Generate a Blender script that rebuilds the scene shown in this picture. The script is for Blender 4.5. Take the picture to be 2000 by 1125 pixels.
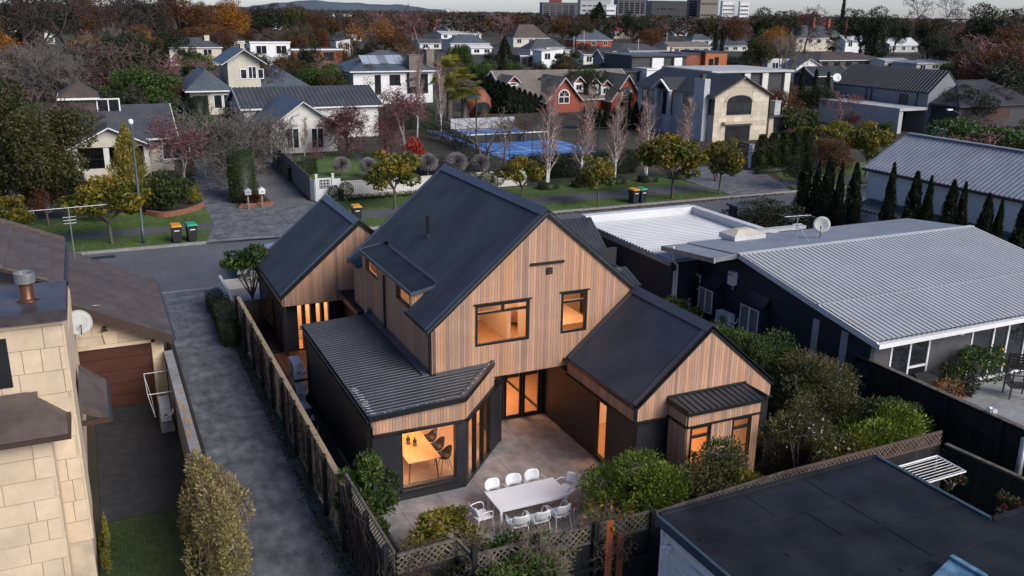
import bpy, math, random
import numpy as np
from mathutils import Matrix, Vector
random.seed(7); RG = np.random.default_rng(11)
SC = bpy.context.scene
for o in list(bpy.data.objects): bpy.data.objects.remove(o)
COL = SC.collection

# ------------------------------------------------------------------ camera
CAM = np.array([-11.94, -23.034, 13.0]); YAW, PIT, ROL = [math.radians(a) for a in (25.183, 17.085, 0.849)]; FPX = 1758.77
Fw = np.array([math.sin(YAW)*math.cos(PIT), math.cos(YAW)*math.cos(PIT), -math.sin(PIT)])
R0 = np.array([math.cos(YAW), -math.sin(YAW), 0]); U0 = np.cross(R0, Fw)
Rt = R0*math.cos(ROL)+U0*math.sin(ROL); Up = U0*math.cos(ROL)-R0*math.sin(ROL)
cd = bpy.data.cameras.new('camera'); cam = bpy.data.objects.new('camera', cd); COL.objects.link(cam)
cam.matrix_world = Matrix(((Rt[0], Up[0], -Fw[0], CAM[0]), (Rt[1], Up[1], -Fw[1], CAM[1]), (Rt[2], Up[2], -Fw[2], CAM[2]), (0, 0, 0, 1)))
cd.sensor_width = 36; cd.lens = 36*FPX/2000; cd.clip_start = 0.5; cd.clip_end = 30000
SC.camera = cam
# ------------------------------------------------------------------ sky, sun, exposure
SUN_EL, SUN_AZ = math.radians(33), math.radians(152)
w = bpy.data.worlds.new('World'); SC.world = w; w.use_nodes = True
nt = w.node_tree; bg = nt.nodes['Background']; sk = nt.nodes.new('ShaderNodeTexSky')
sk.sky_type = 'NISHITA'; sk.sun_disc = False; sk.sun_elevation = SUN_EL; sk.sun_rotation = SUN_AZ
sk.air_density = 0.7; sk.dust_density = 0.6; sk.ozone_density = 3.0; sk.altitude = 10
tint = nt.nodes.new('ShaderNodeMix'); tint.data_type = 'RGBA'; tint.blend_type = 'MULTIPLY'; tint.inputs[0].default_value = 1; tint.inputs[7].default_value = (1, .91, .95, 1); nt.links.new(sk.outputs[0], tint.inputs[6]); nt.links.new(tint.outputs[2], bg.inputs[0]); bg.inputs[1].default_value = 0.074
sl = bpy.data.lights.new('sun', 'SUN'); sl.energy = 2.1; sl.angle = math.radians(38); sl.color = (1, .95, .89)
so = bpy.data.objects.new('sun', sl); COL.objects.link(so)
sv = Vector((math.cos(SUN_EL)*math.sin(SUN_AZ), math.cos(SUN_EL)*math.cos(SUN_AZ), math.sin(SUN_EL)))
so.rotation_euler = sv.to_track_quat('Z', 'Y').to_euler(); so.location = (0, -40, 60)
SC.view_settings.view_transform = 'Standard'; SC.view_settings.look = 'None'; SC.view_settings.exposure = 1.0; SC.view_settings.gamma = 1
SC.view_settings.use_curve_mapping = False

# ------------------------------------------------------------------ pixel -> place helpers (photograph is 2000 x 1125)
def ray(x, y): return Fw+Rt*(x-1000)/FPX-Up*(y-562.5)/FPX
def gz(x, y, z=0): d = ray(x, y); return CAM+d*(z-CAM[2])/d[2]
def gy(x, y, Y): d = ray(x, y); return CAM+d*(Y-CAM[1])/d[1]
def gx(x, y, X): d = ray(x, y); return CAM+d*(X-CAM[0])/d[0]
def px_per_m(P): return FPX/float((np.array(P)-CAM)@Fw)
def hgt(P, ytop):            # height of a vertical thing standing at P whose top shows at photo row ytop
    P = np.array(P, float); lo, hi = 0., 80.
    for _ in range(40):
        m = (lo+hi)/2; d = P+np.array([0, 0, m])-CAM; y = 562.5-FPX*(d@Up)/(d@Fw)
        if y > ytop: lo = m
        else: hi = m
    return lo

# ------------------------------------------------------------------ object helpers
MATS = {}
def M(n): return MATS[n]
class MB:
    def __init__(s): s.v = []; s.f = []; s.a = []; s.m = []
    def add(s, vs, fs, a=0., m=0):
        k = len(s.v); s.v += [tuple(map(float, p)) for p in vs]
        for f in fs: s.f.append(tuple(i+k for i in f)); s.a.append(a); s.m.append(m)
        return s
    def box(s, x0, y0, z0, x1, y1, z1, a=0., m=0):
        return s.hexa([(x0, y0, z0), (x1, y0, z0), (x1, y1, z0), (x0, y1, z0)], [(x0, y0, z1), (x1, y0, z1), (x1, y1, z1), (x0, y1, z1)], a, m)
    def hexa(s, b, t, a=0., m=0):
        n = len(b); fs = [tuple(range(n-1, -1, -1)), tuple(range(n, 2*n))]+[(i, (i+1) % n, n+(i+1) % n, n+i) for i in range(n)]
        return s.add(list(b)+list(t), fs, a, m)
    def prism(s, poly, off, a=0., m=0):
        return s.hexa(poly, [tuple(np.add(p, off)) for p in poly], a, m)
    def rbox(s, c, sx, sy, sz, rz=0., a=0., m=0, z0=None):
        ca, sa = math.cos(rz), math.sin(rz); z0 = c[2] if z0 is None else z0
        q = [(c[0]+ca*x-sa*y, c[1]+sa*x+ca*y) for x, y in ((-sx/2, -sy/2), (sx/2, -sy/2), (sx/2, sy/2), (-sx/2, sy/2))]
        return s.hexa([(x, y, z0) for x, y in q], [(x, y, z0+sz) for x, y in q], a, m)
    def tube(s, p0, p1, r0, r1=None, n=8, a=0., m=0):
        r1 = r0 if r1 is None else r1; p0 = np.array(p0, float); p1 = np.array(p1, float); d = p1-p0; L = np.linalg.norm(d)
        if L < 1e-6: return s
        d /= L; u = np.cross(d, (0, 0, 1.) if abs(d[2]) < .9 else (1., 0, 0)); u /= np.linalg.norm(u); w_ = np.cross(d, u)
        c = [(math.cos(2*math.pi*i/n), math.sin(2*math.pi*i/n)) for i in range(n)]
        return s.hexa([p0+(u*x+w_*y)*r0 for x, y in c][::-1], [p1+(u*x+w_*y)*r1 for x, y in c][::-1], a, m)
    def path(s, pts, r, n=6, a=0.):
        for i in range(len(pts)-1): s.tube(pts[i], pts[i+1], r, r, n, a)
        return s
    def lathe(s, prof, c, n=14, a=0., m=0, cap=True):
        vs = []; fs = []
        for r, z in prof: vs += [(c[0]+r*math.cos(2*math.pi*i/n), c[1]+r*math.sin(2*math.pi*i/n), c[2]+z) for i in range(n)]
        for j in range(len(prof)-1): fs += [(j*n+i, j*n+(i+1) % n, (j+1)*n+(i+1) % n, (j+1)*n+i) for i in range(n)]
        if cap: fs += [tuple(range(n-1, -1, -1)), tuple((len(prof)-1)*n+i for i in range(n))]
        return s.add(vs, fs, a, m)
    def build(s, name, mat, parent=None, smooth=False, local=False):
        me = bpy.data.meshes.new(name); me.from_pydata(s.v, [], s.f)
        at = me.attributes.new('v', 'FLOAT', 'FACE'); at.data.foreach_set('value', np.array(s.a, dtype=np.float32))
        for mm in (mat if isinstance(mat, (list, tuple)) else [mat]): me.materials.append(M(mm))
        if any(s.m): me.polygons.foreach_set('material_index', s.m)
        if smooth: me.polygons.foreach_set('use_smooth', [True]*len(s.f))
        me.update()
        return link(name, me, parent, local)
def link(name, me, parent=None, local=False):
    o = bpy.data.objects.new(name, me); COL.objects.link(o)
    if parent is not None:
        o.parent = parent
        if parent.type == 'EMPTY' and not local: o.matrix_parent_inverse = parent.matrix_basis.inverted()
    return o
def tag(o, label=None, cat=None, group=None, kind=None):
    if label: o['label'] = label
    if cat: o['category'] = cat
    if group: o['group'] = group
    if kind: o['kind'] = kind
    return o
def thing(name, label, cat, loc=(0, 0, 0), rz=0., group=None, sc=1.):
    o = bpy.data.objects.new(name, None); COL.objects.link(o); o.empty_display_size = .3
    S = (sc, sc, sc) if not isinstance(sc, (tuple, list)) else sc
    o.matrix_basis = Matrix.Translation(Vector([float(c) for c in loc])) @ Matrix.Rotation(rz, 4, 'Z') @ Matrix.Diagonal((*S, 1))
    return tag(o, label, cat, group)
def copy_tree(o, parent=None):
    c = o.copy(); COL.objects.link(c); c.parent = parent
    for ch in o.children: copy_tree(ch, c)
    return c
def place(o, loc, rz=0., sc=1.):
    S = (sc, sc, sc) if not isinstance(sc, (tuple, list)) else sc
    o.matrix_basis = Matrix.Translation(Vector([float(c) for c in loc])) @ Matrix.Rotation(rz, 4, 'Z') @ Matrix.Diagonal((*S, 1)); return o
PROTO = {}
def inst(key, make, loc, rz=0., sc=1., label=None, group=None, cat=None):
    """first use builds the thing; later uses copy it with all its parts"""
    if key not in PROTO: o = make(); PROTO[key] = o
    else: o = copy_tree(PROTO[key])
    place(o, loc, rz, sc)
    if 'group' in o and not group: del o['group']
    return tag(o, label, cat, group)

# ------------------------------------------------------------------ materials
def mat(name, col, rough=.7, var=0.15, scale=3., bump=0., bscale=30., metal=0., spec=.5, stretch=(1, 1, 1), col2=None, attr=None, coat=0., trans=0., detail=4., dirt=0., dscale=.6):
    m = bpy.data.materials.new(name); m.use_nodes = True; N = m.node_tree.nodes; L = m.node_tree.links; b = N['Principled BSDF']
    b.inputs['Roughness'].default_value = rough; b.inputs['Metallic'].default_value = metal; b.inputs['Specular IOR Level'].default_value = spec
    b.inputs['Coat Weight'].default_value = coat
    tc = N.new('ShaderNodeTexCoord'); mp = N.new('ShaderNodeMapping'); mp.inputs['Scale'].default_value = stretch; L.new(tc.outputs['Object'], mp.inputs[0])
    no = N.new('ShaderNodeTexNoise'); no.inputs['Scale'].default_value = scale; no.inputs['Detail'].default_value = detail; L.new(mp.outputs[0], no.inputs[0])
    ra = N.new('ShaderNodeValToRGB'); c2 = col2 or tuple(c*(1+var) for c in col); c1 = tuple(c*(1-var) for c in col) if not col2 else col
    ra.color_ramp.elements[0].position = .35; ra.color_ramp.elements[1].position = .65
    ra.color_ramp.elements[0].color = (*c1, 1); ra.color_ramp.elements[1].color = (*c2, 1); L.new(no.outputs['Fac'], ra.inputs[0]); out = ra.outputs[0]
    if attr:                      # list of colours picked by the per-piece attribute v
        an = N.new('ShaderNodeAttribute'); an.attribute_name = 'v'; r2 = N.new('ShaderNodeValToRGB'); cr = r2.color_ramp
        while len(cr.elements) < len(attr): cr.elements.new(.5)
        for i, c in enumerate(attr): cr.elements[i].position = i/(len(attr)-1); cr.elements[i].color = (*c, 1)
        L.new(an.outputs['Fac'], r2.inputs[0]); mx = N.new('ShaderNodeMix'); mx.data_type = 'RGBA'; mx.blend_type = 'MULTIPLY'; mx.inputs[0].default_value = 1
        L.new(r2.outputs[0], mx.inputs[6]); g = N.new('ShaderNodeMapRange'); g.inputs[3].default_value = 1-var; g.inputs[4].default_value = 1+var; L.new(no.outputs['Fac'], g.inputs[0])
        L.new(g.outputs[0], mx.inputs[7]); out = mx.outputs[2]
    if dirt:
        n2 = N.new('ShaderNodeTexNoise'); n2.inputs['Scale'].default_value = dscale; n2.inputs['Detail'].default_value = 6; n2.inputs['Roughness'].default_value = .65; L.new(tc.outputs['Object'], n2.inputs[0])
        g2 = N.new('ShaderNodeMapRange'); g2.inputs[1].default_value = .35; g2.inputs[2].default_value = .65; g2.inputs[3].default_value = 1-dirt; g2.inputs[4].default_value = 1+dirt*.5; L.new(n2.outputs['Fac'], g2.inputs[0])
        m2 = N.new('ShaderNodeMix'); m2.data_type = 'RGBA'; m2.blend_type = 'MULTIPLY'; m2.inputs[0].default_value = 1; L.new(out, m2.inputs[6]); L.new(g2.outputs[0], m2.inputs[7]); out = m2.outputs[2]
    L.new(out, b.inputs['Base Color'])
    if bump:
        nb = N.new('ShaderNodeTexNoise'); nb.inputs['Scale'].default_value = bscale; nb.inputs['Detail'].default_value = 5; L.new(mp.outputs[0], nb.inputs[0])
        bp = N.new('ShaderNodeBump'); bp.inputs['Strength'].default_value = bump; bp.inputs['Distance'].default_value = .02; L.new(nb.outputs['Fac'], bp.inputs['Height']); L.new(bp.outputs[0], b.inputs['Normal'])
    if trans:
        ts = N.new('ShaderNodeBsdfTranslucent'); ms = N.new('ShaderNodeMixShader'); ms.inputs[0].default_value = trans; L.new(out, ts.inputs[0])
        L.new(b.outputs[0], ms.inputs[1]); L.new(ts.outputs[0], ms.inputs[2]); L.new(ms.outputs[0], N['Material Output'].inputs[0])
    MATS[name] = m; return m
def glass(name, tint=(1, 1, 1), k=1.):
    m = bpy.data.materials.new(name); m.use_nodes = True; N = m.node_tree.nodes; L = m.node_tree.links; N.remove(N['Principled BSDF'])
    t = N.new('ShaderNodeBsdfTransparent'); t.inputs[0].default_value = (*tint, 1); g = N.new('ShaderNodeBsdfGlossy'); g.inputs['Roughness'].default_value = .02
    fr = N.new('ShaderNodeFresnel'); fr.inputs[0].default_value = 1.45; ge = N.new('ShaderNodeNewGeometry'); mu = N.new('ShaderNodeMath'); mu.operation = 'MULTIPLY_ADD'; mu.inputs[1].default_value = -1; mu.inputs[2].default_value = 1; L.new(ge.outputs['Backfacing'], mu.inputs[0]); mm = N.new('ShaderNodeMath'); mm.operation = 'MULTIPLY'; L.new(fr.outputs[0], mm.inputs[0]); L.new(mu.outputs[0], mm.inputs[1]); x = N.new('ShaderNodeMixShader'); L.new(mm.outputs[0], x.inputs[0]); L.new(t.outputs[0], x.inputs[1]); L.new(g.outputs[0], x.inputs[2])
    L.new(x.outputs[0], N['Material Output'].inputs[0]); MATS[name] = m
def flat(n, c, r=.6, **k): mat(n, c, r, var=k.pop('var', .06), **k)

mat('cedar', (.3, .2, .13), .62, var=.22, scale=5., stretch=(9, 9, .55), bump=.25, bscale=18, spec=.3,
    attr=[(.28, .18, .13), (.39, .235, .16), (.49, .295, .20), (.36, .23, .165), (.54, .31, .19), (.48, .255, .14), (.32, .21, .16)], detail=6, dirt=.12, dscale=.9)
mat('cedar_dark', (.13, .075, .052), .9)
mat('roof_black', (.052, .061, .078), .40, var=.10, scale=1.2, spec=.5, metal=.15, dirt=.22, dscale=.7)
mat('roof_trim', (.062, .072, .09), .36, var=.1, spec=.55)
mat('roof_low', (.034, .038, .046), .45, var=.16, scale=1.4, spec=.5, metal=.0, dirt=.3, dscale=.8)
mat('membrane', (.013, .014, .016), .5, var=.4, scale=1.2, spec=.3, dirt=.35, dscale=.8)
mat('black_paint', (.017, .018, .022), .5, var=.12, scale=2, bump=.08, bscale=60, dirt=.25)
mat('black_frame', (.010, .011, .012), .38, var=.05)
mat('int_white', (.68, .60, .52), .8, var=.02)
mat('int_floor', (.50, .31, .18), .5, var=.12, scale=4, stretch=(1, 8, 1))
mat('int_wood', (.62, .40, .17), .4, var=.06, scale=2, stretch=(6, 1, 1))
mat('int_dark', (.05, .035, .03), .45)
mat('int_cream', (.72, .56, .42), .85, var=.04)
glass('glass'); mat('glass_dark', (.018, .02, .024), .06, var=.3, scale=.8, spec=.8); mat('glass_curtain', (.20, .19, .18), .12, var=.4, scale=3, stretch=(9, 9, .2), spec=.7)
mat('white_paint', (.72, .72, .71), .45, var=.05, scale=6, dirt=.06); mat('white_plastic', (.78, .79, .80), .38, var=.02)
mat('offwhite', (.62, .60, .55), .7, var=.06, bump=.05, dirt=.08); mat('cream_wall', (.55, .50, .41), .75, var=.06, dirt=.1)
mat('weatherboard', (.50, .47, .38), .6, var=.04, dirt=.1); mat('patio', (.29, .272, .265), .75, var=.14, scale=2.2, bump=.1, bscale=90, dirt=.2, dscale=1.1)
mat('asphalt', (.135, .14, .150), .72, var=.26, scale=2.4, bump=.3, bscale=130, dirt=.45, dscale=1.15, stretch=(1.6, .8, 1), detail=9); mat('road', (.108, .114, .126), .8, var=.2, scale=14, bump=.3, bscale=150, dirt=.22, dscale=.2)
mat('asphalt_dark', (.030, .031, .033), .85, var=.2, scale=4, bump=.2, bscale=90, dirt=.3, dscale=.5); mat('gravel', (.13, .13, .135), .95, var=.3, scale=40, bump=.5, bscale=120, dirt=.25, dscale=.35)
mat('concrete', (.25, .25, .255), .85, var=.12, scale=5, bump=.12, bscale=80, dirt=.25, dscale=.6); mat('kerb', (.24, .235, .225), .85, var=.15, scale=6, dirt=.2)
mat('footpath', (.082, .084, .090), .9, var=.2, scale=9, bump=.2, bscale=120, dirt=.2)
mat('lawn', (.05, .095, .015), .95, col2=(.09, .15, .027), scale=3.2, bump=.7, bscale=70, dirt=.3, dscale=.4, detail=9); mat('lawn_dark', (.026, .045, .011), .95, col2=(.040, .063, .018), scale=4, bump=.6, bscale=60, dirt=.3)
mat('soil', (.035, .028, .022), .95, var=.4, scale=7, bump=.6, bscale=30, dirt=.4); mat('garden', (.026, .030, .016), .95, col2=(.055, .042, .026), scale=.22, bump=.6, bscale=4, dirt=.4, dscale=.05, detail=9)
mat('bark', (.095, .078, .062), .9, var=.3, scale=8, stretch=(3, 3, .6)); mat('bark_grey', (.17, .155, .14), .9, var=.3, scale=8); mat('bark_white', (.60, .57, .54), .8, var=.22, scale=7)
mat('twig_brown', (.085, .058, .046), .9, var=.2); mat('twig_red', (.21, .10, .10), .9, var=.2); mat('twig_grey', (.13, .115, .10), .9, var=.2); mat('twig_pale', (.27, .245, .245), .9, var=.2); mat('twig_tan', (.21, .165, .12), .9, var=.25); mat('twig_birch', (.30, .20, .165), .9, var=.2); mat('twig_dusk', (.05, .033, .031), .9, var=.2)
def leafmat(n, cols, rough=.5, tr=.25): mat(n, cols[0], rough, var=.18, scale=1.3, attr=cols, trans=tr, spec=.35)
leafmat('lf_magnolia', [(.035, .045, .010), (.065, .080, .014), (.115, .115, .016), (.20, .155, .016), (.29, .185, .015)])
leafmat('lf_dark', [(.012, .019, .008), (.019, .028, .011), (.028, .035, .013), (.040, .039, .015)])
leafmat('lf_olive', [(.030, .038, .014), (.052, .058, .018), (.080, .074, .023), (.050, .046, .020)])
leafmat('lf_green', [(.020, .044, .010), (.034, .070, .014), (.060, .105, .020), (.105, .145, .028)])
leafmat('lf_bright', [(.033, .065, .010), (.075, .12, .015), (.145, .19, .022), (.21, .24, .03)])
leafmat('lf_yellowgreen', [(.06, .07, .012), (.115, .125, .016), (.20, .18, .02), (.26, .20, .022)])
leafmat('lf_gold', [(.18, .15, .028), (.31, .255, .055), (.40, .34, .09), (.26, .22, .045)])
leafmat('lf_orange', [(.12, .042, .010), (.20, .072, .012), (.31, .135, .014), (.37, .19, .018)])
leafmat('lf_rust', [(.06, .026, .012), (.10, .042, .016), (.14, .06, .02), (.055, .03, .016)])
leafmat('lf_red', [(.20, .022, .014), (.34, .035, .02), (.42, .065, .03), (.17, .02, .02)])
leafmat('lf_wine', [(.06, .018, .022), (.10, .03, .034), (.13, .05, .05), (.05, .02, .02)])
leafmat('lf_variegated', [(.09, .085, .03), (.19, .165, .055), (.31, .25, .09), (.17, .125, .085), (.42, .34, .13)])
leafmat('lf_bronze', [(.036, .056, .016), (.07, .085, .024), (.14, .115, .05), (.09, .10, .03)])
leafmat('lf_cypress', [(.012, .020, .010), (.018, .029, .012), (.027, .038, .014), (.042, .045, .014)], .6)
leafmat('lf_hedge', [(.020, .033, .010), (.032, .050, .012), (.05, .066, .015), (.068, .078, .016)])
leafmat('lf_grass', [(.03, .06, .012), (.05, .095, .018), (.075, .12, .025)])
mat('flower_white', (.75, .73, .66), .7); mat('flower_red', (.42, .012, .05), .6); mat('flower_pink', (.5, .05, .16), .6); mat('fruit', (.62, .33, .02), .4)
mat('stone', (.56, .43, .28), .8, var=.09, scale=5, bump=.12, bscale=40, attr=[(.57, .45, .31), (.60, .475, .33), (.63, .50, .35), (.58, .46, .32)], dirt=.16, dscale=.9); mat('lichen', (.33, .215, .13), .9, var=.35, scale=14); mat('mortar', (.46, .375, .275), .9)
mat('brown_roof', (.095, .072, .060), .6, var=.12, scale=3, dirt=.28, dscale=1.); mat('brown_trim', (.050, .030, .022), .5, var=.1); mat('brown_slab', (.055, .048, .052), .4, var=.25, scale=2.5, dirt=.3, dscale=1.4); mat('brown_door', (.062, .022, .014), .45, var=.12, scale=1, stretch=(1, 1, 5))
mat('navy', (.019, .026, .042), .55, var=.2, scale=2.5, bump=.15, bscale=50, dirt=.25); mat('grey_wall', (.075, .073, .078), .7, var=.1); mat('white_roof', (.39, .405, .41), .5, var=.06, scale=6, stretch=(4, .4, 1), dirt=.07, dscale=.5); mat('white_roof2', (.56, .565, .565), .5, var=.06, scale=5, stretch=(.4, 4, 1), dirt=.10, dscale=.4); mat('grey_roof', (.27, .285, .315), .5, var=.07, scale=3, dirt=.12)
mat('fence_tan', (.26, .205, .135), .85, var=.3, scale=6, stretch=(8, 8, .6), bump=.2, bscale=20, attr=[(.36, .27, .165), (.48, .365, .225), (.58, .455, .29), (.42, .33, .22)]); mat('fence_black', (.014, .014, .015), .7, var=.5, scale=5, stretch=(6, 6, .7), bump=.3, bscale=20, attr=[(.008, .008, .009), (.013, .013, .014), (.02, .019, .018)])
mat('fence_cap', (.10, .085, .07), .85, var=.4, scale=6, bump=.3, bscale=20); mat('lattice', (.20, .175, .14), .85, var=.3, scale=9, attr=[(.10, .085, .065), (.15, .13, .10), (.20, .18, .15)]); mat('lattice_brown', (.115, .075, .06), .85, var=.3, scale=9, attr=[(.09, .058, .047), (.125, .082, .066), (.15, .11, .09)])
mat('new_board', (.30, .075, .028), .6, var=.25, scale=6, stretch=(8, 8, .5)); mat('deck', (.16, .052, .030), .5, var=.2, scale=6, stretch=(8, .6, 8), attr=[(.12, .04, .024), (.17, .055, .03), (.21, .072, .04)]); mat('grey_timber', (.17, .175, .18), .85, var=.25, scale=7, stretch=(8, 8, .6), attr=[(.12, .125, .13), (.17, .175, .18), (.22, .22, .22)])
mat('metal', (.32, .33, .34), .4, var=.15, metal=.6); mat('metal_dark', (.05, .052, .055), .4, metal=.4); mat('copper', (.16, .07, .04), .35, metal=.6, var=.3); mat('dish', (.34, .35, .33), .5, var=.06); mat('aircon', (.58, .59, .60), .5, var=.04, dirt=.08); mat('aircon_dark', (.10, .105, .11), .6)
mat('bin', (.018, .019, .022), .45); mat('bin_yellow', (.62, .27, .01), .45); mat('bin_green', (.03, .30, .16), .45); mat('bin_red', (.32, .03, .02), .45); mat('print_white', (.7, .7, .7), .5); mat('post_blue', (.05, .08, .085), .5, var=.1); mat('car_silver', (.33, .36, .39), .25, var=.03, coat=.8, metal=.4); mat('car_dark', (.03, .033, .04), .2, coat=.8); mat('rubber', (.012, .012, .012), .8)
mat('tile_grey', (.065, .068, .075), .6, var=.12, scale=4, dirt=.25, dscale=.5); mat('tile_blue', (.072, .088, .105), .5, var=.1, scale=3, dirt=.2, dscale=.5); mat('tile_dark', (.035, .036, .040), .55, var=.15, dirt=.2, dscale=.4); mat('tile_tan', (.165, .14, .112), .75, var=.15, scale=3, dirt=.22, dscale=.5); mat('tile_brown', (.075, .058, .046), .7, var=.15, dirt=.2, dscale=.4); mat('tile_red', (.26, .02, .02), .6, var=.1); mat('brick_red', (.27, .058, .034), .8, var=.18, scale=9, dirt=.12); mat('brick_edge', (.24, .10, .06), .85, var=.25, scale=12); mat('rust_panel', (.22, .06, .026), .6, var=.22, scale=2, dirt=.2); mat('orange_timber', (.34, .105, .032), .6, var=.15, scale=4, stretch=(8, 8, .6))
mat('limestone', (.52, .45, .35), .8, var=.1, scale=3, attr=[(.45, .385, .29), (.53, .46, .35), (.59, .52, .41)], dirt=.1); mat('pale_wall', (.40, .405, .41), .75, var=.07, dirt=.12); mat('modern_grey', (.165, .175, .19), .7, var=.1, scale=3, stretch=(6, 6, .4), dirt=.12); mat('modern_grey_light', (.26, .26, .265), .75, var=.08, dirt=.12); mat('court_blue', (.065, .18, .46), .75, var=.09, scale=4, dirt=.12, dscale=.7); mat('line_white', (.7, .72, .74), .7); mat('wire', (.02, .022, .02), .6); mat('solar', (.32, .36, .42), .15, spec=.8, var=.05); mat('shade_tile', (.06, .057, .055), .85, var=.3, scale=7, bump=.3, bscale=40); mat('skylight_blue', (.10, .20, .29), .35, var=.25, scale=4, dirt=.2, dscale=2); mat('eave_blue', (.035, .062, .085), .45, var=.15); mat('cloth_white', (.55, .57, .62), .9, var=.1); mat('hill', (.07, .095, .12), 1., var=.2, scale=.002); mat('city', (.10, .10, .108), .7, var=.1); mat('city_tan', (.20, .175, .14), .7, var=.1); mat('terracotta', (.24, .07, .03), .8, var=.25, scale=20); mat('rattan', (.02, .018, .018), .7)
# ================================================================== the setting
def sheet(name, pts, mat_, z, kind='structure', parent=None):
    mb = MB(); mb.add([(p[0], p[1], z) for p in pts], [tuple(range(len(pts)))]); o = mb.build(name, mat_, parent)
    return tag(o, kind=kind) if parent is None else o
def rect(x0, y0, x1, y1): return [(x0, y0), (x1, y0), (x1, y1), (x0, y1)]
def pix(*ps): return [tuple(gz(*p)[:2]) for p in ps]
g = MB(); FARD = 9000
g.add([(-FARD, -200, -.012), (FARD, -200, -.012), (FARD, 20.8, -.012), (-FARD, 20.8, -.012)], [(0, 1, 2, 3)]); g.add([(-FARD, 30.3, -.012), (FARD, 30.3, -.012), (FARD, FARD, -.012), (-FARD, FARD, -.012)], [(0, 1, 2, 3)])
tag(g.build('ground', 'garden'), kind='structure')
sheet('road', rect(-300, 20.6, 400, 30.5), 'road', -.12)
for nm, y0, y1 in (('kerb_near', 20.72, 20.9), ('kerb_far', 30.18, 30.38)):
    for i in range(44):
        k = MB(); x = -44+i*2.4; k.box(x, y0, -.2, x+2.385, y1, .012+random.uniform(-.006, .006)); tag(k.build('kerb', 'kerb'), kind='structure')
for (x0, y0, x1, y1, m_) in ((-13.5, 23.2, -11.6, 24.4, 'asphalt_dark'), (-4.6, 26.2, -1.2, 27.3, 'footpath'), (9, 24, 13.5, 25.0, 'footpath'), (20, 26.5, 24, 28.2, 'footpath'), (-30, 25.30, 60, 25.36, 'footpath'), (-12.6, 28.9, -11.4, 29.5, 'bin')): sheet('road_patch', rect(x0, y0, x1, y1), m_, -.116)
mc = tag(MB().lathe([(.34, 0), (.34, .01)], (2.5, 27.4, -.118), 20).build('manhole_cover', 'metal_dark'), 'round dark manhole cover in the street', 'manhole')
sheet('lane', [(-9.85, -9), (-7.22, -9), (-7.2, 19), (-6.6, 20.72), (-10.6, 20.72), (-9.75, 18.5)], 'asphalt', .004)
sheet('near_pavement', rect(-9.6, 20.62, -6.9, 20.74), 'concrete', .02)
sheet('driveway_pad', rect(-6.9, 15.6, 3, 20.72), 'concrete', .004)
sheet('verge_lawn', rect(-44, 30.38, -4.6, 33.35), 'lawn', .006); sheet('front_lawn', rect(-44, 35.15, -4.6, 40), 'lawn', .006); sheet('footpath', rect(-44, 33.35, -4.6, 35.15), 'footpath', .008)
sheet('verge_lawn', rect(2.6, 30.38, 31.3, 32.75), 'lawn', .006); sheet('footpath', rect(2.2, 32.75, 33.5, 35.2), 'footpath', .008); sheet('front_lawn', rect(2.6, 35.2, 31.5, 39.2), 'lawn', .006)
sheet('driveway', pix((404, 474), (640, 456), (645, 420), (618, 395), (500, 395), (474, 345), (452, 300), (385, 296), (376, 340), (398, 400), (418, 440)), 'asphalt', .012)
sheet('gravel_drive', pix((500, 412), (618, 396), (600, 392), (535, 318), (505, 285), (488, 290), (500, 350), (520, 395)), 'gravel', .016)
sheet('garden_lawn', pix((588, 352), (740, 345), (800, 320), (735, 296), (640, 297), (580, 305)), 'lawn', .01)
sheet('garden_path', pix((716, 348), (738, 346), (728, 322), (700, 300), (690, 302), (712, 325)), 'gravel', .016)
sheet('driveway', [(31.4, 30.3), (36.9, 30.3), (38.5, 33), (41.5, 40.5), (35, 43), (31.8, 37)], 'asphalt', .012)
sheet('right_lawn', [(37.4, 30.38), (48, 30.38), (55, 39), (42.5, 39.4)], 'lawn', .006); sheet('footpath', [(37.9, 31.8), (60, 31.8), (60, 33.8), (39, 33.8)], 'footpath', .012)
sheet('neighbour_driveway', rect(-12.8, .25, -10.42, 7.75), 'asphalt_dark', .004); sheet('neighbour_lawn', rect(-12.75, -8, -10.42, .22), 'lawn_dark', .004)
sheet('garden_bed', rect(-7.1, -7.4, -6.05, 15), 'soil', .002); sheet('garden_bed', rect(.9, -7.4, 11.2, -3.9), 'soil', .002)
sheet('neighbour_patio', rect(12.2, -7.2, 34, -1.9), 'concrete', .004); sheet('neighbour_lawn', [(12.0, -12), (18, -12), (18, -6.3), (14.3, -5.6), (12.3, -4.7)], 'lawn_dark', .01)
# patio slabs, each its own piece of the patio
pat = tag(MB().box(-6.05, -7.2, -.1, 1.2, 1.9, -.006).build('patio', 'concrete'), kind='structure')
sx, sy = 1.2, 1.2
for i in range(7):
    for j in range(8):
        x0 = -6.6+i*sx; y0 = -7.2+j*sy+(.6 if i % 2 else 0)
        x1 = min(x0+sx, 1.15); y1 = min(y0+sy, 1.78); x0 = max(x0, -6.02); y0 = max(y0, -7.2)
        if x1-x0 > .1 and y1-y0 > .1: MB().box(x0+.005, y0+.005, -.03, x1-.005, y1-.005, .012+random.uniform(0, .002)).build('paving_slab', 'patio', pat)

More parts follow.
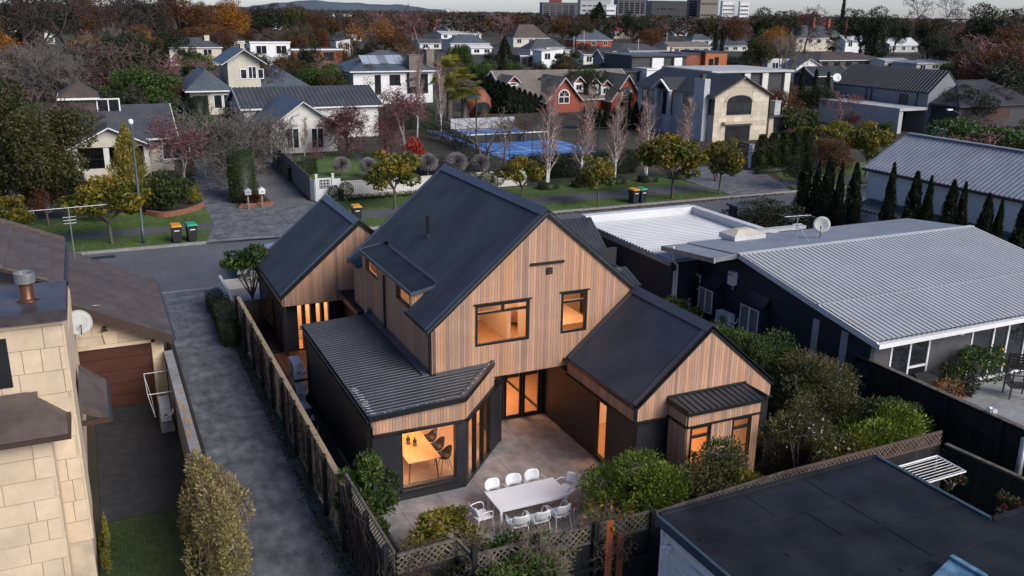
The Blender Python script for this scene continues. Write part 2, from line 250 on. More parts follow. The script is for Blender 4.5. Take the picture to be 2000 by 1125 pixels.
# ================================================================== wall builders
def strips(mb, p0, u, n, L, zb, zt, holes, brk, gap, d0, d1, var=True, sink=None):
    """vertical strips of wall between break points; every solid run between openings is one piece"""
    p0 = np.array(p0, float); u = np.array(u, float); n = np.array(n, float); bs = sorted(set([0., L]+[b for b in brk if 0 < b < L]))
    cuts = sorted(set([h[0] for h in holes]+[h[1] for h in holes]))
    out = []
    for i in range(len(bs)-1):
        a, b = bs[i], bs[i+1]; sub = [a]+[c for c in cuts if a+.004 < c < b-.004]+[b]; v = random.random()
        for j in range(len(sub)-1):
            s0, s1 = sub[j], sub[j+1]; mid = (s0+s1)/2
            e0 = s0+(gap/2 if j == 0 else 0); e1 = s1-(gap/2 if j == len(sub)-2 else 0)
            iv = sorted([(h[2], h[3]) for h in holes if h[0] <= mid <= h[1]]); segs = []; lo = None
            for q in iv: segs.append((lo, q[0])); lo = q[1]
            segs.append((lo, None))
            for l, h in segs:
                z00 = zb(e0) if l is None else l; z01 = zb(e1) if l is None else l; z10 = zt(e0) if h is None else h; z11 = zt(e1) if h is None else h
                if z10-z00 < .02 and z11-z01 < .02: continue
                q0 = p0+u*e0; q1 = p0+u*e1
                B = [q0+n*d0, q1+n*d0, q1+n*d1, q0+n*d1]; zz0 = (z00, z01, z01, z00); zz1 = (z10, z11, z11, z10)
                out.append(([(*p, z) for p, z in zip(B, zz0)], [(*p, z) for p, z in zip(B, zz1)], v))
    if sink is None:
        for b, t, v in out: mb.hexa(b, t, v if var else 0.)
    else:
        for b, t, v in out: sink(b, t, v)
    return mb
def const(z): return lambda u_: z
def wall(name, parent, m, p0, u, n, L, zb, zt, holes=(), th=.14, d0=0., brk=()):
    hb = [h for q in holes for h in (q[0], q[1])]
    return strips(MB(), p0, u, n, L, zb, zt, list(holes), list(brk)+hb, .0016, d0, d0-th, False).build(name, m, parent)
def boards(parent, p0, u, n, L, zb, zt, holes=(), brk=(), joined=False, wd=.0905):
    nb = int(round(L/wd)); bk = [L*i/nb for i in range(nb+1)]
    for b in brk: bk[min(range(len(bk)), key=lambda i: abs(bk[i]-b))] = b
    if joined:
        o = strips(MB(), p0, u, n, L, zb, zt, list(holes), bk, .007, .004, .024).build('cladding_boards', 'cedar', parent); o['kind'] = 'stuff'; return o
    strips(None, p0, u, n, L, zb, zt, list(holes), bk, .007, .004, .024, sink=lambda b, t, v: MB().hexa(b, t, v).build('board', 'cedar', parent))
def window(parent, p0, u, n, u0, u1, z0, z1, fm='black_frame', gm='glass', fw=.06, mull=(), trans=(), depth=.1, out=.03, name='window', sill=True, inset=None):
    """frame is the part; each pane a sub-part. mull: u positions; trans: list of (z, ua, ub)"""
    p0 = np.array(p0, float); u = np.array(u, float); n = np.array(n, float); f = MB()
    def bar(a, b, c, d, o=out, dd=depth):
        q = [p0+u*a+n*o, p0+u*b+n*o, p0+u*b+n*(o-dd), p0+u*a+n*(o-dd)]; f.hexa([(*p, c) for p in q], [(*p, d) for p in q])
    bar(u0, u0+fw, z0, z1); bar(u1-fw, u1, z0, z1); bar(u0+fw, u1-fw, z1-fw, z1); bar(u0+fw, u1-fw, z0, z0+fw)
    for m_ in mull: bar(m_-fw*.5, m_+fw*.5, z0+fw, z1-fw, out-.006)
    for t in trans: bar(max(t[1], u0+fw), min(t[2], u1-fw), t[0]-fw*.45, t[0]+fw*.45, out-.009)
    if sill: bar(u0-.05, u1+.05, z1+.004, z1+.045, out+.05, .09)
    fo = f.build(name, fm, parent)
    xs = [u0+fw]+[m_ for m_ in mull]+[u1-fw]
    for i in range(len(xs)-1):
        a, b = xs[i], xs[i+1]; mid = (a+b)/2; zs = [z0+fw]+sorted(t[0] for t in trans if t[1] <= mid <= t[2])+[z1-fw]
        for j in range(len(zs)-1):
            d = out-depth*.55 if inset is None else -inset; q = [p0+u*(a+.002)+n*d, p0+u*(b-.002)+n*d]
            q += [q[1]-n*.012, q[0]-n*.012]
            MB().hexa([(*p, zs[j]+.002) for p in q], [(*p, zs[j+1]-.002) for p in q]).build('pane', gm, fo)
    return fo
def roof_sheet(name, parent, m, a, b, dn, L, pitch=.10, hgt_=.02, prof='corr'):
    """ribbed sheet; a->b runs along the ridge, dn is the unit direction down the slope"""
    a = np.array(a, float); b = np.array(b, float); dn = np.array(dn, float); al = b-a; W = np.linalg.norm(al); al /= W; nr = np.cross(al, dn); nr *= np.sign(nr[2]); n = max(2, int(round(W/pitch)))
    P = [(0, 0), (.25, .5), (.5, 1), (.75, .5)] if prof == 'corr' else [(0, 0), (.62, 0), (.70, 1), (.92, 1)] if prof == 'rib' else [(0, 1), (.64, 1), (.70, 0), (.93, 0)] if prof == 'groove' else [(0, 0), (.9, 0), (.92, 1), (.98, 1)]
    us = [((i+t)*W/n, h*hgt_) for i in range(n) for t, h in P]+[(W, 0)]
    vs = []; fs = []
    for t, h in us:
        p = a+al*t+nr*h; vs += [p, p+dn*L]
    k = len(us); fs = [(2*i, 2*i+1, 2*i+3, 2*i+2) for i in range(k-1)]
    mb = MB().add(vs, fs)
    q = [a-nr*.004, b-nr*.004, b-nr*.004+dn*L, a-nr*.004+dn*L]; mb.hexa([p-nr*.05 for p in q], q)
    return mb.build(name, m, parent)
def sheet_quads(mb, quad, th): mb.hexa([(p[0], p[1], p[2]-th) for p in quad], quad)
def beam(mb, a, b, w_, h_, up=(0, 0, 1), a_=0.):
    a = np.array(a, float); b = np.array(b, float); d = b-a; d /= np.linalg.norm(d); s_ = np.cross(d, up); s_ /= np.linalg.norm(s_); t = np.cross(s_, d)
    q = [s_*w_/2+t*h_/2, -s_*w_/2+t*h_/2, -s_*w_/2-t*h_/2, s_*w_/2-t*h_/2]
    return mb.hexa([a+x for x in q], [b+x for x in q], a_)
def lamp(name, loc, sx_, sy_, watt, col=(1., .51, .25)):
    l = bpy.data.lights.new(name, 'AREA'); l.shape = 'RECTANGLE'; l.size = sx_; l.size_y = sy_; l.energy = watt; l.color = col; o = bpy.data.objects.new(name, l); o.location = loc; COL.objects.link(o)
    return o
X1, Y1 = np.array([1., 0]), np.array([0, 1.])

# ================================================================== the cedar house
H = thing('cedar_house', 'cedar clad gabled house with dark metal roofs and glowing orange windows', 'house', (0, 3, 0))
SL = .851; RZ = 7.434; LM = 8.46
# --- main gable (front plane y = 0)
gw = [(-2.282+3.65, -.512+3.65, 3.485, 4.768), (.562+3.65, 1.476+3.65, 3.504, 4.82)]
zt = lambda u_: RZ-.13-SL*abs(u_-3.65)
gab = wall('gable_wall', H, 'cedar_dark', (-3.65, .03), X1, -Y1, 7.3, const(2.43), zt, gw, .1, 0., [3.65])
boards(gab, (-3.65, .03), X1, -Y1, 7.3, const(2.43), zt, gw, [3.65])
wall('lining', H, 'int_white', (-3.6, .15), X1, -Y1, 7.2, const(2.5), lambda u_: RZ-.2-SL*abs(u_-3.6), [(h[0]-.05, h[1]-.05, h[2], h[3]) for h in gw], .03, 0, [3.6])
window(H, (-3.65, .03), X1, -Y1, *gw[0], mull=[], trans=[(4.5, 0, 9)], fw=.075); MB().box(-1.42, -.005, 4.53, -1.35, .09, 4.70).build('window_mullion', 'black_frame', H)
window(H, (-3.65, .03), X1, -Y1, *gw[1], trans=[(4.51, 0, 9)], fw=.075)
MB().box(-.52, -.06, 5.80, .60, .0, 5.87).build('drip_strip', 'black_frame', H)
vt = MB().box(.02, -.03, 5.48, .22, .02, 5.68).build('vent', 'black_frame', H)
for k in range(3): MB().box(.04, -.05, 5.51+k*.055, .20, -.031, 5.54+k*.055).build('vent_slat', 'metal_dark', vt)
# --- main roof
c_, s_ = 1/math.hypot(1, SL), SL/math.hypot(1, SL)
dl, dr = (-c_, 0, -s_), (c_, 0, -s_); FULL = 3.82/c_; SHORT = 2.75/c_
for y0, y1, ln in ((-.08, 1.86, FULL), (1.86, 7.2, SHORT), (7.2, LM, FULL)): roof_sheet('roof', H, 'roof_black', (0, y0, RZ), (0, y1, RZ), dl, ln)
roof_sheet('roof', H, 'roof_black', (0, -.08, RZ), (0, 2.0, RZ), dr, FULL); roof_sheet('roof', H, 'roof_black', (0, 2.0, RZ), (0, 7.2, RZ), dr, SHORT); roof_sheet('roof', H, 'roof_black', (0, 7.2, RZ), (0, LM, RZ), dr, FULL)
def rake(x0, z0, sgn, run, y, dy, mb, nrm=(0, 1, 0)):   # trim along a sloping roof edge, front face at y
    a = np.array((x0, y, z0)); b = a+np.array((sgn*run, 0, -SL*run)); t = .17
    mb.hexa([a+(0, 0, -t), b+(0, 0, -t), b+(0, dy, -t), a+(0, dy, -t)], [a+(0, 0, .035), b+(0, 0, .035), b+(0, dy, .035), a+(0, dy, .035)])
def gable_trims(x0, z0, y0, y1, runl, runr, nm=True):
    for sgn, run in ((-1, runl), (1, runr)):
        for y in (y0-.07, y1+.04): f = MB(); rake(x0, z0+.01, sgn, run, y, .035, f); f.build('barge_board', 'black_frame', H)
        for ya, yb in ((y0-.034, y0+.13), (y1-.13, y1+.04)):
            a = np.array((x0, ya, z0+.028)); b = a+np.array((sgn*run, 0, -SL*run)); d = np.array((0, yb-ya, 0)); n_ = np.array((0, 0, .018)); MB().hexa([a, b, b+d, a+d], [a+n_, b+n_, b+d+n_, a+d+n_]).build('verge_flashing', 'roof_trim', H)
    f = MB(); d = np.array((0, y1-y0+.08, 0)); t = np.array((x0, y0-.05, z0+.052)); l, r = t+np.array((-.22, 0, -SL*.22+.004)), t+np.array((.22, 0, -SL*.22+.004)); n_ = np.array((0, 0, .016))
    f.prism([l, t, r, r+n_, t+n_, l+n_], d); f.build('ridge_cap', 'roof_trim', H)
def gutter(x, y0, y1, z, side=-1):
    f = MB(); prof = [(0, 0), (.11*side, 0), (.12*side, .09), (.10*side, .09), (.095*side, .02), (0, .02)]
    f.hexa([(x+p[0], y0, z+p[1]) for p in prof], [(x+p[0], y1, z+p[1]) for p in prof]); f.build('gutter', 'black_frame', H)
gable_trims(0, RZ, 0, LM, 3.83, 3.83)
for y_, r_ in ((.95, 3.75), (1.75, 3.75), (2.7, 2.7), (3.6, 2.7), (5.0, 2.7), (5.9, 2.7), (7.5, 3.75)):       # sheet laps
    b = MB(); beam(b, (-.25, y_, RZ-SL*.25+.024), (-r_, y_, RZ-SL*r_+.024), .03, .014); b.build('sheet_lap', 'roof_black', H)
gutter(-3.76, -.05, 1.8, 4.17); gutter(-3.76, 7.22, LM, 4.17); gutter(3.76, -.05, LM, 4.17, 1)
# --- side walls of the upper storey with the dormers
lh = [(.16, .9, 2, 2.1)]
dw = [(1.89, 3.26, 4.22, 4.72), (5.26, 6.72, 4.22, 4.72)]
ztl = lambda y: 4.76 if 1.86 <= y <= 7.19 else 4.19
sw = wall('side_wall', H, 'cedar_dark', (-3.62, 0), Y1, -X1, LM-.1, const(2.4), ztl, dw, .1, 0., [1.86, 7.19])
boards(sw, (-3.62, .05), Y1, -X1, LM-.15, const(2.62), lambda u_: ztl(u_+.05), [(a-.05, b-.05, c, d) for a, b, c, d in dw], [1.81, 7.14])
for a, b, c, d in dw: window(H, (-3.62, 0), Y1, -X1, a, b, c, d, fw=.055, sill=False)
wall('lining', H, 'int_white', (-3.50, 0.15), Y1, -X1, LM-.3, const(2.5), lambda y: ztl(y+.15)-.03, [(a-.15, b-.15, c, d) for a, b, c, d in dw], .03, 0, [1.71, 7.04])
wall('side_wall', H, 'cedar_dark', (3.62, 0), Y1, X1, LM-.1, const(2.4), ztl, (), .1, 0., [1.86, 7.19]); boards(H, (3.62, .05), Y1, X1, LM-.15, const(2.5), lambda u_: ztl(u_+.05), (), [1.81, 7.14], True)
wall('back_wall', H, 'cedar_dark', (-3.62, LM-.12), X1, Y1, 7.24, const(0), lambda u_: RZ-.15-SL*abs(u_-3.62), (), .1, 0, [3.62])
for y in (4.42, .04): MB().tube((-3.70, y, 2.7), (-3.70, y, 4.66 if y > 1 else 4.15), .04, n=8).build('downpipe', 'black_frame', H)
for sg in (-1, 1):
    xo, xi = sg*3.67, sg*2.80; d = MB()
    d.hexa([(xo, 1.72, 4.76), (xi, 1.72, 4.93), (xi, 7.32, 4.93), (xo, 7.32, 4.76)], [(xo, 1.72, 4.82), (xi, 1.72, 4.99), (xi, 7.32, 4.99), (xo, 7.32, 4.82)]); dro = d.build('dormer_roof', 'membrane', H)
    e = MB(); e.box(min(xo, xo+sg*.04), 1.66, 4.745, max(xo, xo+sg*.04), 7.38, 4.85)
    for y in (1.665, 7.325): e.hexa([(xo, y, 4.745), (xi, y, 4.905), (xi, y+.05, 4.905), (xo, y+.05, 4.745)], [(xo, y, 4.845), (xi, y, 5.01), (xi, y+.05, 5.01), (xo, y+.05, 4.845)])
    e.build('dormer_edge', 'roof_trim', dro)
    for yy, nn in ((1.86, -1), (7.19, 1)):
        # triangular cheek between the roof slope and the dormer roof
        za = lambda x: RZ-SL*abs(x)
        n = 8; ck = []
        for i in range(n):
            xa, xb = sg*(3.62-.78*i/n), sg*(3.62-.78*(i+1)/n)
            lo = [(xa, za(xa)-.02), (xb, za(xb)-.02)]; hi = [(xa, 4.755+.19*(3.67-abs(xa))), (xb, 4.755+.19*(3.67-abs(xb)))]
            if hi[1][1] <= lo[1][1]: continue
            ck.append(MB().hexa([(xa-sg*.004, yy, lo[0][1]), (xb+sg*.004, yy, lo[1][1]), (xb+sg*.004, yy+.03*nn, lo[1][1]), (xa-sg*.004, yy+.03*nn, lo[0][1])], [(xa-sg*.004, yy, hi[0][1]), (xb+sg*.004, yy, hi[1][1]), (xb+sg*.004, yy+.03*nn, hi[1][1]), (xa-sg*.004, yy+.03*nn, hi[0][1])], random.random()))
        for c in ck: c.build('cheek_board', 'cedar', dro)
pz = RZ-SL*2.0; pf = MB().tube((-2.0, 4.8, pz-.1), (-2.0, 4.8, pz+.62), .06, n=12); pf.tube((-2., 4.8, pz+.62), (-2, 4.8, pz+.72), .075, n=12); pf.tube((-2., 4.8, pz-.05), (-2, 4.8, pz+.1), .12, .07, n=12); pf.build('flue_pipe', 'black_frame', H)
# --- upper floor and ceiling, rooms
MB().box(-3.5, .16, 2.46, 3.5, LM-.3, 2.62).build('upper_floor', 'int_floor', H)
for sg in (-1, 1):
    q = [(0, .16, RZ-.22), (sg*2.82, .16, RZ-.22-SL*2.82), (sg*2.82, LM-.3, RZ-.22-SL*2.82), (0, LM-.3, RZ-.22)]
    MB().hexa([(p[0], p[1], p[2]-.02) for p in q], q).build('ceiling', 'int_white', H)
def part_wall(xa, xb, y, t=.1):
    zz = lambda x: min(RZ-.25-SL*abs(x), 4.7 if abs(x) > 2.8 else 9)
    xs_ = sorted([xa, xb]+[x for x in (-2.8, 2.8, -2.81, 2.81) if xa < x < xb]); mb = MB()
    for x0, x1 in zip(xs_[:-1], xs_[1:]): mb.hexa([(x0, y, 2.62), (x1, y, 2.62), (x1, y+t, 2.62), (x0, y+t, 2.62)], [(x0, y, zz(x0)), (x1, y, zz(x1)), (x1, y+t, zz(x1)), (x0, y+t, zz(x0))])
    mb.build('partition', 'int_white', H)
MB().box(-.18, .18, 2.62, -.06, 1.5, 6.9).build('partition', 'int_white', H); MB().box(-.18, 2.3, 2.62, -.06, 5.6, 6.9).build('partition', 'int_white', H); MB().box(-.175, 1.5, 4.6, -.065, 2.3, 6.9).build('partition', 'int_white', H); MB().box(-.2, .2, 2.622, -.182, 1.5, 2.70).build('skirting', 'white_paint', H); part_wall(-3.45, -.19, 4.5); part_wall(-.05, 3.45, 3.9)
MB().box(-1.35, 3.4, 2.62, -1.25, 4.5, 4.75).build('partition', 'int_white', H)
lamp('ceiling_light_upper', (-1.5, 1.9, 4.95), 1.6, 1.8, 34); lamp('ceiling_light_upper', (1.3, 1.9, 4.95), 1.5, 1.8, 34); lamp('ceiling_light_upper', (-2.6, 6.2, 4.72), 1.0, 1.6, 26)
# --- low dining wing
ZL = lambda x: 2.706+.041*(x+6.106)
fr = [(-6.106, -1.911), (-3.391, -1.911), (-1.70, -.02), (-3.60, -.02), (-3.68, -.02), (-3.68, 6.187), (-6.106, 6.187)]
nr_ = 42; rb = MB(); pt = []                 # ribbed tray: ribs run across (x), stepped along y
ys = np.linspace(-1.80, 6.1, nr_+1)
for i in range(nr_):
    for t, h in ((0, 0), (.60, 0), (.70, .022), (.90, .022)): pt.append((ys[i]+t*(ys[1]-ys[0]), h))
pt.append((ys[-1], 0.)); vs = []
for y, h in pt:
    xr_ = -3.69 if y > -.02 else -1.74-.895*(-.02-y)-.10
    vs += [(-6.10, y, ZL(-6.10)+h), (xr_, y, ZL(xr_)+h)]
rb.add(vs, [(2*i, 2*i+1, 2*i+3, 2*i+2) for i in range(len(pt)-1)]); rb.hexa([(x, y, ZL(x)-.06) for x, y in fr], [(x, y, ZL(x)-.012) for x, y in fr]); low = rb.build('low_roof', 'roof_low', H)
def edge(mb, a, b, w_, z_, h_): beam(mb, (*a, ZL(a[0])+z_), (*b, ZL(b[0])+z_), w_, h_)
e = MB(); edge(e, (-6.12, -1.94), (-3.38, -1.94), .06, -.02, .14); edge(e, (-3.385, -1.94), (-1.69, -.03), .06, -.02, .14); e.build('roof_edge', 'black_frame', low)
e = MB(); edge(e, (-6.05, -1.85), (-3.44, -1.85), .16, .03, .02); edge(e, (-3.46, -1.83), (-1.80, -.03), .16, .034, .02); edge(e, (-3.80, .05), (-3.80, 6.15), .26, .04, .03); edge(e, (-3.6, -.10), (-1.72, -.10), .16, .045, .02); e.build('roof_flashing', 'roof_trim', low)
MB().hexa([(-1.84, -.1, 2.86), (-1.66, -.1, 2.86), (-1.66, -.03, 2.86), (-1.84, -.03, 2.86)], [(-1.78, -.1, 3.0), (-1.70, -.1, 3.0), (-1.70, -.03, 3.0), (-1.78, -.03, 3.0)]).build('flashing_end', 'roof_trim', low)
MB().hexa([(-3.9, 6.1, 2.8), (-3.66, 6.1, 2.8), (-3.66, 6.25, 2.8), (-3.9, 6.25, 2.8)], [(-3.8, 6.1, 2.98), (-3.7, 6.1, 2.98), (-3.7, 6.25, 2.98), (-3.8, 6.25, 2.98)]).build('flashing_end', 'roof_trim', low)
f = MB(); prof = [(0, 0), (-.10, 0), (-.11, .08), (-.095, .08), (-.09, .02), (0, .02)]; f.hexa([(-6.06+p[0], -1.95, 2.60+p[1]) for p in prof], [(-6.06+p[0], 6.2, 2.60+p[1]) for p in prof]); f.build('gutter', 'metal_dark', low)
MB().tube((-6.1, -1.72, .1), (-6.1, -1.72, 2.6), .04, n=8).build('downpipe', 'black_frame', H)
for k in range(9): x = -6.0+k*.3+random.uniform(-.1, .1); MB().lathe([(.014, 0), (.014, .006)], (x, -1.83+random.uniform(-.03, .03), ZL(x)+.05), 8).build('sealant_spot', 'white_paint', low)
for k in range(7): t_ = (k+.5)/7; x = -3.46+1.66*t_; MB().lathe([(.02, 0), (.02, .006)], (x, -1.83+1.8*t_, ZL(x)+.056), 8).build('sealant_spot', 'white_paint', low)
for k in range(12): y = -1.7+k*.16; MB().rbox((-5.95+random.uniform(-.03, .05), y, ZL(-5.95)+.035), random.uniform(.08, .2), .018, .004).build('sealant_streak', 'white_paint', low)
# fascia cladding
fz = [2.20, 2.14]
def fascia(p0, p1, zb0, zb1, name='fascia_wall', n=None):
    p0, p1 = np.array(p0, float), np.array(p1, float); L = np.linalg.norm(p1-p0); u = (p1-p0)/L; n = np.array((u[1], -u[0])) if n is None else np.array(n)
    zbf = lambda t: zb0+(zb1-zb0)*t/L; ztf = lambda t: ZL((p0+u*t)[0])-.08
    wall(name, H, 'cedar_dark', p0, u, n, L, zbf, ztf, (), .08); boards(H, p0, u, n, L, zbf, ztf, (), (), True)
    b = MB(); beam(b, (*(p0+n*.03), zb0-.03), (*(p1+n*.03), zb1-.03), .14, .05); b.build('flashing', 'black_frame', H)
fascia((-6.0, -1.83), (-3.36, -1.83), 2.19, 2.16); fascia((-3.355, -1.825), (-1.66, .06), 2.16, 2.16); fascia((-6.0, 6.1), (-6.0, -1.83), 2.42, 2.42, n=(-1, 0))
# lower walls
dfw = (.79, 2.41, .36, 2.07)
wall('front_wall', H, 'black_paint', (-6.0, -1.8), X1, -Y1, 2.68, const(0), const(2.15), [dfw], .12); window(H, (-6.0, -1.8), X1, -Y1, *dfw, fw=.04, depth=.16, out=.0, sill=False)
MB().box(-5.25, -1.90, .30, -3.55, -1.805, .345).build('window_sill', 'black_frame', H)
wall('lining', H, 'int_white', (-5.88, -1.68), X1, -Y1, 2.5, const(0), const(2.12), [(dfw[0]-.12, dfw[1]-.12, dfw[2], dfw[3])], .02)
MB().box(-6.02, -1.79, 0, -5.9, 6.1, 2.41).build('side_wall_low', 'black_paint', H); MB().box(-5.89, -1.66, 0, -5.87, 6.0, 2.12).build('lining', 'int_white', H)
MB().box(-6.0, 6.0, 0, -3.6, 6.1, 2.6).build('back_wall_low', 'black_paint', H); MB().box(-5.85, 5.92, 0.05, .9, 5.98, 2.3).build('lining', 'int_white', H)
a0, a1 = np.array((-3.31, -1.79)), np.array((-1.30, .37)); AL = np.linalg.norm(a1-a0); au = (a1-a0)/AL; an = np.array((au[1], -au[0]))
ah = (.16, 2.15, .06, 2.02); wall('angled_wall', H, 'black_paint', a0, au, an, AL, const(0), const(2.13), [ah], .14)
window(H, a0, au, an, *ah, fw=.055, mull=[.86, 1.5], depth=.13, out=0.0, name='sliding_door', sill=False)
hd = MB(); P_ = a0+au*1.60+an*.05; hd.tube((*P_, .85), (*P_, 1.25), .012); hd.build('door_handle', 'black_frame', H)
b = MB(); beam(b, (*(a0+an*.04), 2.10), (*(a1+an*.04), 2.10), .12, .05); b.build('flashing', 'black_frame', H)
MB().box(-1.36, .38, 0, -1.22, 1.79, 2.4).build('return_wall', 'black_paint', H)
dh = (.10, 2.08, .02, 2.12)
wall('door_wall', H, 'black_paint', (-1.25, 1.79), X1, -Y1, 2.2, const(0), const(2.5), [(.1, 2.10, .02, 2.15)], .1)
for k, (ua, ub) in enumerate(((.12, .72), (.74, 1.40), (1.42, 2.08))): window(H, (-1.25, 1.77), X1, -Y1, ua, ub, .03, 2.14, fw=.09, depth=.07, out=0, name='glazed_door', sill=False)
MB().tube((.83-.12, 1.72, 1.02), (.83-.02, 1.72, 1.02), .012).build('door_handle', 'metal', H)
MB().box(-1.2, .05, 2.40, .9, 1.8, 2.44).build('soffit', 'cedar', H)
# floor, ceiling of the ground floor rooms
fl = [(-5.88, -1.66), (-3.40, -1.66), (-1.42, .48), (-1.42, 1.84), (.9, 1.84), (.9, 5.95), (-5.88, 5.95)]
MB().hexa([(x, y, -.06) for x, y in fl], [(x, y, .03) for x, y in fl]).build('floor', 'int_floor', H); MB().hexa([(x, y, 2.14) for x, y in fl], [(x, y, 2.18) for x, y in fl]).build('ceiling', 'int_white', H)
lamp('ceiling_light_dining', (-4.6, .9, 2.10), 1.8, 3.2, 48); lamp('ceiling_light_lounge', (-.6, 3.8, 2.10), 2.0, 2.4, 72)
# --- right wing
wx, wz, wr, wy = 3.18, 4.72, 2.387, -4.024
roof_sheet('roof', H, 'roof_black', (wx, wy-.02, wz), (wx, 0, wz), dl, wr/c_); roof_sheet('roof', H, 'roof_black', (wx, wy-.02, wz), (wx, 5., wz), dr, 2.40/c_)
gable_trims(wx, wz, wy+.05, -.10, wr, 2.40); gutter(wx-wr+.02, wy, .02, 2.61)
wzt = lambda u_: wz-.13-SL*abs(u_-(wx-.87))
rg = wall('gable_wall', H, 'cedar_dark', (.87, -3.98), X1, -Y1, 4.64, const(2.22), wzt, (), .1, 0, [wx-.87]); boards(rg, (.87, -3.98), X1, -Y1, 4.64, const(2.22), wzt, (), [wx-.87])
MB().box(.86, -4.06, 2.16, 1.92, -3.94, 2.20).build('flashing', 'black_frame', H); MB().box(4.42, -4.06, 2.16, 5.58, -3.94, 2.20).build('flashing', 'black_frame', H)
MB().box(.80, -4.03, 2.1, .87, -3.93, 2.72).build('corner_trim', 'black_frame', H)
wall('band_wall', H, 'cedar_dark', (.90, .05), -Y1, -X1, 3.98, const(2.14), const(2.60), (), .06); boards(H, (.90, .05), -Y1, -X1, 3.98, const(2.14), const(2.60), (), (), True); MB().box(.80, -3.95, 2.07, .93, .05, 2.12).build('flashing', 'black_frame', H)
slit = (3.45, 4.12, .10, 2.03)
wall('wing_side_wall', H, 'black_paint', (.94, 1.78), -Y1, -X1, 5.72, const(0), const(2.1), [slit], .12); window(H, (.94, 1.78), -Y1, -X1, *slit, fw=.05, depth=.12, out=0, sill=False)
wall('wing_front_wall', H, 'black_paint', (.94, -3.95), X1, -Y1, 1.02, const(0), const(2.16), (), .12); wall('wing_front_wall', H, 'black_paint', (4.4, -3.95), X1, -Y1, 1.12, const(0), const(2.16), (), .12)
MB().box(5.40, -3.94, 0, 5.52, 5, 2.7).build('wing_right_wall', 'black_paint', H); MB().box(.9, 4.9, 0, 5.5, 5.0, 4.6).build('wing_back_wall', 'black_paint', H)
MB().box(1.06, -3.9, -.06, 5.4, 4.9, .03).build('floor', 'int_floor', H); MB().box(1.07, -3.86, 2.35, 5.4, 4.9, 2.4).build('ceiling', 'int_white', H); MB().box(5.36, -3.8, .04, 5.39, 4.8, 2.3).build('lining', 'int_white', H); MB().box(1.08, .2, .04, 5.3, .3, 2.34).build('partition', 'int_white', H); MB().box(1.07, -3.85, .04, 1.09, -1.8+.06, 2.3).build('lining', 'int_white', H) if 0 else None
lamp('ceiling_light_wing', (3.2, -1.9, 2.32), 2.2, 2.2, 66)
# bay window
by = -4.85; bw = [(.10, .80, .25, 2.20), (1.52, 2.20, .25, 2.20)]
bf = wall('bay_wall', H, 'cedar_dark', (1.95, by), X1, -Y1, 2.46, const(0), const(2.66), bw, .1); boards(bf, (1.95, by), X1, -Y1, 2.46, const(0.1), const(2.2), bw, (), True); boards(bf, (1.95, by-.015), X1, -Y1, 2.46, const(2.26), const(2.62), (), (), True)
for a, b, c, d in bw: window(H, (1.95, by), X1, -Y1, a, b, c, d, fw=.06, trans=[(1.88, 0, 9)], sill=False)
MB().box(2.035, by+.12, .04, 2.05, -3.84, 2.6).build('lining', 'int_white', H); MB().box(4.31, by+.12, .04, 4.325, -3.84, 2.6).build('lining', 'int_white', H)
wall('bay_side', H, 'cedar_dark', (1.95, -3.84), -Y1, -X1, 1.01, const(0), const(2.66), (), .08); boards(H, (1.95, -4.02), -Y1, -X1, .83, const(.1), const(2.2), (), (), True); boards(H, (1.935, -4.02), -Y1, -X1, .83, const(2.26), const(2.64), (), (), True)
wall('bay_side', H, 'cedar_dark', (4.41, -3.84), -Y1, X1, 1.01, const(0), const(2.66), (), .08); boards(H, (4.41, -4.02), -Y1, X1, .83, const(.1), const(2.64), (), (), True)
MB().box(1.88, by-.07, 2.205, 4.5, by+.03, 2.25).build('flashing', 'black_frame', H); MB().box(1.86, by-.05, 2.205, 1.948, -4.0, 2.25).build('flashing', 'black_frame', H)
bd = np.array((0, -.93, -.10)); bl = np.linalg.norm(bd); bro = roof_sheet('bay_roof', H, 'roof_low', (1.86, -4.03, 2.79), (4.50, -4.03, 2.79), bd/bl, bl, .21, .03, 'seam')
e = MB(); e.box(1.84, -4.99, 2.60, 4.52, -4.95, 2.70); e.box(1.82, -4.99, 2.62, 1.86, -4.03, 2.80); e.box(4.50, -4.99, 2.62, 4.54, -4.03, 2.80); e.box(1.84, -4.08, 2.80, 4.52, -4.03, 2.85); e.build('roof_edge', 'black_frame', bro)
# --- rear wing
kx, kz, ky0, ky1 = -2.92, 5.233, 10.05, 15.33
roof_sheet('roof', H, 'roof_black', (kx, ky0-.05, kz), (kx, ky1, kz), dl, 3.15/c_); roof_sheet('roof', H, 'roof_black', (kx, ky0-.05, kz), (kx, ky1, kz), dr, 3.15/c_); gable_trims(kx, kz, ky0, ky1, 3.17, 3.17); gutter(kx-3.12, ky0-.05, ky1, 2.50)
kzt = lambda u_: kz-.13-SL*abs(u_-3.06)
rw = wall('gable_wall', H, 'cedar_dark', (-5.98, ky0+.03), X1, -Y1, 6.12, const(2.13), kzt, (), .1, 0, [3.06]); boards(rw, (-5.98, ky0+.03), X1, -Y1, 6.12, const(2.13), kzt, (), [3.06])
wall('band_wall', H, 'cedar_dark', (-5.98, ky1), -Y1, -X1, ky1-ky0, const(2.13), const(2.5), (), .06); boards(H, (-5.98, ky1), -Y1, -X1, ky1-ky0, const(2.13), const(2.5), (), (), True)
MB().box(-6.08, ky0, 2.06, -5.95, ky1, 2.11).build('flashing', 'black_frame', H)
lw = (12.2-ky0, 13.4-ky0, .76, 1.92)
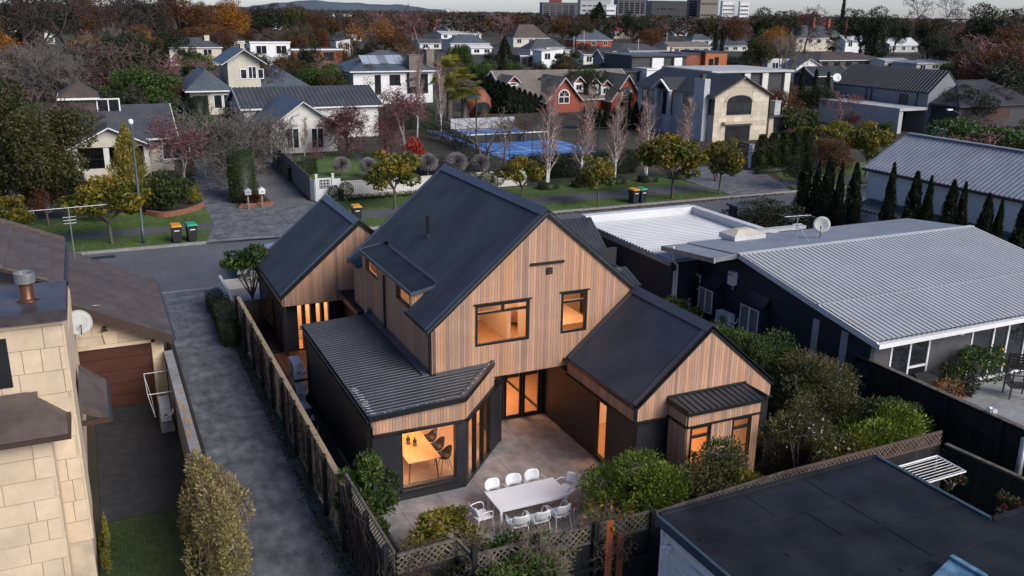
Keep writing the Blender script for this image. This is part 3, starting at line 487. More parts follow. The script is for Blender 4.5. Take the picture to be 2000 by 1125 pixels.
wall('wing_side_wall', H, 'black_paint', (-5.96, ky0+.5), Y1, -X1, ky1-ky0-.6, const(0), const(2.1), [(lw[0]-.5, lw[1]-.5, lw[2], lw[3])], .12); window(H, (-5.96, ky0+.5), Y1, -X1, lw[0]-.5, lw[1]-.5, lw[2], lw[3], fw=.05, sill=False, mull=[lw[0]-.5+.25]); MB().box(-6.14, 12.1, .70, -5.965, 13.5, .75).build('window_sill', 'black_frame', H)
xs = [-11.94+.979*(x+11.94) for x in (-5.24, -5.04, -4.92, -4.71, -4.5, -4.3, -4.17, -3.98)]
eh = [(xs[2*i]+5.98, xs[2*i+1]+5.98, .12, 2.10) for i in range(4)]
wall('entry_wall', H, 'black_paint', (-5.96, ky0+.52), X1, -Y1, 4.2, const(0), const(2.12), eh, .1)
for a, b, c, d in eh: window(H, (-5.98, ky0+.52), X1, -Y1, a, b, c, d, fw=.02, depth=.06, out=0, sill=False, trans=[(.95, 0, 9)], name='slot_window')
MB().box(-5.97, ky0+.02, 0, -5.87, ky0+.12, 2.13).build('corner_post', 'black_paint', H); MB().box(-5.98, ky0+.05, 2.10, .1, ky0+.52, 2.125).build('soffit', 'black_paint', H)
MB().box(-5.84, ky0+.65, -.05, 0, ky1-.1, .03).build('floor', 'int_floor', H); MB().box(-5.84, ky0+.64, 2.14, 0, ky1-.1, 2.2).build('ceiling', 'int_white', H); MB().box(-5.8, 12.0, .04, 0, 12.08, 2.13).build('partition', 'int_cream', H); MB().box(0, ky0, 0, .12, ky1, 2.5).build('wing_right_wall', 'black_paint', H); MB().box(-6, ky1-.1, 0, .1, ky1, 2.5).build('wing_back_wall', 'black_paint', H)
lamp('ceiling_light_entry', (-4.4, 11.3, 2.10), 2.4, .8, 38); lamp('ceiling_light_study', (-4.2, 13.6, 2.10), 1.8, 1.6, 30)
# link between the volumes
MB().box(-3.62, LM, 0, 0, ky0+.4, 2.45).build('link_wall', 'black_paint', H); MB().box(-3.86, LM-1.3, 2.46, 0, ky0+.02, 2.52).build('link_roof', 'membrane', H)
boards(H, (-3.64, ky0+.3), -Y1, -X1, 1.5, const(2.05), const(2.45), (), (), True); MB().box(-3.9, LM-1.3, 2.43, -3.84, ky0, 2.55).build('link_gutter', 'roof_trim', H)
# rear right bits beyond the main roof
rs = np.array((0, -1.6, -1.15)); rl = np.linalg.norm(rs); roof_sheet('roof', H, 'roof_low', (2.5, 13.25, 3.72), (9.2, 13.25, 3.72), rs/rl, rl, .19, .03, 'corr'); MB().box(2.6, 11.75, 0, 9.05, 14.6, 2.58).build('rear_wall', 'cedar', H); q = [(2.5, 13.25, 3.72), (9.2, 13.25, 3.72), (9.2, 15, 2.5), (2.5, 15, 2.5)]; MB().hexa([(p[0], p[1], p[2]-.08) for p in q], q).build('roof', 'roof_black', H)
ls = np.array((0, -1.2, -.45)); ll = np.linalg.norm(ls); roof_sheet('lean_roof', H, 'roof_low', (3.8, 7.3, 3.02), (7.5, 7.3, 3.02), ls/ll, ll, .2, .03, 'corr'); MB().box(3.75, 6.2, 0, 7.3, 9, 2.52).build('lean_wall', 'black_paint', H)
# deck
dk = tag(MB().box(-7.05, 6.15, -.05, -3.66, 10.5, .08).build('deck', 'soil'), kind='structure')
for i in range(24):
    x = -7.04+i*.141; MB().box(x, 6.16, .085, x+.134, 10.5, .115, random.random()).build('plank', 'deck', dk)
# ================================================================== patio furniture (white), indoor furniture
def bezier_arc(pts, n=6):
    P = [np.array(p, float) for p in pts]; out = []
    for i in range(len(P)-1):
        p0 = P[max(i-1, 0)]; p1 = P[i]; p2 = P[i+1]; p3 = P[min(i+2, len(P)-1)]
        for k in range(n):
            t = k/n; out.append(.5*((2*p1)+(-p0+p2)*t+(2*p0-5*p1+4*p2-p3)*t*t+(-p0+3*p1-3*p2+p3)*t**3))
    return out+[P[-1]]
def curved_panel(mb, w_, h_, y0, z0, lean, bow, th=.014, nu=8, nv=5, rnd=.25, seg=None):
    """bowed, rounded back panel facing -y (front)"""
    vs = []; fs = []
    for s_ in (0, 1):
        for j in range(nv+1):
            t = j/nv; ww = w_/2*(1-rnd*max(0, (abs(t-.5)*2))**4)
            for i in range(nu+1):
                a = (i/nu)*2-1; vs.append((a*ww, y0+lean*t-bow*a*a+s_*th, z0+h_*t))
    m = (nu+1)*(nv+1); q = lambda i, j, s_: s_*m+j*(nu+1)+i
    for j in range(nv):
        for i in range(nu): fs += [(q(i, j, 0), q(i+1, j, 0), q(i+1, j+1, 0), q(i, j+1, 0)), (q(i+1, j, 1), q(i, j, 1), q(i, j+1, 1), q(i+1, j+1, 1))]
    for i in range(nu): fs += [(q(i, 0, 1), q(i+1, 0, 1), q(i+1, 0, 0), q(i, 0, 0)), (q(i, nv, 0), q(i+1, nv, 0), q(i+1, nv, 1), q(i, nv, 1))]
    for j in range(nv): fs += [(q(0, j, 0), q(0, j+1, 0), q(0, j+1, 1), q(0, j, 1)), (q(nu, j, 1), q(nu, j+1, 1), q(nu, j+1, 0), q(nu, j, 0))]
    return mb.add(vs, fs)
def patio_chair():
    t = thing('patio_chair', 'x', 'chair')      # faces -y: backrest at +y
    s_ = MB(); n = 10; pr = [(-.23, -.22), (.23, -.22), (.24, -.1), (.22, .2), (.15, .23), (-.15, .23), (-.22, .2), (-.24, -.1)]
    s_.hexa([(x, y, .425) for x, y in pr], [(x, y, .45) for x, y in pr]); s_.build('seat', 'white_plastic', t, local=True)
    curved_panel(MB(), .47, .30, .26, .50, .07, .07).build('backrest', 'white_plastic', t, True, True)
    for sg in (-1, 1):
        MB().tube((sg*.21, -.20, .44), (sg*.25, -.24, 0), .014, n=6).build('leg', 'white_plastic', t, local=True)
        MB().tube((sg*.21, .20, .44), (sg*.25, .29, 0), .014, n=6).build('leg', 'white_plastic', t, local=True)
        MB().path(bezier_arc([(sg*.22, .22, .44), (sg*.235, .24, .56), (sg*.27, .12, .645), (sg*.27, -.14, .645), (sg*.235, -.20, .55), (sg*.215, -.2, .44)], 5), .013).build('armrest', 'white_plastic', t, local=True)
    return t
tb = thing('patio_table', 'white rectangular outdoor table on the concrete patio', 'table', (-2.44, -3.96, .012))
MB().box(-3.46, -4.45, .715, -1.42, -3.48, .75).build('tabletop', 'white_plastic', tb); MB().box(-3.42, -4.41, .64, -1.46, -3.52, .712).build('apron', 'white_plastic', tb)
for x in (-3.41, -1.53):
    for y in (-4.40, -3.59): MB().box(x, y, .012, x+.06, y+.06, .64).build('leg', 'white_plastic', tb)
for i, (x, y, a, lb) in enumerate([(-3.02, -3.28, 8, 'white patio chair on the house side of the table, nearest the dining window'), (-2.42, -3.26, -4, 'middle white patio chair on the house side of the table'), (-1.82, -3.24, 3, 'white patio chair on the house side of the table, nearest the right wing'),
    (-3.08, -4.72, 176, 'white patio chair backing onto the lattice fence, at the lane end'), (-2.50, -4.74, 182, 'middle white patio chair with its back to the lattice fence'), (-1.88, -4.70, 187, 'white patio chair with its back to the lattice fence, nearest the round shrubs'),
    (-3.78, -4.02, 98, 'white patio chair at the head of the table towards the lane'), (-1.12, -3.72, -68, 'white patio chair at the table end beside the round green shrub')]):
    inst('patio_chair', patio_chair, (x, y, .012), math.radians(a), 1., lb, 'white chairs round the patio table')
# dining table indoors
tb = thing('dining_table', 'long orange wood dining table behind the dining window', 'table', (-4.3, -.17, .03))
MB().box(-4.79, -1.12, .71, -3.81, 1.35, .74).build('tabletop', 'int_wood', tb)
for x, sx_ in ((-4.68, -1), (-3.92, 1)):
    for y, sy_ in ((-.95, -1), (1.15, 1)): MB().tube((x, y, .71), (x+sx_*.07, y+sy_*.07, .03), .025, .015).build('leg', 'int_dark', tb)
def dining_chair():
    t = thing('dining_chair', 'x', 'chair'); s_ = MB(); prof = [(.02, .0), (.15, .005), (.21, .04), (.235, .12)]
    n = 14; vs = []; fs = []
    for r, z in prof: vs += [(r*math.cos(2*math.pi*i/n), r*math.sin(2*math.pi*i/n)*.95, .44+z+(.24*(z/.12)*max(0, math.sin(2*math.pi*i/n))**1.2)) for i in range(n)]
    for j in range(len(prof)-1): fs += [(j*n+i, j*n+(i+1) % n, (j+1)*n+(i+1) % n, (j+1)*n+i) for i in range(n)]
    fs.append(tuple(range(n-1, -1, -1))); s_.add(vs, fs); s_.build('seat_shell', 'int_dark', t, True, True)
    for a in (45, 135, 225, 315):
        c, d = math.cos(math.radians(a)), math.sin(math.radians(a)); MB().tube((c*.12, d*.12, .45), (c*.28, d*.28, 0), .011, .008, 6).build('leg', 'int_dark', t, local=True)
    return t
for k, y in enumerate((-.72, -.12, .5)):
    inst('dining_chair', dining_chair, (-3.55, y, .03), math.radians(-90+random.uniform(-8, 8)), 1., ['dark shell dining chair nearest the dining window glass', 'middle dark shell dining chair on the right of the table', 'dark shell dining chair farthest from the dining window'][k], 'dark dining chairs')
inst('dining_chair', dining_chair, (-5.1, .1, .03), math.radians(90), 1., 'dark shell dining chair on the left of the indoor table', 'dark dining chairs')
def bottle(x, y, lb, h=.26):
    t = thing('ribbed_bottle', lb, 'bottle', (x, y, .74)); MB().lathe([(.055, 0), (.062, .01), (.062, h*.62), (.05, h*.72), (.02, h*.82), (.02, h*.97), (.026, h)], (x, y, .742), 16).build('body', 'int_dark', t, True)
    for k in range(7): a = k/7*math.pi*2; MB().box(x+.062*math.cos(a)-.004, y+.062*math.sin(a)-.004, .76, x+.062*math.cos(a)+.004, y+.062*math.sin(a)+.004, .86).build('stripe', 'white_paint', t)
bottle(-4.41, .03, 'left ribbed bottle on the indoor dining table'); bottle(-4.27, -.16, 'right ribbed bottle on the indoor dining table, nearer the glass')
# upstairs: desk, chair, bed
t = thing('desk', 'small wooden desk behind the wide upstairs window', 'desk', (-2.75, 1.0, 2.62)); MB().box(-3.3, .55, 3.30, -2.0, 1.25, 3.34).build('desktop', 'int_wood', t)
for x in (-3.2, -2.1):
    for y in (.62, 1.18): MB().tube((x, y, 3.30), (x, y, 2.62), .02).build('leg', 'int_wood', t)
t = thing('bed', 'bed with curved padded headboard behind the narrow upstairs window', 'bed', (1.5, 2.2, 2.62)); MB().box(.7, 1.6, 2.75, 2.6, 3.7, 3.15).build('mattress', 'int_cream', t)
hb = MB(); n = 14; P_ = [(.35+.95*math.cos(math.pi*(1-i/n)*.5), 3.2+.55*math.sin(math.pi*(1-i/n)*.5)) for i in range(n+1)]
for i in range(n): a, b = P_[i], P_[i+1]; hb.hexa([(a[0], a[1], 2.7), (b[0], b[1], 2.7), (b[0]*.9+.03, b[1]-.12, 2.7), (a[0]*.9+.03, a[1]-.12, 2.7)], [(a[0], a[1], 3.9), (b[0], b[1], 3.75), (b[0]*.9+.03, b[1]-.12, 3.75), (a[0]*.9+.03, a[1]-.12, 3.9)])
hb.build('headboard', 'int_cream', t, True)
for x in (.75, 2.5): MB().box(x, 1.7, 2.62, x+.08, 1.78, 2.75).build('leg', 'int_dark', t)
t = thing('striped_stool', 'dark striped stool inside the bay window', 'stool', (2.5, -4.2, .03)); MB().box(2.3, -4.35, .95, 2.75, -4.0, 1.03).build('seat', 'int_cream', t)
for k in range(5): MB().box(2.31+k*.09, -4.36, 1.035, 2.35+k*.09, -3.99, 1.05).build('stripe', 'int_dark', t)
for x in (2.33, 2.7):
    for y in (-4.32, -4.04): MB().tube((x, y, .95), (x, y, .03), .015).build('leg', 'int_dark', t)

# ================================================================== heat pumps and the like on the cedar house
def heatpump():
    t = thing('heat_pump', 'x', 'heat pump'); MB().box(-.16, -.40, .06, .16, .40, .62).build('case', 'aircon', t, local=True)      # fan faces -x
    g = MB(); g.lathe([(.21, 0), (.21, .012)], (0, 0, 0), 20); g.v = [(-.163-z*.8, x-.08, y+.34) for x, y, z in g.v]; fg = g.build('fan_grille', 'aircon_dark', t, local=True)
    for k in range(5): MB().box(-.185, -.08-.19, .20+k*.07, -.176, -.08+.19, .208+k*.07).build('grille_bar', 'aircon', fg, local=True)
    MB().box(-.1, -.425, .22, .1, -.40, .38).build('service_cover', 'aircon', t, local=True); MB().box(-.05, -.43, .27, .05, -.426, .33).build('label_plate', 'aircon_dark', t, local=True)
    for y in (-.28, .28): MB().box(-.17, y-.03, 0, .17, y+.03, .06).build('foot', 'aircon_dark', t, local=True)
    MB().path(bezier_arc([(.06, -.42, .30), (.14, -.50, .32), (.2, -.50, .42), (.22, -.48, .5)], 5), .028, 8).build('pipe', 'white_plastic', t, local=True)
    return t
inst('heat_pump', heatpump, (-6.36, 6.25, .80), 0, 1, 'upper of two white heat pumps on the black side wall by the deck', 'heat pumps'); inst('heat_pump', heatpump, (-6.36, 6.05, .06), 0, 1, 'lower of two white heat pumps on the black side wall by the deck', 'heat pumps')
t = thing('heat_pump_bracket', 'wall bracket carrying the upper heat pump', 'bracket', (-6.3, 6.2, .7))
for y in (5.95, 6.55): MB().box(-6.52, y, .73, -6.02, y+.04, .80).build('arm', 'metal_dark', t)
t = thing('garden_box', 'small grey plastic service box beside the lane fence', 'box', (-6.55, 4.9, 0)); MB().rbox((-6.55, 4.9, 0), .5, .6, .28, .1).build('case', 'aircon_dark', t); MB().rbox((-6.55, 4.9, .285), .54, .64, .03, .1).build('lid', 'aircon', t)
MB().lathe([(.07, 0), (.09, .05), (.05, .16), (.02, .2)], (-6.3, 4.25, 0), 12).build('garden_lamp', 'aircon', None, True); tag(bpy.data.objects['garden_lamp'], 'small pale garden light on the soil by the black wall', 'lamp')

# ================================================================== stone house on the left
S = thing('stone_house', 'cream stone block house with brown shingle roofs at the left edge', 'house', (-14.5, 2, 0))
def blocks(p0, u, n, L, z0, z1, row=.52, holes=(), ztop=None, seed=1, parent=S, mt='stone', th=.03, lens=(.5, .95), name='stone_block'):
    r = random.Random(seed); p0 = np.array(p0, float); u = np.array(u, float); n = np.array(n, float); nz = max(1, int(round((z1-z0)/row))); hz = (z1-z0)/nz
    for k in range(nz):
        a = -r.uniform(0, .5)
        while a < L:
            b = a+r.choice([.38, .42, .8, .9, 1.0])*lens[1]; s0, s1 = max(a, 0), min(b, L); za, zb = z0+k*hz, z0+(k+1)*hz
            a = b
            if s1-s0 < .06: continue
            if any(s0 < h[1]-.01 and s1 > h[0]+.01 and za < h[3]-.01 and zb > h[2]+.01 for h in holes):
                # clip sideways against openings, drop what lies inside
                segs = [(s0, s1)]
                for h in holes:
                    if za < h[3]-.01 and zb > h[2]+.01:
                        segs = [q for s_ in segs for q in ((s_[0], min(s_[1], h[0])), (max(s_[0], h[1]), s_[1])) if q[1]-q[0] > .05]
            else: segs = [(s0, s1)]
            for s0_, s1_ in segs:
                t0 = zb if ztop is None else min(zb, ztop(s0_)); t1 = zb if ztop is None else min(zb, ztop(s1_))
                if t0 < za+.03 and t1 < za+.03: continue
                t0, t1 = max(t0, za+.01), max(t1, za+.01); g_ = .007
                q = [p0+u*(s0_+g_)+n*0, p0+u*(s1_-g_)+n*0, p0+u*(s1_-g_)+n*th, p0+u*(s0_+g_)+n*th]
                MB().hexa([(*p, za+g_) for p in q], [(*q[0], t0-g_), (*q[1], t1-g_), (*q[2], t1-g_), (*q[3], t0-g_)], r.random()).build(name, mt, parent)
# chimney tower with brown cap
cw = MB().box(-15.4, -2.5, 0, -12.92, -.7, 6.55).build('chimney', 'mortar', S); blocks((-15.3, -2.5), X1, -Y1, 2.36, 1.2, 6.5, seed=3, parent=cw); blocks((-12.92, -2.5), Y1, X1, 1.8, 1.2, 6.5, seed=4, parent=cw)
MB().box(-15.4, -2.62, 6.50, -12.86, -.62, 6.62).build('cornice', 'stone', cw)
cap = MB().box(-15.6, -2.78, 6.62, -12.80, -.45, 6.86).build('chimney_cap', 'brown_slab', cw)
fl_ = thing('flue', 'metal flue with copper base on the brown chimney cap', 'flue', (-13.55, -1.75, 6.86)); MB().lathe([(.24, 0), (.2, .02), (.15, .05), (.15, .42)], (-13.55, -1.75, 6.862), 18).build('base', 'copper', fl_, True)
MB().lathe([(.16, .38), (.205, .40), (.21, .62), (.195, .62), (.195, .52), (.0, .50)], (-13.55, -1.75, 6.86), 18, cap=False).build('cowl', 'metal', fl_)
# bay in front of the chimney, with its hipped roof
bwl = MB().box(-15.4, -3.35, 0, -13.42, -2.54, 4.4).build('bay_wall', 'mortar', S); blocks((-15.3, -3.35), X1, -Y1, 1.88, .4, 4.35, seed=8, parent=bwl); blocks((-13.42, -3.35), Y1, X1, .8, .4, 4.35, seed=9, parent=bwl)
br = MB(); br.hexa([(-15.6, -3.75, 4.45), (-13.05, -3.75, 4.45), (-13.05, -2.56, 4.45), (-15.6, -2.56, 4.45)], [(-15.6, -2.75, 5.05), (-13.75, -2.75, 5.05), (-13.75, -2.56, 5.05), (-15.6, -2.56, 5.05)]); bro = br.build('bay_roof', 'brown_roof', S)
for k in range(4):
    f0, f1 = k/4, (k+1)/4; z0 = 4.46+.6*f0; y0 = -3.77+1.0*f0; MB().hexa([(-15.6, y0, z0), (-13.03-.7*f0, y0, z0), (-13.03-.7*f0+.0, y0+.3, z0+.16), (-15.6, y0+.3, z0+.16)], [(-15.6, y0, z0+.03), (-13.03-.7*f0, y0, z0+.03), (-13.03-.7*f0, y0+.3, z0+.19), (-15.6, y0+.3, z0+.19)]).build('shingle_course', 'brown_roof', bro)
MB().box(-15.6, -3.83, 4.37, -12.98, -3.74, 4.47).build('gutter', 'brown_trim', bro); MB().box(-13.06, -3.75, 4.37, -12.98, -2.6, 4.47).build('gutter', 'brown_trim', bro)
MB().box(-15.4, -2.56, 5.2, -14.0, -2.535, 6.3).build('window', 'glass_dark', S)
# wall behind the chimney, hood roof over the recess, main roof
mw = MB().box(-16, -.7, 0, -13.08, 7.7, 4.6).build('main_wall', 'mortar', S); blocks((-13.08, -.7), Y1, X1, 8.3, .2, 4.4, seed=12, parent=mw)
MB().box(-13.05, -2.4, 0, -12.98, 1.3, .9).build('plinth', 'stone', S)
hd = MB(); hd.hexa([(-12.98, 1.6, 2.62), (-12.30, 1.55, 2.32), (-12.30, 4.4, 2.32), (-12.98, 4.4, 2.62)], [(-12.98, 1.6, 2.98), (-12.30, 1.55, 2.40), (-12.30, 4.4, 2.40), (-12.98, 4.4, 2.98)]); hr = hd.build('hood_roof', 'brown_roof', S)
MB().box(-12.31, 1.5, 2.28, -12.22, 4.45, 2.38).build('gutter', 'metal_dark', hr); MB().box(-12.98, 1.5, 2.28, -12.31, 1.56, 2.42).build('gutter', 'brown_trim', hr)
def courses(parent, x0, z0, x1, z1, y0, y1, n, mt='brown_roof', name='roof_panel'):
    for k in range(n):
        a, b = k/n, (k+1)/n; xa, xb = x0+(x1-x0)*a, x0+(x1-x0)*b; za, zb = z0+(z1-z0)*a, z0+(z1-z0)*b
        m_ = 4
        for j in range(m_):
            ya, yb = y0+(y1-y0)*j/m_, y0+(y1-y0)*(j+1)/m_-.004
            MB().hexa([(xa, ya, za-.03), (xb, ya, zb-.03), (xb, yb, zb-.03), (xa, yb, za-.03)], [(xa, ya, za), (xb+.03, ya, zb+.085), (xb+.03, yb, zb+.085), (xa, yb, za)], random.random()).build(name, mt, parent)
mr = MB(); mr.hexa([(-17.5, 7.2, 6.45), (-13.22, 7.2, 4.55), (-13.22, 13.1, 4.55), (-17.5, 13.1, 6.45)], [(-17.5, 7.2, 6.53), (-13.22, 7.2, 4.63), (-13.22, 13.1, 4.63), (-17.5, 13.1, 6.53)]); mro = mr.build('main_roof', 'brown_trim', S)
courses(mro, -17.5, 6.58, -13.2, 4.67, 7.15, 13.15, 11); MB().box(-13.2, 7.15, 4.48, -13.08, 13.15, 4.60).build('gutter', 'metal_dark', mro); MB().hexa([(-17.5, 13.05, 6.42), (-13.2, 13.05, 4.52), (-13.2, 13.2, 4.52), (-17.5, 13.2, 6.42)], [(-17.5, 13.05, 6.72), (-13.2, 13.05, 4.82), (-13.2, 13.2, 4.82), (-17.5, 13.2, 6.72)]).build('verge_tile', 'brown_roof', mro); MB().box(-17.5, 7.3, 0, -13.4, 13, 4.5).build('upper_wall', 'stone', S)
# garage
G_ = thing('stone_garage', 'stone garage with brown roof and dark red door by the lane', 'garage', (-12.2, 10, 0))
gzr = lambda u_: 4.15-.50*u_ if u_ > 0 else 4.15
GX0, GL = -13.6, 3.15
gwl = strips(MB(), (GX0, 7.8), X1, -Y1, GL, const(0), lambda u_: 4.05-.52*u_, [(.35, 2.75, 0, 2.2)], [.35, 2.75], 0, 0, -.2, False).build('gable_wall', 'mortar', G_)
blocks((GX0, 7.8), X1, -Y1, GL, 0.0, 4.2, .5, [(.33, 2.77, 0, 2.22)], lambda u_: 4.02-.52*u_, 21, gwl)
for x in (GX0+.24, GX0+2.77): MB().box(x, 7.72, 0, x+.10, 7.79, 2.3).build('door_surround', 'stone', G_)
MB().box(GX0+.24, 7.72, 2.2, GX0+2.87, 7.79, 2.32).build('door_surround', 'stone', G_)
MB().prism([(GX0+1.38, 7.73, 2.33), (GX0+1.72, 7.73, 2.33), (GX0+1.80, 7.73, 2.78), (GX0+1.30, 7.73, 2.78)], (0, .05, 0)).build('keystone', 'stone', G_)
gd = MB().box(GX0+.34, 7.84, 0, GX0+2.76, 7.88, 2.2).build('garage_door', 'brown_door', G_)
for k in range(5): MB().box(GX0+.35, 7.815, .02+k*.44, GX0+2.75, 7.838, .44+k*.44).build('door_panel', 'brown_door', gd)
MB().box(-13.6, 7.85, 0, -10.5, 14.1, 2.35).build('side_walls', 'mortar', G_) if 0 else MB().box(-10.62, 7.82, 0, -10.46, 14.1, 2.45).build('side_wall', 'stone', G_)
gr = MB(); gr.hexa([(-13.7, 7.35, 4.12), (-10.22, 7.35, 2.38), (-10.22, 14.3, 2.38), (-13.7, 14.3, 4.12)], [(-13.7, 7.35, 4.2), (-10.22, 7.35, 2.46), (-10.22, 14.3, 2.46), (-13.7, 14.3, 4.2)]); gro = gr.build('roof', 'brown_trim', G_)
courses(gro, -13.7, 4.24, -10.2, 2.49, 7.3, 14.35, 11); MB().hexa([(-13.7, 7.24, 3.98), (-10.2, 7.24, 2.22), (-10.2, 7.30, 2.22), (-13.7, 7.30, 3.98)], [(-13.7, 7.24, 4.28), (-10.2, 7.24, 2.54), (-10.2, 7.30, 2.54), (-13.7, 7.30, 4.28)]).build('barge_board', 'brown_trim', gro)
MB().box(-10.2, 7.25, 2.33, -10.08, 14.35, 2.45).build('gutter', 'metal_dark', gro)
q = [(-13.7, 7.35, 4.2), (-13.7, 14.3, 4.2), (-17, 14.3, 2.5), (-17, 7.35, 2.5)]; MB().hexa([(p[0], p[1], p[2]-.08) for p in q], q).build('roof_slope', 'brown_roof', gro)
t = thing('security_light', 'small brown light on the garage gable', 'light', (-12.2, 7.75, 2.9)); MB().box(-12.26, 7.66, 2.86, -12.14, 7.77, 2.95).build('head', 'brown_trim', t); MB().box(-12.30, 7.60, 2.82, -12.10, 7.66, 2.86).build('visor', 'brown_trim', t)
def dish(name, label, c, r, aim, pole, mt='dish', arm=.5):
    t = thing(name, label, 'dish', pole[-1]); aim = Vector(aim).normalized(); qn = aim.to_track_quat('Z', 'Y').to_matrix(); m = MB(); n = 24; prof = [(0.0, 0), (r*.4, r*.035), (r*.75, r*.12), (r, r*.22), (r, r*.24), (r*.7, r*.125), (0.0, .02)]
    m.lathe(prof, (0, 0, 0), n, cap=False); m.v = [tuple(np.array(qn @ Vector(v))+np.array(c)) for v in m.v]; d = m.build('reflector', mt, t, True)
    tip = np.array(c)+np.array(aim)*r*arm*1.5+np.array(qn @ Vector((0, -r*.35, 0))); low_ = np.array(c)+np.array(qn @ Vector((0, -r*.98, r*.2))); MB().tube(low_, tip, .015).build('feed_arm', 'metal_dark', t); MB().tube(tip, tip-np.array(aim)*.1, .035, .04).build('feed_horn', 'metal_dark', t)
    MB().path([np.array(c)-np.array(aim)*.02]+[np.array(p) for p in pole], .022).build('mast', 'metal_dark', t); return t
dish('satellite_dish', 'grey satellite dish on the gable of the stone garage', (-12.90, 6.55, 3.55), .40, (.25, -1, .55), [(-12.95, 6.9, 3.5), (-12.98, 7.75, 3.2)])
def antenna(name, label, base, h, L, rz, stay=True):
    t = thing(name, label, 'antenna', base); b = np.array(base); top = b+(0, 0, h); MB().tube(b, top, .022).build('mast', 'metal', t); d = np.array((math.cos(rz), math.sin(rz), 0)); e = np.array((-d[1], d[0], 0))
    MB().tube(top-d*L*.5, top+d*L*.5, .014).build('boom', 'metal', t)
    for k in range(5): p = top+d*L*(-.45+.22*k); w_ = .55-.07*k; MB().tube(p-e*w_, p+e*w_, .009).build('element', 'metal', t)
    for k in range(3): p = top-(0, 0, .35+.12*k); MB().tube(p-d*.22, p+d*.22, .012).build('element', 'metal', t)
    if stay: MB().tube(top-(0, 0, h*.3), b+np.array((.5, -.35, 0)), .014).build('stay', 'metal', t)
    return t
antenna('tv_antenna', 'wide metal TV antenna above the brown roof of the stone house', (-12.95, 13.6, 3.9), 1.9, 2.6, .1, False)
# low concrete wall, heat pump and rail beside the garage drive
cw_ = thing('concrete_wall', 'grey concrete wall with rusty patches between the drive and the lane', 'wall', (-10.35, 3.6, 0)); MB().box(-10.42, -.6, 0, -10.27, 7.7, 1.78).build('wall_body', 'concrete', cw_); MB().box(-10.47, -.62, 1.785, -10.2, 7.7, 1.85).build('coping', 'concrete', cw_)
for k in range(22):
    y = random.uniform(-.5, 5.2); c_x, rr_ = -10.335+random.uniform(-.07, .07), random.uniform(.03, .085); MB().prism([(c_x+rr_*random.uniform(.5, 1.)*math.cos(a), y+rr_*random.uniform(1.2, 3.4)*math.sin(a), 1.8515+k*.0002) for a in np.linspace(0, 6.283, 11)[:-1]], (0, 0, .003)).build('rust_patch', 'lichen', cw_)
t = thing('rubber_edging', 'thin black timber edging along the left side of the lane', 'edging', (-10.05, 6, 0))
for i in range(12): MB().box(-10.10, -1.5+i*1.2, 0, -10.0, -.32+i*1.2, .95+random.uniform(-.03, .03)).build('plank', 'fence_black', t)
inst('heat_pump', heatpump, (-10.72, 5.6, .32), math.pi*0, 1.0, 'white heat pump against the concrete wall beside the garage door', 'heat pumps')
t = thing('clothes_rail', 'white folding clothes rail on the concrete wall by the garage', 'rail', (-10.6, 5.5, 1.5)); MB().path([(-10.42, 6.6, 1.55), (-11.2, 6.6, 1.55), (-11.2, 4.9, 1.5), (-10.42, 4.9, 1.5)], .013).build('frame', 'aircon', t); MB().path([(-11.2, 6.55, 1.52), (-11.05, 6.55, .7), (-11.05, 4.95, .7), (-11.2, 4.95, 1.5)], .01).build('frame', 'white_paint', t)
MB().box(-10.9, 5.2, 0, -10.5, 6.0, .32).build('plinth_block', 'concrete', None); tag(bpy.data.objects['plinth_block'], 'concrete pad under the heat pump by the garage', 'pad')

# ================================================================== dark neighbour with pale ribbed roofs (right)
N_ = thing('navy_house', 'single storey navy house with wide pale ribbed metal roof', 'house', (16, 2, 0))
NX, NY = 11.05, 24.5
def slope(name, parent, m, p, q, r, pitch, hh, prof):   # p->q along ridge, r = vector down
    r = np.array(r, float); L = np.linalg.norm(r); return roof_sheet(name, parent, m, p, q, r/L, L, pitch, hh, prof)
slope('roof', N_, 'white_roof', (NX, 4.5, 3.86), (NX+13.2, 4.5, 3.86), (0, -4.45, -.76), .235, .075, 'groove'); slope('roof', N_, 'white_roof', (NX+.05, .08, 3.085), (NX+13.2, .08, 3.085), (0, -2.8, -.47), .235, .075, 'groove')
MB().box(NX-.06, .0, 3.10, NX+13.2, .12, 3.145).build('roof_joint', 'white_roof', N_)
slope('rear_roof', N_, 'grey_roof', (NX, 4.5, 3.86), (NX+13.2, 4.5, 3.86), (0, 3.6, -.35), .22, .02, 'corr'); slope('rear_roof', N_, 'grey_roof', (NX-1.2, 4.6, 3.80), (NX, 4.6, 3.80), (0, 3.6, -.35), .22, .02, 'corr')
MB().box(NX-.1, 4.40, 3.87, NX+13.2, 4.62, 3.925).build('ridge_cap', 'white_roof2', N_)
b = MB(); beam(b, (NX-.03, 4.55, 3.80), (NX-.03, .05, 3.02), .06, .22); b.build('barge_board', 'white_paint', N_); b = MB(); beam(b, (NX-.03, .05, 3.02), (NX-.03, -2.78, 2.55), .06, .22); b.build('barge_board', 'white_paint', N_)
b = MB(); beam(b, (NX-.03, 4.6, 3.80), (NX-1.25, 4.62, 3.74), .08, .2); b.build('fascia', 'metal', N_); b = MB(); beam(b, (NX-1.22, 4.55, 3.72), (NX-1.22, 8.2, 3.36), .08, .2); b.build('fascia', 'metal', N_)
MB().box(NX-.06, -2.92, 2.46, NX+13.2, -2.76, 2.62).build('gutter', 'white_paint', N_)
wall('side_wall', N_, 'navy', (11.3, 8.2), -Y1, -X1, 10.5, const(0), lambda u_: min(3.72, 3.72-(u_-3.7)*.17) if u_ > 3.7 else 3.45+.08*u_, [(.0, .0, 0, 0)], .2, 0, [3.7])
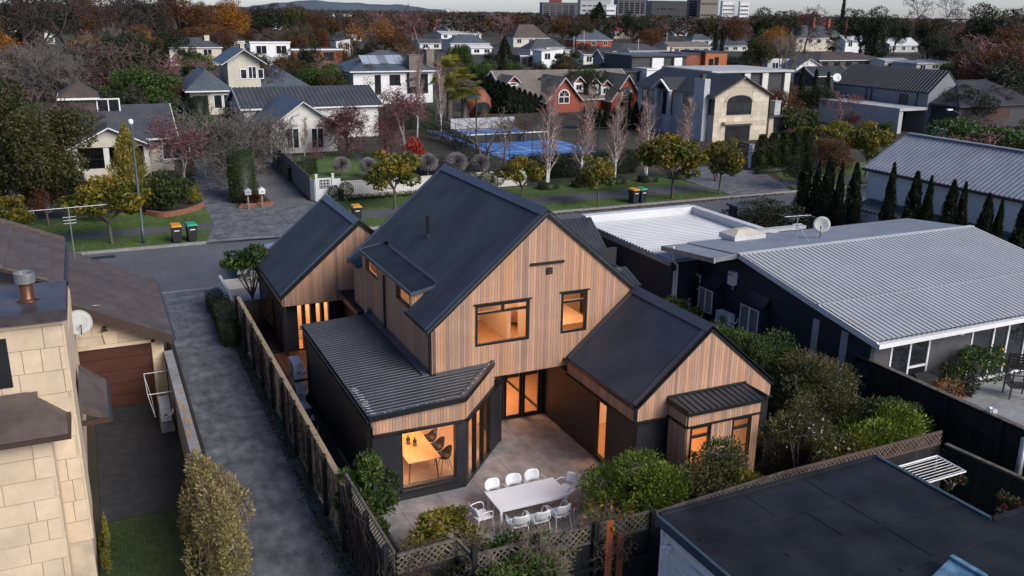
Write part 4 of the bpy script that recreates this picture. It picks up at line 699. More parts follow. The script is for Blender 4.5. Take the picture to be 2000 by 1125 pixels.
wall('front_wall', N_, 'grey_wall', (11.3, -2.25), X1, -Y1, 9.5, const(0), const(2.55), [(1.0, 2.9, .1, 2.3), (5.0, 9.2, .1, 2.35)], .2)
window(N_, (11.3, -2.25), X1, -Y1, 1.0, 2.9, .1, 2.3, 'white_paint', 'glass_dark', .08, [1.95], [(1.2, 1.95, 9)], sill=False); window(N_, (11.3, -2.25), X1, -Y1, 5.0, 9.2, .1, 2.35, 'white_paint', 'glass_dark', .08, [6.2, 7.0, 8.0], [(.9, 5, 6.2), (1.2, 8.0, 9.2)], sill=False); MB().box(11.5, -2.0, .02, 24, 4, .06).build('floor', 'int_dark', N_)
def boxwin(y0, y1, z0, z1):     # projecting box window with swept hood
    b = MB().box(10.85, y0, z0, 11.3, y1, z1).build('box_window', 'navy', N_)
    for ya, yb in ((y0+.03, (y0+y1)/2), ((y0+y1)/2, y1-.03)):
        f = MB(); f.box(10.82, ya, z0+.02, 10.848, ya+.05, z1-.02); f.box(10.82, yb-.05, z0+.02, 10.848, yb, z1-.02); f.box(10.82, ya+.05, z1-.07, 10.848, yb-.05, z1-.02); f.box(10.82, ya+.05, z0+.02, 10.848, yb-.05, z0+.07); f.build('frame', 'white_paint', b); MB().box(10.832, ya+.05, z0+.07, 10.846, yb-.05, z1-.07).build('pane', 'glass_curtain', b)
    n = 6; h = MB()
    for k in range(n):
        t0, t1 = k/n, (k+1)/n; zf = lambda t: z1+.02+.42*t**2.2; xf = lambda t: 10.80+.5*t; sp = .05*(1-t0)
        h.hexa([(xf(t0), y0-sp, zf(t0)-.02), (xf(t1), y0-sp, zf(t1)-.02), (xf(t1), y1+sp, zf(t1)-.02), (xf(t0), y1+sp, zf(t0)-.02)], [(xf(t0), y0-sp, zf(t0)), (xf(t1), y0-sp, zf(t1)), (xf(t1), y1+sp, zf(t1)), (xf(t0), y1+sp, zf(t0))])
    h.build('hood', 'navy', b)
boxwin(5.75, 6.75, .95, 2.0); boxwin(2.85, 4.0, .80, 2.05)
window(N_, (11.3, 8.2), -Y1, -X1, .0+.15, .95, 1.55, 2.2, 'white_paint', 'glass_dark', .05, [.55], out=.05)
for u_ in (7.75, 9.15):         # glass block strips
    gb = MB().box(11.27, 8.2-u_-.30, .3, 11.299, 8.2-u_, 2.45).build('glass_block_strip', 'mortar', N_)
    for k in range(10): MB().box(11.24, 8.2-u_-.28, .33+k*.21, 11.268, 8.2-u_-.02-.02, .33+k*.21+.19).build('glass_block', 'pale_wall', gb)
inst('heat_pump', heatpump, (10.75, 4.75, .75), 0, 1.05, 'white heat pump on the navy wall between the two box windows', 'heat pumps'); inst('heat_pump', heatpump, (10.75, 3.6, .15), 0, 1.05, 'white heat pump low on the navy wall under the box window', 'heat pumps')
t = thing('water_heater', 'white wall-mounted gas water heater on the navy wall', 'water heater', (11.2, 5.0, 2.3)); MB().box(11.08, 4.88, 2.45, 11.3, 5.22, 3.0).build('case', 'white_plastic', t); MB().box(11.06, 4.93, 2.87, 11.078, 5.17, 2.92).build('vent', 'aircon_dark', t); MB().tube((11.2, 5.0, 2.45), (11.2, 5.0, 2.25), .02).build('pipe', 'white_plastic', t)
def gasbottle(x, y, lb, col):
    t = thing('gas_bottle', lb, 'gas bottle', (x, y, 0)); MB().lathe([(.16, 0), (.18, .06), (.18, .85), (.15, .98), (.06, 1.05)], (x, y, 0), 16).build('body', 'metal', t, True); MB().lathe([(.11, 1.0), (.12, 1.05), (.12, 1.2), (.10, 1.2), (.10, 1.05)], (x, y, 0), 14, cap=False).build('collar', col, t, True)
gasbottle(11.0, 8.0, 'gas bottle with orange collar by the navy wall', 'terracotta'); gasbottle(10.98, 7.55, 'grey gas bottle with plain collar by the navy wall', 'metal')
MB().path([(9.9, 7.45, 3.6), (9.95, 7.45, 2.95), (10.2, 7.5, 2.75), (10.2, 7.5, 0)], .05, 8).build('downpipe', 'white_paint', N_); MB().tube((9.85, 7.2, 2.6), (9.85, 7.2, 0), .05).build('downpipe', 'pale_wall', N_)
# flat roofed front part of the navy house
slope('flat_roof', N_, 'white_roof2', (9.75, 7.4, 2.98), (9.75, 14.6, 3.05), (6.4, 0, -.06), .26, .06, 'groove')
MB().box(9.9, 7.5, 0, 16.1, 15.2, 2.88).build('front_block_wall', 'navy', N_); MB().box(9.66, 7.35, 2.80, 9.76, 14.7, 2.93).build('gutter', 'metal', N_)
MB().hexa([(9.75, 14.6, 2.9), (16.2, 14.6, 2.9), (16.2, 15.1, 2.9), (9.75, 15.1, 2.9)], [(9.75, 14.72, 3.42), (16.2, 14.72, 3.42), (16.2, 15.1, 3.44), (9.75, 15.1, 3.44)]).build('parapet', 'white_roof2', N_); MB().box(16.1, 8.4, 2.8, 16.5, 15.1, 3.40).build('parapet', 'white_roof2', N_)
sk_ = MB().box(12.9, 7.2, 3.55, 14.6, 8.3, 3.78).build('skylight_base', 'white_roof2', N_); MB().hexa([(12.9, 7.2, 3.785), (14.6, 7.2, 3.785), (14.6, 8.3, 3.785), (12.9, 8.3, 3.785)], [(13.4, 7.6, 4.0), (14.1, 7.6, 4.0), (14.1, 7.9, 4.0), (13.4, 7.9, 4.0)]).build('skylight_dome', 'cream_wall', sk_)
MB().box(14.9, 8.6, 3.40, 18.2, 8.95, 3.55).build('roof_trough', 'pale_wall', N_)
antenna('tv_antenna', 'small TV antenna on a tripod on the grey roof of the navy house', tuple(gz(1553, 473, 3.7)), 1.15, 1.3, -.1)
dp = gz(1600, 468, 3.7); dish('satellite_dish', 'pale satellite dish standing on the grey roof of the navy house', (dp[0]+.05, dp[1], 4.35), .36, (-.75, -.6, .35), [(dp[0]+.15, dp[1]+.1, 4.1), (dp[0]+.1, dp[1]+.1, 3.66)], 'offwhite')
t = thing('chimney_pillar', 'dark square pillar at the street corner of the navy house', 'pillar', tuple(gz(1437, 470))); p_ = gz(1437, 470, 0); MB().rbox(p_, .8, .8, 2.1).build('shaft', 'navy', t); MB().rbox((p_[0], p_[1], 2.105), 1.05, 1.05, .12).build('cap', 'metal_dark', t)
t = thing('patio_umbrella', 'closed pale blue umbrella by the corner of the navy house', 'umbrella', (11.75, -1.75, 0)); MB().tube((11.75, -1.75, 0), (11.75, -1.75, 2.3), .02).build('pole', 'white_paint', t); MB().lathe([(.16, 1.25), (.18, 1.4), (.12, 1.9), (.03, 2.25)], (11.75, -1.75, 0), 9).build('canopy', 'cloth_white', t)
t = thing('outdoor_light', 'round white light under the eave of the navy house', 'light', (15.6, -2.32, 2.2)); MB().lathe([(.0, -.08), (.08, -.06), (.1, 0), (.05, .03)], (15.6, -2.35, 2.2), 12).build('globe', 'white_plastic', t, True)
t = thing('barbecue_cover', 'black covered barbecue below the navy house window', 'barbecue', (13.6, -2.75, 0)); MB().hexa([(13.1, -3.05, 0), (14.2, -3.05, 0), (14.2, -2.45, 0), (13.1, -2.45, 0)], [(13.2, -2.9, .95), (14.1, -2.9, .95), (14.05, -2.55, 1.1), (13.25, -2.55, 1.1)]).build('cover', 'fence_black', t)
def lounge():
    t = thing('slatted_chair', 'x', 'chair')
    for k in range(6): MB().box(-.28, -.3+k*.11, .38, .28, -.3+k*.11+.07, .41).build('seat_slat', 'rattan', t, local=True)
    for k in range(5): MB().hexa([(-.28, .30+k*.03, .48+k*.11), (.28, .30+k*.03, .48+k*.11), (.28, .32+k*.03, .48+k*.11), (-.28, .32+k*.03, .48+k*.11)], [(-.28, .32+k*.03, .55+k*.11), (.28, .32+k*.03, .55+k*.11), (.28, .34+k*.03, .55+k*.11), (-.28, .34+k*.03, .55+k*.11)]).build('back_slat', 'rattan', t, local=True)
    for x in (-.29, .27):
        for y in (-.3, .3): MB().box(x, y, 0, x+.04, y+.04, .98 if y > 0 else .6).build('leg', 'rattan', t, local=True)
        MB().box(x, -.3, .60, x+.05, .34, .63).build('armrest', 'rattan', t, local=True)
    return t
inst('slatted_chair', lounge, tuple(gz(1985, 775)), 1.0, 1.1, 'black slatted garden chair on the navy house patio', 'black garden chairs'); inst('slatted_chair', lounge, tuple(gz(1978, 735)), 2.4, 1.1, 'black slatted garden chair nearer the navy house doors', 'black garden chairs')
t = thing('door_mat', 'small grey mat on the navy house patio by the lemon tree', 'mat', tuple(gz(1925, 728))); p_ = gz(1925, 728); MB().rbox((p_[0], p_[1], .01), .9, .55, .015).build('mat', 'aircon_dark', t)

# ================================================================== flat black garage bottom right
B_ = thing('flat_garage', 'white walled garage with flat black membrane roof at the bottom right', 'garage', (2, -11, 0))
rp = [(-1.68, -8.9), (4.72, -8.78), (4.80, -11.95), (9, -11.9), (9, -17), (-1.6, -17)]
MB().hexa([(x, y, 2.5) for x, y in rp], [(x, y, 2.66) for x, y in rp]).build('roof', 'membrane', B_)
for a, b in ((0, 1), (1, 2), (2, 3)): e = MB(); beam(e, (*rp[a], 2.60), (*rp[b], 2.60), .10, .20); e.build('roof_edge', 'membrane' if a != 1 else 'eave_blue', B_)
e = MB(); beam(e, (-1.74, -8.88, 2.56), (-1.66, -17, 2.56), .08, .22); e.build('roof_edge', 'eave_blue', B_)
for (x0, y0, x1, y1) in ((-1.5, -10.05, 4.6, -9.95), (-.2, -11.2, 4.7, -11.1), (1.5, -12.5, 8.8, -12.4)): e = MB(); beam(e, (x0, y0, 2.665), (x1, y1, 2.665), .12, .02); e.build('roof_seam', 'membrane', B_)
for (x0, y0, x1, y1) in ((.55, -9.0, .6, -10.0), (2.3, -9.0, 2.35, -10.0), (1.3, -10.05, 1.4, -11.2), (2.4, -10.05, 2.5, -12.4)): e = MB(); beam(e, (x0, y0, 2.663), (x1, y1, 2.663), .05, .014); e.build('roof_seam', 'membrane', B_)
MB().box(-1.5, -16.5, 0, 4.6, -9.0, 2.49).build('wall', 'white_paint', B_); 
for k in range(16): MB().box(-1.525, -16.4, .05+k*.15, -1.501, -9.0, .19+k*.15).build('weatherboard', 'white_paint', B_)
window(B_, (-1.53, -9.6), -Y1, -X1, .35, 1.7, .5, 1.95, 'white_paint', 'glass_curtain', .09, out=.05); MB().box(-1.60, -9.1, 0, -1.53, -8.98, 2.4).build('corner_trim', 'white_paint', B_)
MB().path([(-1.66, -9.0, 2.42), (-1.66, -9.0, 2.2), (-1.6, -8.93, 2.0), (-1.6, -8.93, 0)], .04, 8).build('downpipe', 'white_paint', B_); t = thing('twin_floodlight', 'small white twin floodlight at the garage corner', 'light', (-1.62, -9.2, 2.0)); MB().tube((-1.55, -9.2, 2.0), (-1.72, -9.28, 1.94), .035, .05).build('lamp_head', 'white_plastic', t); MB().tube((-1.55, -9.2, 2.0), (-1.7, -9.05, 1.94), .035, .05).build('lamp_head', 'white_plastic', t)
t = thing('roof_hatch', 'pale blue metal roof corner poking into the bottom edge', 'roof', (3.4, -13.3, 2.66)); q = [gz(1858, 1088, 2.9), gz(1925, 1128, 2.9), gz(1880, 1150, 2.75), gz(1815, 1130, 2.75)]; MB().hexa([(p[0], p[1], 2.6) for p in q], q).build('panel', 'skylight_blue', t); b = MB(); beam(b, q[0]+(0, 0, .02), q[1]+(0, 0, .02), .12, .05); b.build('edge_flashing', 'skylight_blue', t)
t = thing('clothesline', 'white fold-down clothesline beyond the black flat roof', 'clothesline', (6.6, -8.3, 1.7)); q = [gz(1830, 890, 1.75), gz(1886, 921, 1.75), gz(1808, 944, 1.75), gz(1752, 912, 1.75)]
MB().path([q[0], q[1], q[2], q[3], q[0]], .022).build('frame', 'white_paint', t)
for k in range(8): f_ = (k+.6)/8.3; MB().tube(q[3]+(q[2]-q[3])*f_, q[0]+(q[1]-q[0])*f_, .009).build('line', 'white_paint', t)
MB().tube(q[0], q[0]-(0, 0, 1.75), .03).build('post', 'metal', t)
p_ = gz(1965, 1000, 0); MB().tube(gz(1975, 990, 0), gz(1975, 990, 0)+(0, 0, 2.1), .09, n=12).build('gate_post', 'metal', None, True); tag(bpy.data.objects['gate_post'], 'round galvanised metal post beside the black flat roof', 'post')

# ================================================================== fences
def pale(parent, p, u, w_, z0, z1, th, m, v, lean=0.):
    p = np.array(p, float); u = np.array(u, float); n = np.array((u[1], -u[0])); q = [p, p+u*w_, p+u*w_+n*th, p+n*th]; MB().hexa([(*a, z0) for a in q], [(*(a+u*lean), z1) for a in q], v).build('paling', m, parent)
LF = thing('lane_fence', 'weathered tan paling fence with black posts beside the lane', 'fence', (-7.2, 4, 0))
y = 13.2; k = 0
while y > -3.6:
    h = 1.72+random.uniform(-.04, .04); dark = random.random() < .18; pale(LF, (-7.22, y), (0, -1), .143, .08, h, .02, 'fence_black' if dark else 'fence_tan', random.random()); y -= .15; k += 1
for i in range(10): yy = 13.1-i*1.85; MB().box(-7.36, yy-.06, 0, -7.25, yy+.06, 1.82).build('post', 'fence_black', LF)
for z in (.35, .95, 1.5): MB().box(-7.195, -3.6, z, -7.14, 13.2, z+.07).build('rail', 'fence_tan', LF)
MB().box(-7.27, -3.6, 1.735, -7.12, 13.2, 1.765).build('cap_rail', 'fence_tan', LF)
LD = thing('black_lane_fence', 'black fence with a tilted lattice top at the near lane corner', 'fence', (-7, -5, 0))
for i in range(22): pale(LD, (-7.10, -3.6-i*.15), (0, -1), .145, .02, 1.55+random.uniform(-.03, .03), .02, 'fence_black', random.random())
for i in range(3): MB().box(-7.22, -3.75-i*1.5, 0, -7.11, -3.62-i*1.5, 2.0).build('post', 'fence_black', LD)
def lattice(parent, p0, p1, z0a, z0b, h, m, step=.11, w_=.035, capm='fence_cap', keep=1.):
    p0, p1 = np.array(p0, float), np.array(p1, float); L = float(np.linalg.norm(p1-p0)); u = (p1-p0)/L; n = np.array((u[1], -u[0])); zf = lambda t: z0a+(z0b-z0a)*t/L
    for sgn in (1, -1):
        t = -h
        while t < L:
            a, b = t, t+h; za, zb = (0, h) if sgn > 0 else (h, 0)
            ca, cb = max(a, 0), min(b, L)
            if cb-ca > .04 and random.random() < keep:
                z1 = za+(zb-za)*(ca-a)/h; z2 = za+(zb-za)*(cb-a)/h; o_ = .012 if sgn > 0 else -.004
                A = np.array((*(p0+u*ca+n*o_), zf(ca)+z1)); B2 = np.array((*(p0+u*cb+n*o_), zf(cb)+z2)); mb = MB(); beam(mb, A, B2, .012, w_, up=(n[0], n[1], 0)) if 0 else None
                d = (B2-A)/np.linalg.norm(B2-A); s_ = np.cross(d, (n[0], n[1], 0)); nn = np.array((n[0], n[1], 0))*.008; q = [A+s_*w_/2, A-s_*w_/2, B2-s_*w_/2, B2+s_*w_/2]; mb.hexa([x-nn for x in q], [x+nn for x in q], random.random()); mb.build('lattice_slat', m, parent)
            t += step*1.42
    for z_ in (0, h): b = MB(); beam(b, (*p0, z0a+z_), (*p1, z0b+z_), .06, .05); b.build('lattice_rail', capm, parent)
lattice(LD, (-7.12, -3.3), (-7.03, -6.9), 1.5, 1.42, .5, 'lattice', .085, .022)
FF = thing('front_fence', 'black paling fence topped with weathered tan lattice below the patio', 'fence', (-3.5, -7.5, 0))
FP = [(-7.0, -6.95, 1.45), (-5.6, -6.85, 1.45), (-5.42, -7.35, 1.28), (-1.0, -7.75, 1.55)]
for (xa, ya, za), (xb, yb, zb) in zip(FP[:-1], FP[1:]):
    L = math.hypot(xb-xa, yb-ya); u = np.array(((xb-xa)/L, (yb-ya)/L)); nn_ = int(L/.15)
    for i in range(nn_): t = i*L/nn_; pale(FF, np.array((xa, ya))+u*t, u, L/nn_-.006, .0, za+(zb-za)*t/L-.03, .02, 'fence_black', random.random())
    lattice(FF, (xa, ya), (xb, yb), za, zb, .42, 'lattice', keep=.93)
for i in range(4): MB().box(-5.5+i*1.45, -7.55-.1*i, 0, -5.38+i*1.45, -7.43-.1*i, 2.0).build('post', 'fence_black', FF)
b = MB(); beam(b, (-5.4, -7.5, .75), (-1.0, -7.9, .9), .05, .09); b.build('rail', 'fence_black', FF)
t = thing('new_boards', 'two bright red-brown new boards fixed to the black front fence', 'boards', (-2.2, -8, 0))
for x, z in ((-2.32, 2.12), (-2.02, 1.75)): MB().rbox((x, -7.93, 0), .17, .03, z, -.09).build('plank', 'new_board', t)
F2 = thing('brown_lattice_fence', 'black fence with brown lattice top behind the bright shrubs', 'fence', (4.5, -7.4, 0))
FQ = [(-1.0, -7.75, 1.55), (3.2, -7.30, 1.45), (8.9, -7.30, 1.5)]
for (xa, ya, za), (xb, yb, zb) in zip(FQ[:-1], FQ[1:]):
    L = math.hypot(xb-xa, yb-ya); u = np.array(((xb-xa)/L, (yb-ya)/L)); nn_ = int(L/.16)
    for i in range(nn_): t_ = i*L/nn_; pale(F2, np.array((xa, ya))+u*t_, u, L/nn_-.006, 0, za+(zb-za)*t_/L-.03, .02, 'fence_black', random.random())
    lattice(F2, (xa, ya), (xb, yb), za, zb, .36, 'lattice_brown' if xa > 0 else 'lattice', .10, capm='lattice_brown' if xa > 0 else 'fence_cap')
F3 = thing('black_side_fence', 'tall black timber fence beside the navy house patio', 'fence', (11.4, -5, 0))
for i in range(60): pale(F3, (11.40, -1.6-i*.16), (0, -1), .155, 0, 1.78, .02, 'fence_black', random.random())
for i in range(6): MB().box(11.25, -1.75-i*1.9, 0, 11.37, -1.62-i*1.9, 1.80).build('post', 'fence_black', F3)
for z in (.25, 1.0, 1.62): MB().box(11.30, -11.2, z, 11.37, -1.6, z+.08).build('rail', 'fence_black', F3)
MB().box(11.27, -11.2, 1.785, 11.47, -1.55, 1.82).build('cap_rail', 'fence_cap', F3)
t = thing('fence_floodlight', 'small white twin light on top of the black side fence', 'light', (11.4, -6.9, 1.82)); MB().tube((11.4, -6.9, 1.82), (11.4, -6.9, 1.95), .02).build('stem', 'white_plastic', t); MB().tube((11.4, -6.9, 1.95), (11.2, -6.95, 1.98), .05, .07).build('lamp_head', 'white_plastic', t); MB().tube((11.4, -6.95, 1.95), (11.25, -7.15, 1.98), .05, .07).build('lamp_head', 'white_plastic', t)
F4 = thing('low_lattice_trellis', 'short weathered lattice trellis by the pink flowers', 'trellis', (9.4, -4, 0)); pts_ = [gz(1667, 772, 1.6), gz(1730, 800, 1.5)]
lattice(F4, pts_[0][:2], pts_[1][:2], 1.15, 1.05, .45, 'lattice', .09)
for p in pts_: MB().box(p[0]-.04, p[1]-.04, 0, p[0]+.04, p[1]+.04, 1.65).build('post', 'fence_cap', F4)
F5 = thing('black_yard_fence', 'black board fence running along the clothesline yard', 'fence', (9.5, -9.5, 0))
for i in range(30): pale(F5, (8.95+i*.015, -7.5-i*.16), (0.09, -1), .155, 0, 1.5, .02, 'fence_black', random.random())
b = MB(); beam(b, (8.95, -7.45, 1.53), (9.4, -12.3, 1.53), .14, .05); b.build('cap_rail', 'fence_cap', F5)
F6 = thing('black_gate', 'low black gate between the lane fence and the rear wing', 'gate', (-6.6, 13.4, 0))
for i in range(8): pale(F6, (-7.2+i*.15, 13.35), (1, 0), .145, .02, 1.45, .02, 'fence_black', random.random())
MB().box(-7.25, 13.3, 1.455, -5.98, 13.42, 1.5).build('cap_rail', 'black_frame', F6)
t = thing('white_wall', 'low white wall with yellow flowers beyond the rear wing', 'wall', (-6, 19.5, 0)); MB().box(-7.0, 20.2, 0, -4.5, 20.4, .45).build('wall_body', 'offwhite', t); MB().box(-7.1, 16.6, 0, -6.98, 20.2, .75).build('wall_end', 'offwhite', t)
# ================================================================== plants: meshes made with numpy
def raw_mesh(name, V, F4=None, F3=None, attr=None, m='bark', smooth=False):
    me = bpy.data.meshes.new(name); V = np.asarray(V, np.float32).reshape(-1, 3); nv = len(V); me.vertices.add(nv); me.vertices.foreach_set('co', V.ravel())
    F = np.asarray(F4 if F4 is not None else F3, np.int32); k = F.shape[1]; n = len(F); me.loops.add(n*k); me.loops.foreach_set('vertex_index', F.ravel()); me.polygons.add(n); me.polygons.foreach_set('loop_start', np.arange(n, dtype=np.int32)*k)
    try: me.polygons.foreach_set('loop_total', np.full(n, k, np.int32))
    except Exception: pass
    at = me.attributes.new('v', 'FLOAT', 'FACE'); at.data.foreach_set('value', (np.zeros(n) if attr is None else attr).astype(np.float32))
    me.materials.append(M(m))
    if smooth: me.polygons.foreach_set('use_smooth', np.ones(n, bool))
    me.update(calc_edges=True); return me
def leaves(name, C, size, m, asp=.5, up=0., rng=RG, szvar=.5, attr=None, D=None):
    """one diamond-shaped leaf per centre; D optional growing directions"""
    C = np.asarray(C, float); n = len(C); d = rng.normal(size=(n, 3)) if D is None else np.asarray(D)+rng.normal(size=(n, 3))*.35
    d[:, 2] += up; d /= np.linalg.norm(d, axis=1)[:, None]+1e-9; r = rng.normal(size=(n, 3)); s = np.cross(d, r); s /= np.linalg.norm(s, axis=1)[:, None]+1e-9
    L = size*(1+szvar*rng.uniform(-1, 1, n))[:, None]; nn = np.cross(d, s)*L*.12
    V = np.stack([C-d*L*.5, C+s*L*asp*.5+nn, C+d*L*.5, C-s*L*asp*.5+nn], 1).reshape(-1, 3); F = np.arange(4*n).reshape(n, 4)
    return raw_mesh(name, V, F4=F, attr=rng.random(n) if attr is None else attr, m=m)
def tubes(name, S, m, k=4):
    """S rows: p0 p1 r0 r1"""
    S = np.asarray(S, float); n = len(S); p0, p1, r0, r1 = S[:, :3], S[:, 3:6], S[:, 6], S[:, 7]; d = p1-p0; d /= np.linalg.norm(d, axis=1)[:, None]+1e-9
    ref = np.where(np.abs(d[:, 2:3]) < .9, np.array([[0, 0, 1.]]), np.array([[1., 0, 0]])); u = np.cross(d, ref); u /= np.linalg.norm(u, axis=1)[:, None]+1e-9; w_ = np.cross(d, u)
    V = []
    for P, r in ((p0, r0), (p1, r1)):
        for i in range(k): a = 2*math.pi*i/k; V.append(P+(u*math.cos(a)+w_*math.sin(a))*r[:, None])
    V = np.stack(V, 1).reshape(-1, 3); b = (np.arange(n)*2*k)[:, None]; F = np.concatenate([b+np.array([[i, (i+1) % k, k+(i+1) % k, k+i]]) for i in range(k)])
    return raw_mesh(name, V, F4=F, m=m, smooth=k > 3)
def branch(p, d, L, r, depth, S, rng, spread=.6, nch=(2, 3), shrink=.72, grav=.0, segs=2, wob=.18, tips=None, rmin=.006, taper=.65, up=0.):
    p = np.array(p, float); d = np.array(d, float)
    for i in range(segs):
        d = d+rng.normal(size=3)*wob; d[2] += up-grav; d /= np.linalg.norm(d); q = p+d*L/segs; r2 = max(r*(1-(1-taper)/segs*(1)), rmin*.7); S.append((*p, *q, r, r2)); p = q; r = r2
        if depth > 0 and i < segs-1 and rng.random() < .55: e = d+rng.normal(size=3)*spread; branch(p, e/np.linalg.norm(e), L*shrink*.8, r*.6, depth-1, S, rng, spread, nch, shrink, grav, segs, wob, tips, rmin, taper, up)
    if depth <= 0:
        if tips is not None: tips.append((*p, *d))
        return
    for k in range(rng.integers(nch[0], nch[1]+1)):
        e = d+rng.normal(size=3)*spread; e /= np.linalg.norm(e); branch(p, e, L*shrink*rng.uniform(.8, 1.15), max(r*.72, rmin), depth-1, S, rng, spread, nch, shrink, grav, segs, wob, tips, rmin, taper, up)
def norm_unit(S, tips=None):          # scale a tree to height 1 with base at 0; returns factor
    S = np.array(S); h = S[:, [2, 5]].max(); S = S/h; return S, (np.array(tips)/np.array([h, h, h, 1, 1, 1]) if tips is not None and len(tips) else None)
def clump_points(rng, n, clumps, shell=.65):
    """points in a list of ellipsoid clumps (x,y,z,rx,ry,rz), weighted to the outer shell"""
    cl = np.array(clumps, float); w_ = cl[:, 3]*cl[:, 4]; idx = rng.choice(len(cl), n, p=w_/w_.sum()); v = rng.normal(size=(n, 3)); v /= np.linalg.norm(v, axis=1)[:, None]; rad = (shell+(1-shell)*rng.random(n))[:, None]; rad *= (1+rng.normal(size=(n, 1))*.06)
    return cl[idx, :3]+v*rad*cl[idx, 3:6], v, idx
def crown_clumps(rng, n, c, R, rr=(.28, .45), low=-.7):
    out = []
    while len(out) < n:
        v = rng.normal(size=3); v /= np.linalg.norm(v)
        if v[2] < low: continue
        f = rng.uniform(.45, .85); r = rng.uniform(*rr); out.append((c[0]+v[0]*R[0]*f, c[1]+v[1]*R[1]*f, c[2]+v[2]*R[2]*f, R[0]*r, R[1]*r, R[2]*r*.9))
    return out
def spots_attr(rng, idx, n): base = rng.random(idx.max()+1)*.6; return np.clip(base[idx]+rng.random(n)*.45, 0, 1)
# every maker returns a thing of unit height (or given real size) with trunk and crown parts
def mk(name, cat, parts):
    def f():
        t = thing(name, 'x', cat)
        for pn, me in parts(): link(pn, me, t, True)
        return t
    return f
def leafy(seed, leaf_m, n=3500, lsize=.05, trunk_h=.25, R=(.42, .42, .4), cz=.6, ncl=16, trunk_m='bark', asp=.5, tr=.028, rr=(.28, .45)):
    def parts():
        rng = np.random.default_rng(seed); S = []; cl = crown_clumps(rng, ncl, (0, 0, cz), R, rr)
        S.append((0, 0, 0, .01, 0, trunk_h, tr, tr*.75))
        for c in cl[:9]:
            m_ = np.array((c[0]*.5, c[1]*.5, (trunk_h+c[2])/2)); S.append((.01, 0, trunk_h, *m_, tr*.55, tr*.35)); S.append((*m_, *c[:3], tr*.35, tr*.1))
        P, v, idx = clump_points(rng, n, cl); k = P[:, 2] > .02
        return [('trunk', tubes('trunk', S, trunk_m, 6)), ('crown', leaves('crown', P[k], lsize, leaf_m, asp, rng=rng, attr=spots_attr(rng, idx, n)[k]))]
    return parts
def bare(seed, m='twig_brown', depth=5, spread=.55, nch=(2, 3), L=.26, r=.02, shrink=.76, trunk=.18, up=.03, stems=1, rmin=.0022, k=3, trunk_m=None, lean=.0, grav=0., leaf=None, nl=0, lsz=.02, wob=.16, tth=.0075):
    def parts():
        rng = np.random.default_rng(seed); S = []; tips = []; T = []
        for s_ in range(stems):
            a = rng.uniform(0, 6.28); d = np.array((math.cos(a)*lean, math.sin(a)*lean, 1.)); d /= np.linalg.norm(d); p = np.array((0, 0, 0.)); q = p+d*trunk; T.append((*p, *q, r*1.5, r)); branch(q, d, L, r, depth, S, rng, spread, nch, shrink, grav, 2, wob, tips, rmin, .7, up)
        A = np.array(T+S); h = A[:, 5].max(); A = A/h; big = A[:, 6] > tth; out = [('trunk', tubes('trunk', A[big], trunk_m or m, 5))]
        if (~big).any(): out.append(('crown', tubes('crown', A[~big], m, k)))
        if leaf: tp = np.array(tips)[:, :3]/h; i = rng.integers(0, len(tp), nl); out.append(('foliage', leaves('foliage', tp[i]+rng.normal(size=(nl, 3))*.03, lsz, leaf, rng=rng)))
        return out
    return parts
def birch(seed):
    def parts():
        rng = np.random.default_rng(seed); T = []; S = []
        for st in range(2):
            p = np.array((.012*st, 0, 0.)); d = np.array((rng.normal()*.05+.10*st, rng.normal()*.08, 1.)); n = 12; h = .97 if st == 0 else .72; r = .020 if st == 0 else .013
            for i in range(n):
                d = d+np.array((rng.normal()*.035, rng.normal()*.035, .05)); d /= np.linalg.norm(d); q = p+d*h/n; r2 = max(r*.86, .0028); T.append((*p, *q, r, r2)); p = q; r = r2
                if i >= 2:
                    for k in range(3 if st == 0 else 2):
                        a = rng.uniform(0, 6.28); e = np.array((math.cos(a)*.62, math.sin(a)*.62, .85)); L = .30*(1-i/n*.75)*rng.uniform(.7, 1.15); b0 = p.copy(); rr = r*.42; m_ = 4
                        for j in range(m_):
                            e = e+np.array((rng.normal()*.10, rng.normal()*.10, .10)); e /= np.linalg.norm(e); b1 = b0+e*L/m_; T.append((*b0, *b1, max(rr, .0028), max(rr*.75, .0024))); rr *= .75; b0 = b1
                            for w_ in range(4): f = e+rng.normal(size=3)*.45; f /= np.linalg.norm(f); c = b1+f*rng.uniform(.035, .085); S.append((*b1, *c, .0022, .0016)); g = f+rng.normal(size=3)*.4; S.append((*c, *(c+g/np.linalg.norm(g)*.035), .0016, .0012))
        return [('trunk', tubes('trunk', T, 'bark_white', 5)), ('twigs', tubes('twigs', S, 'twig_birch', 3))]
    return parts
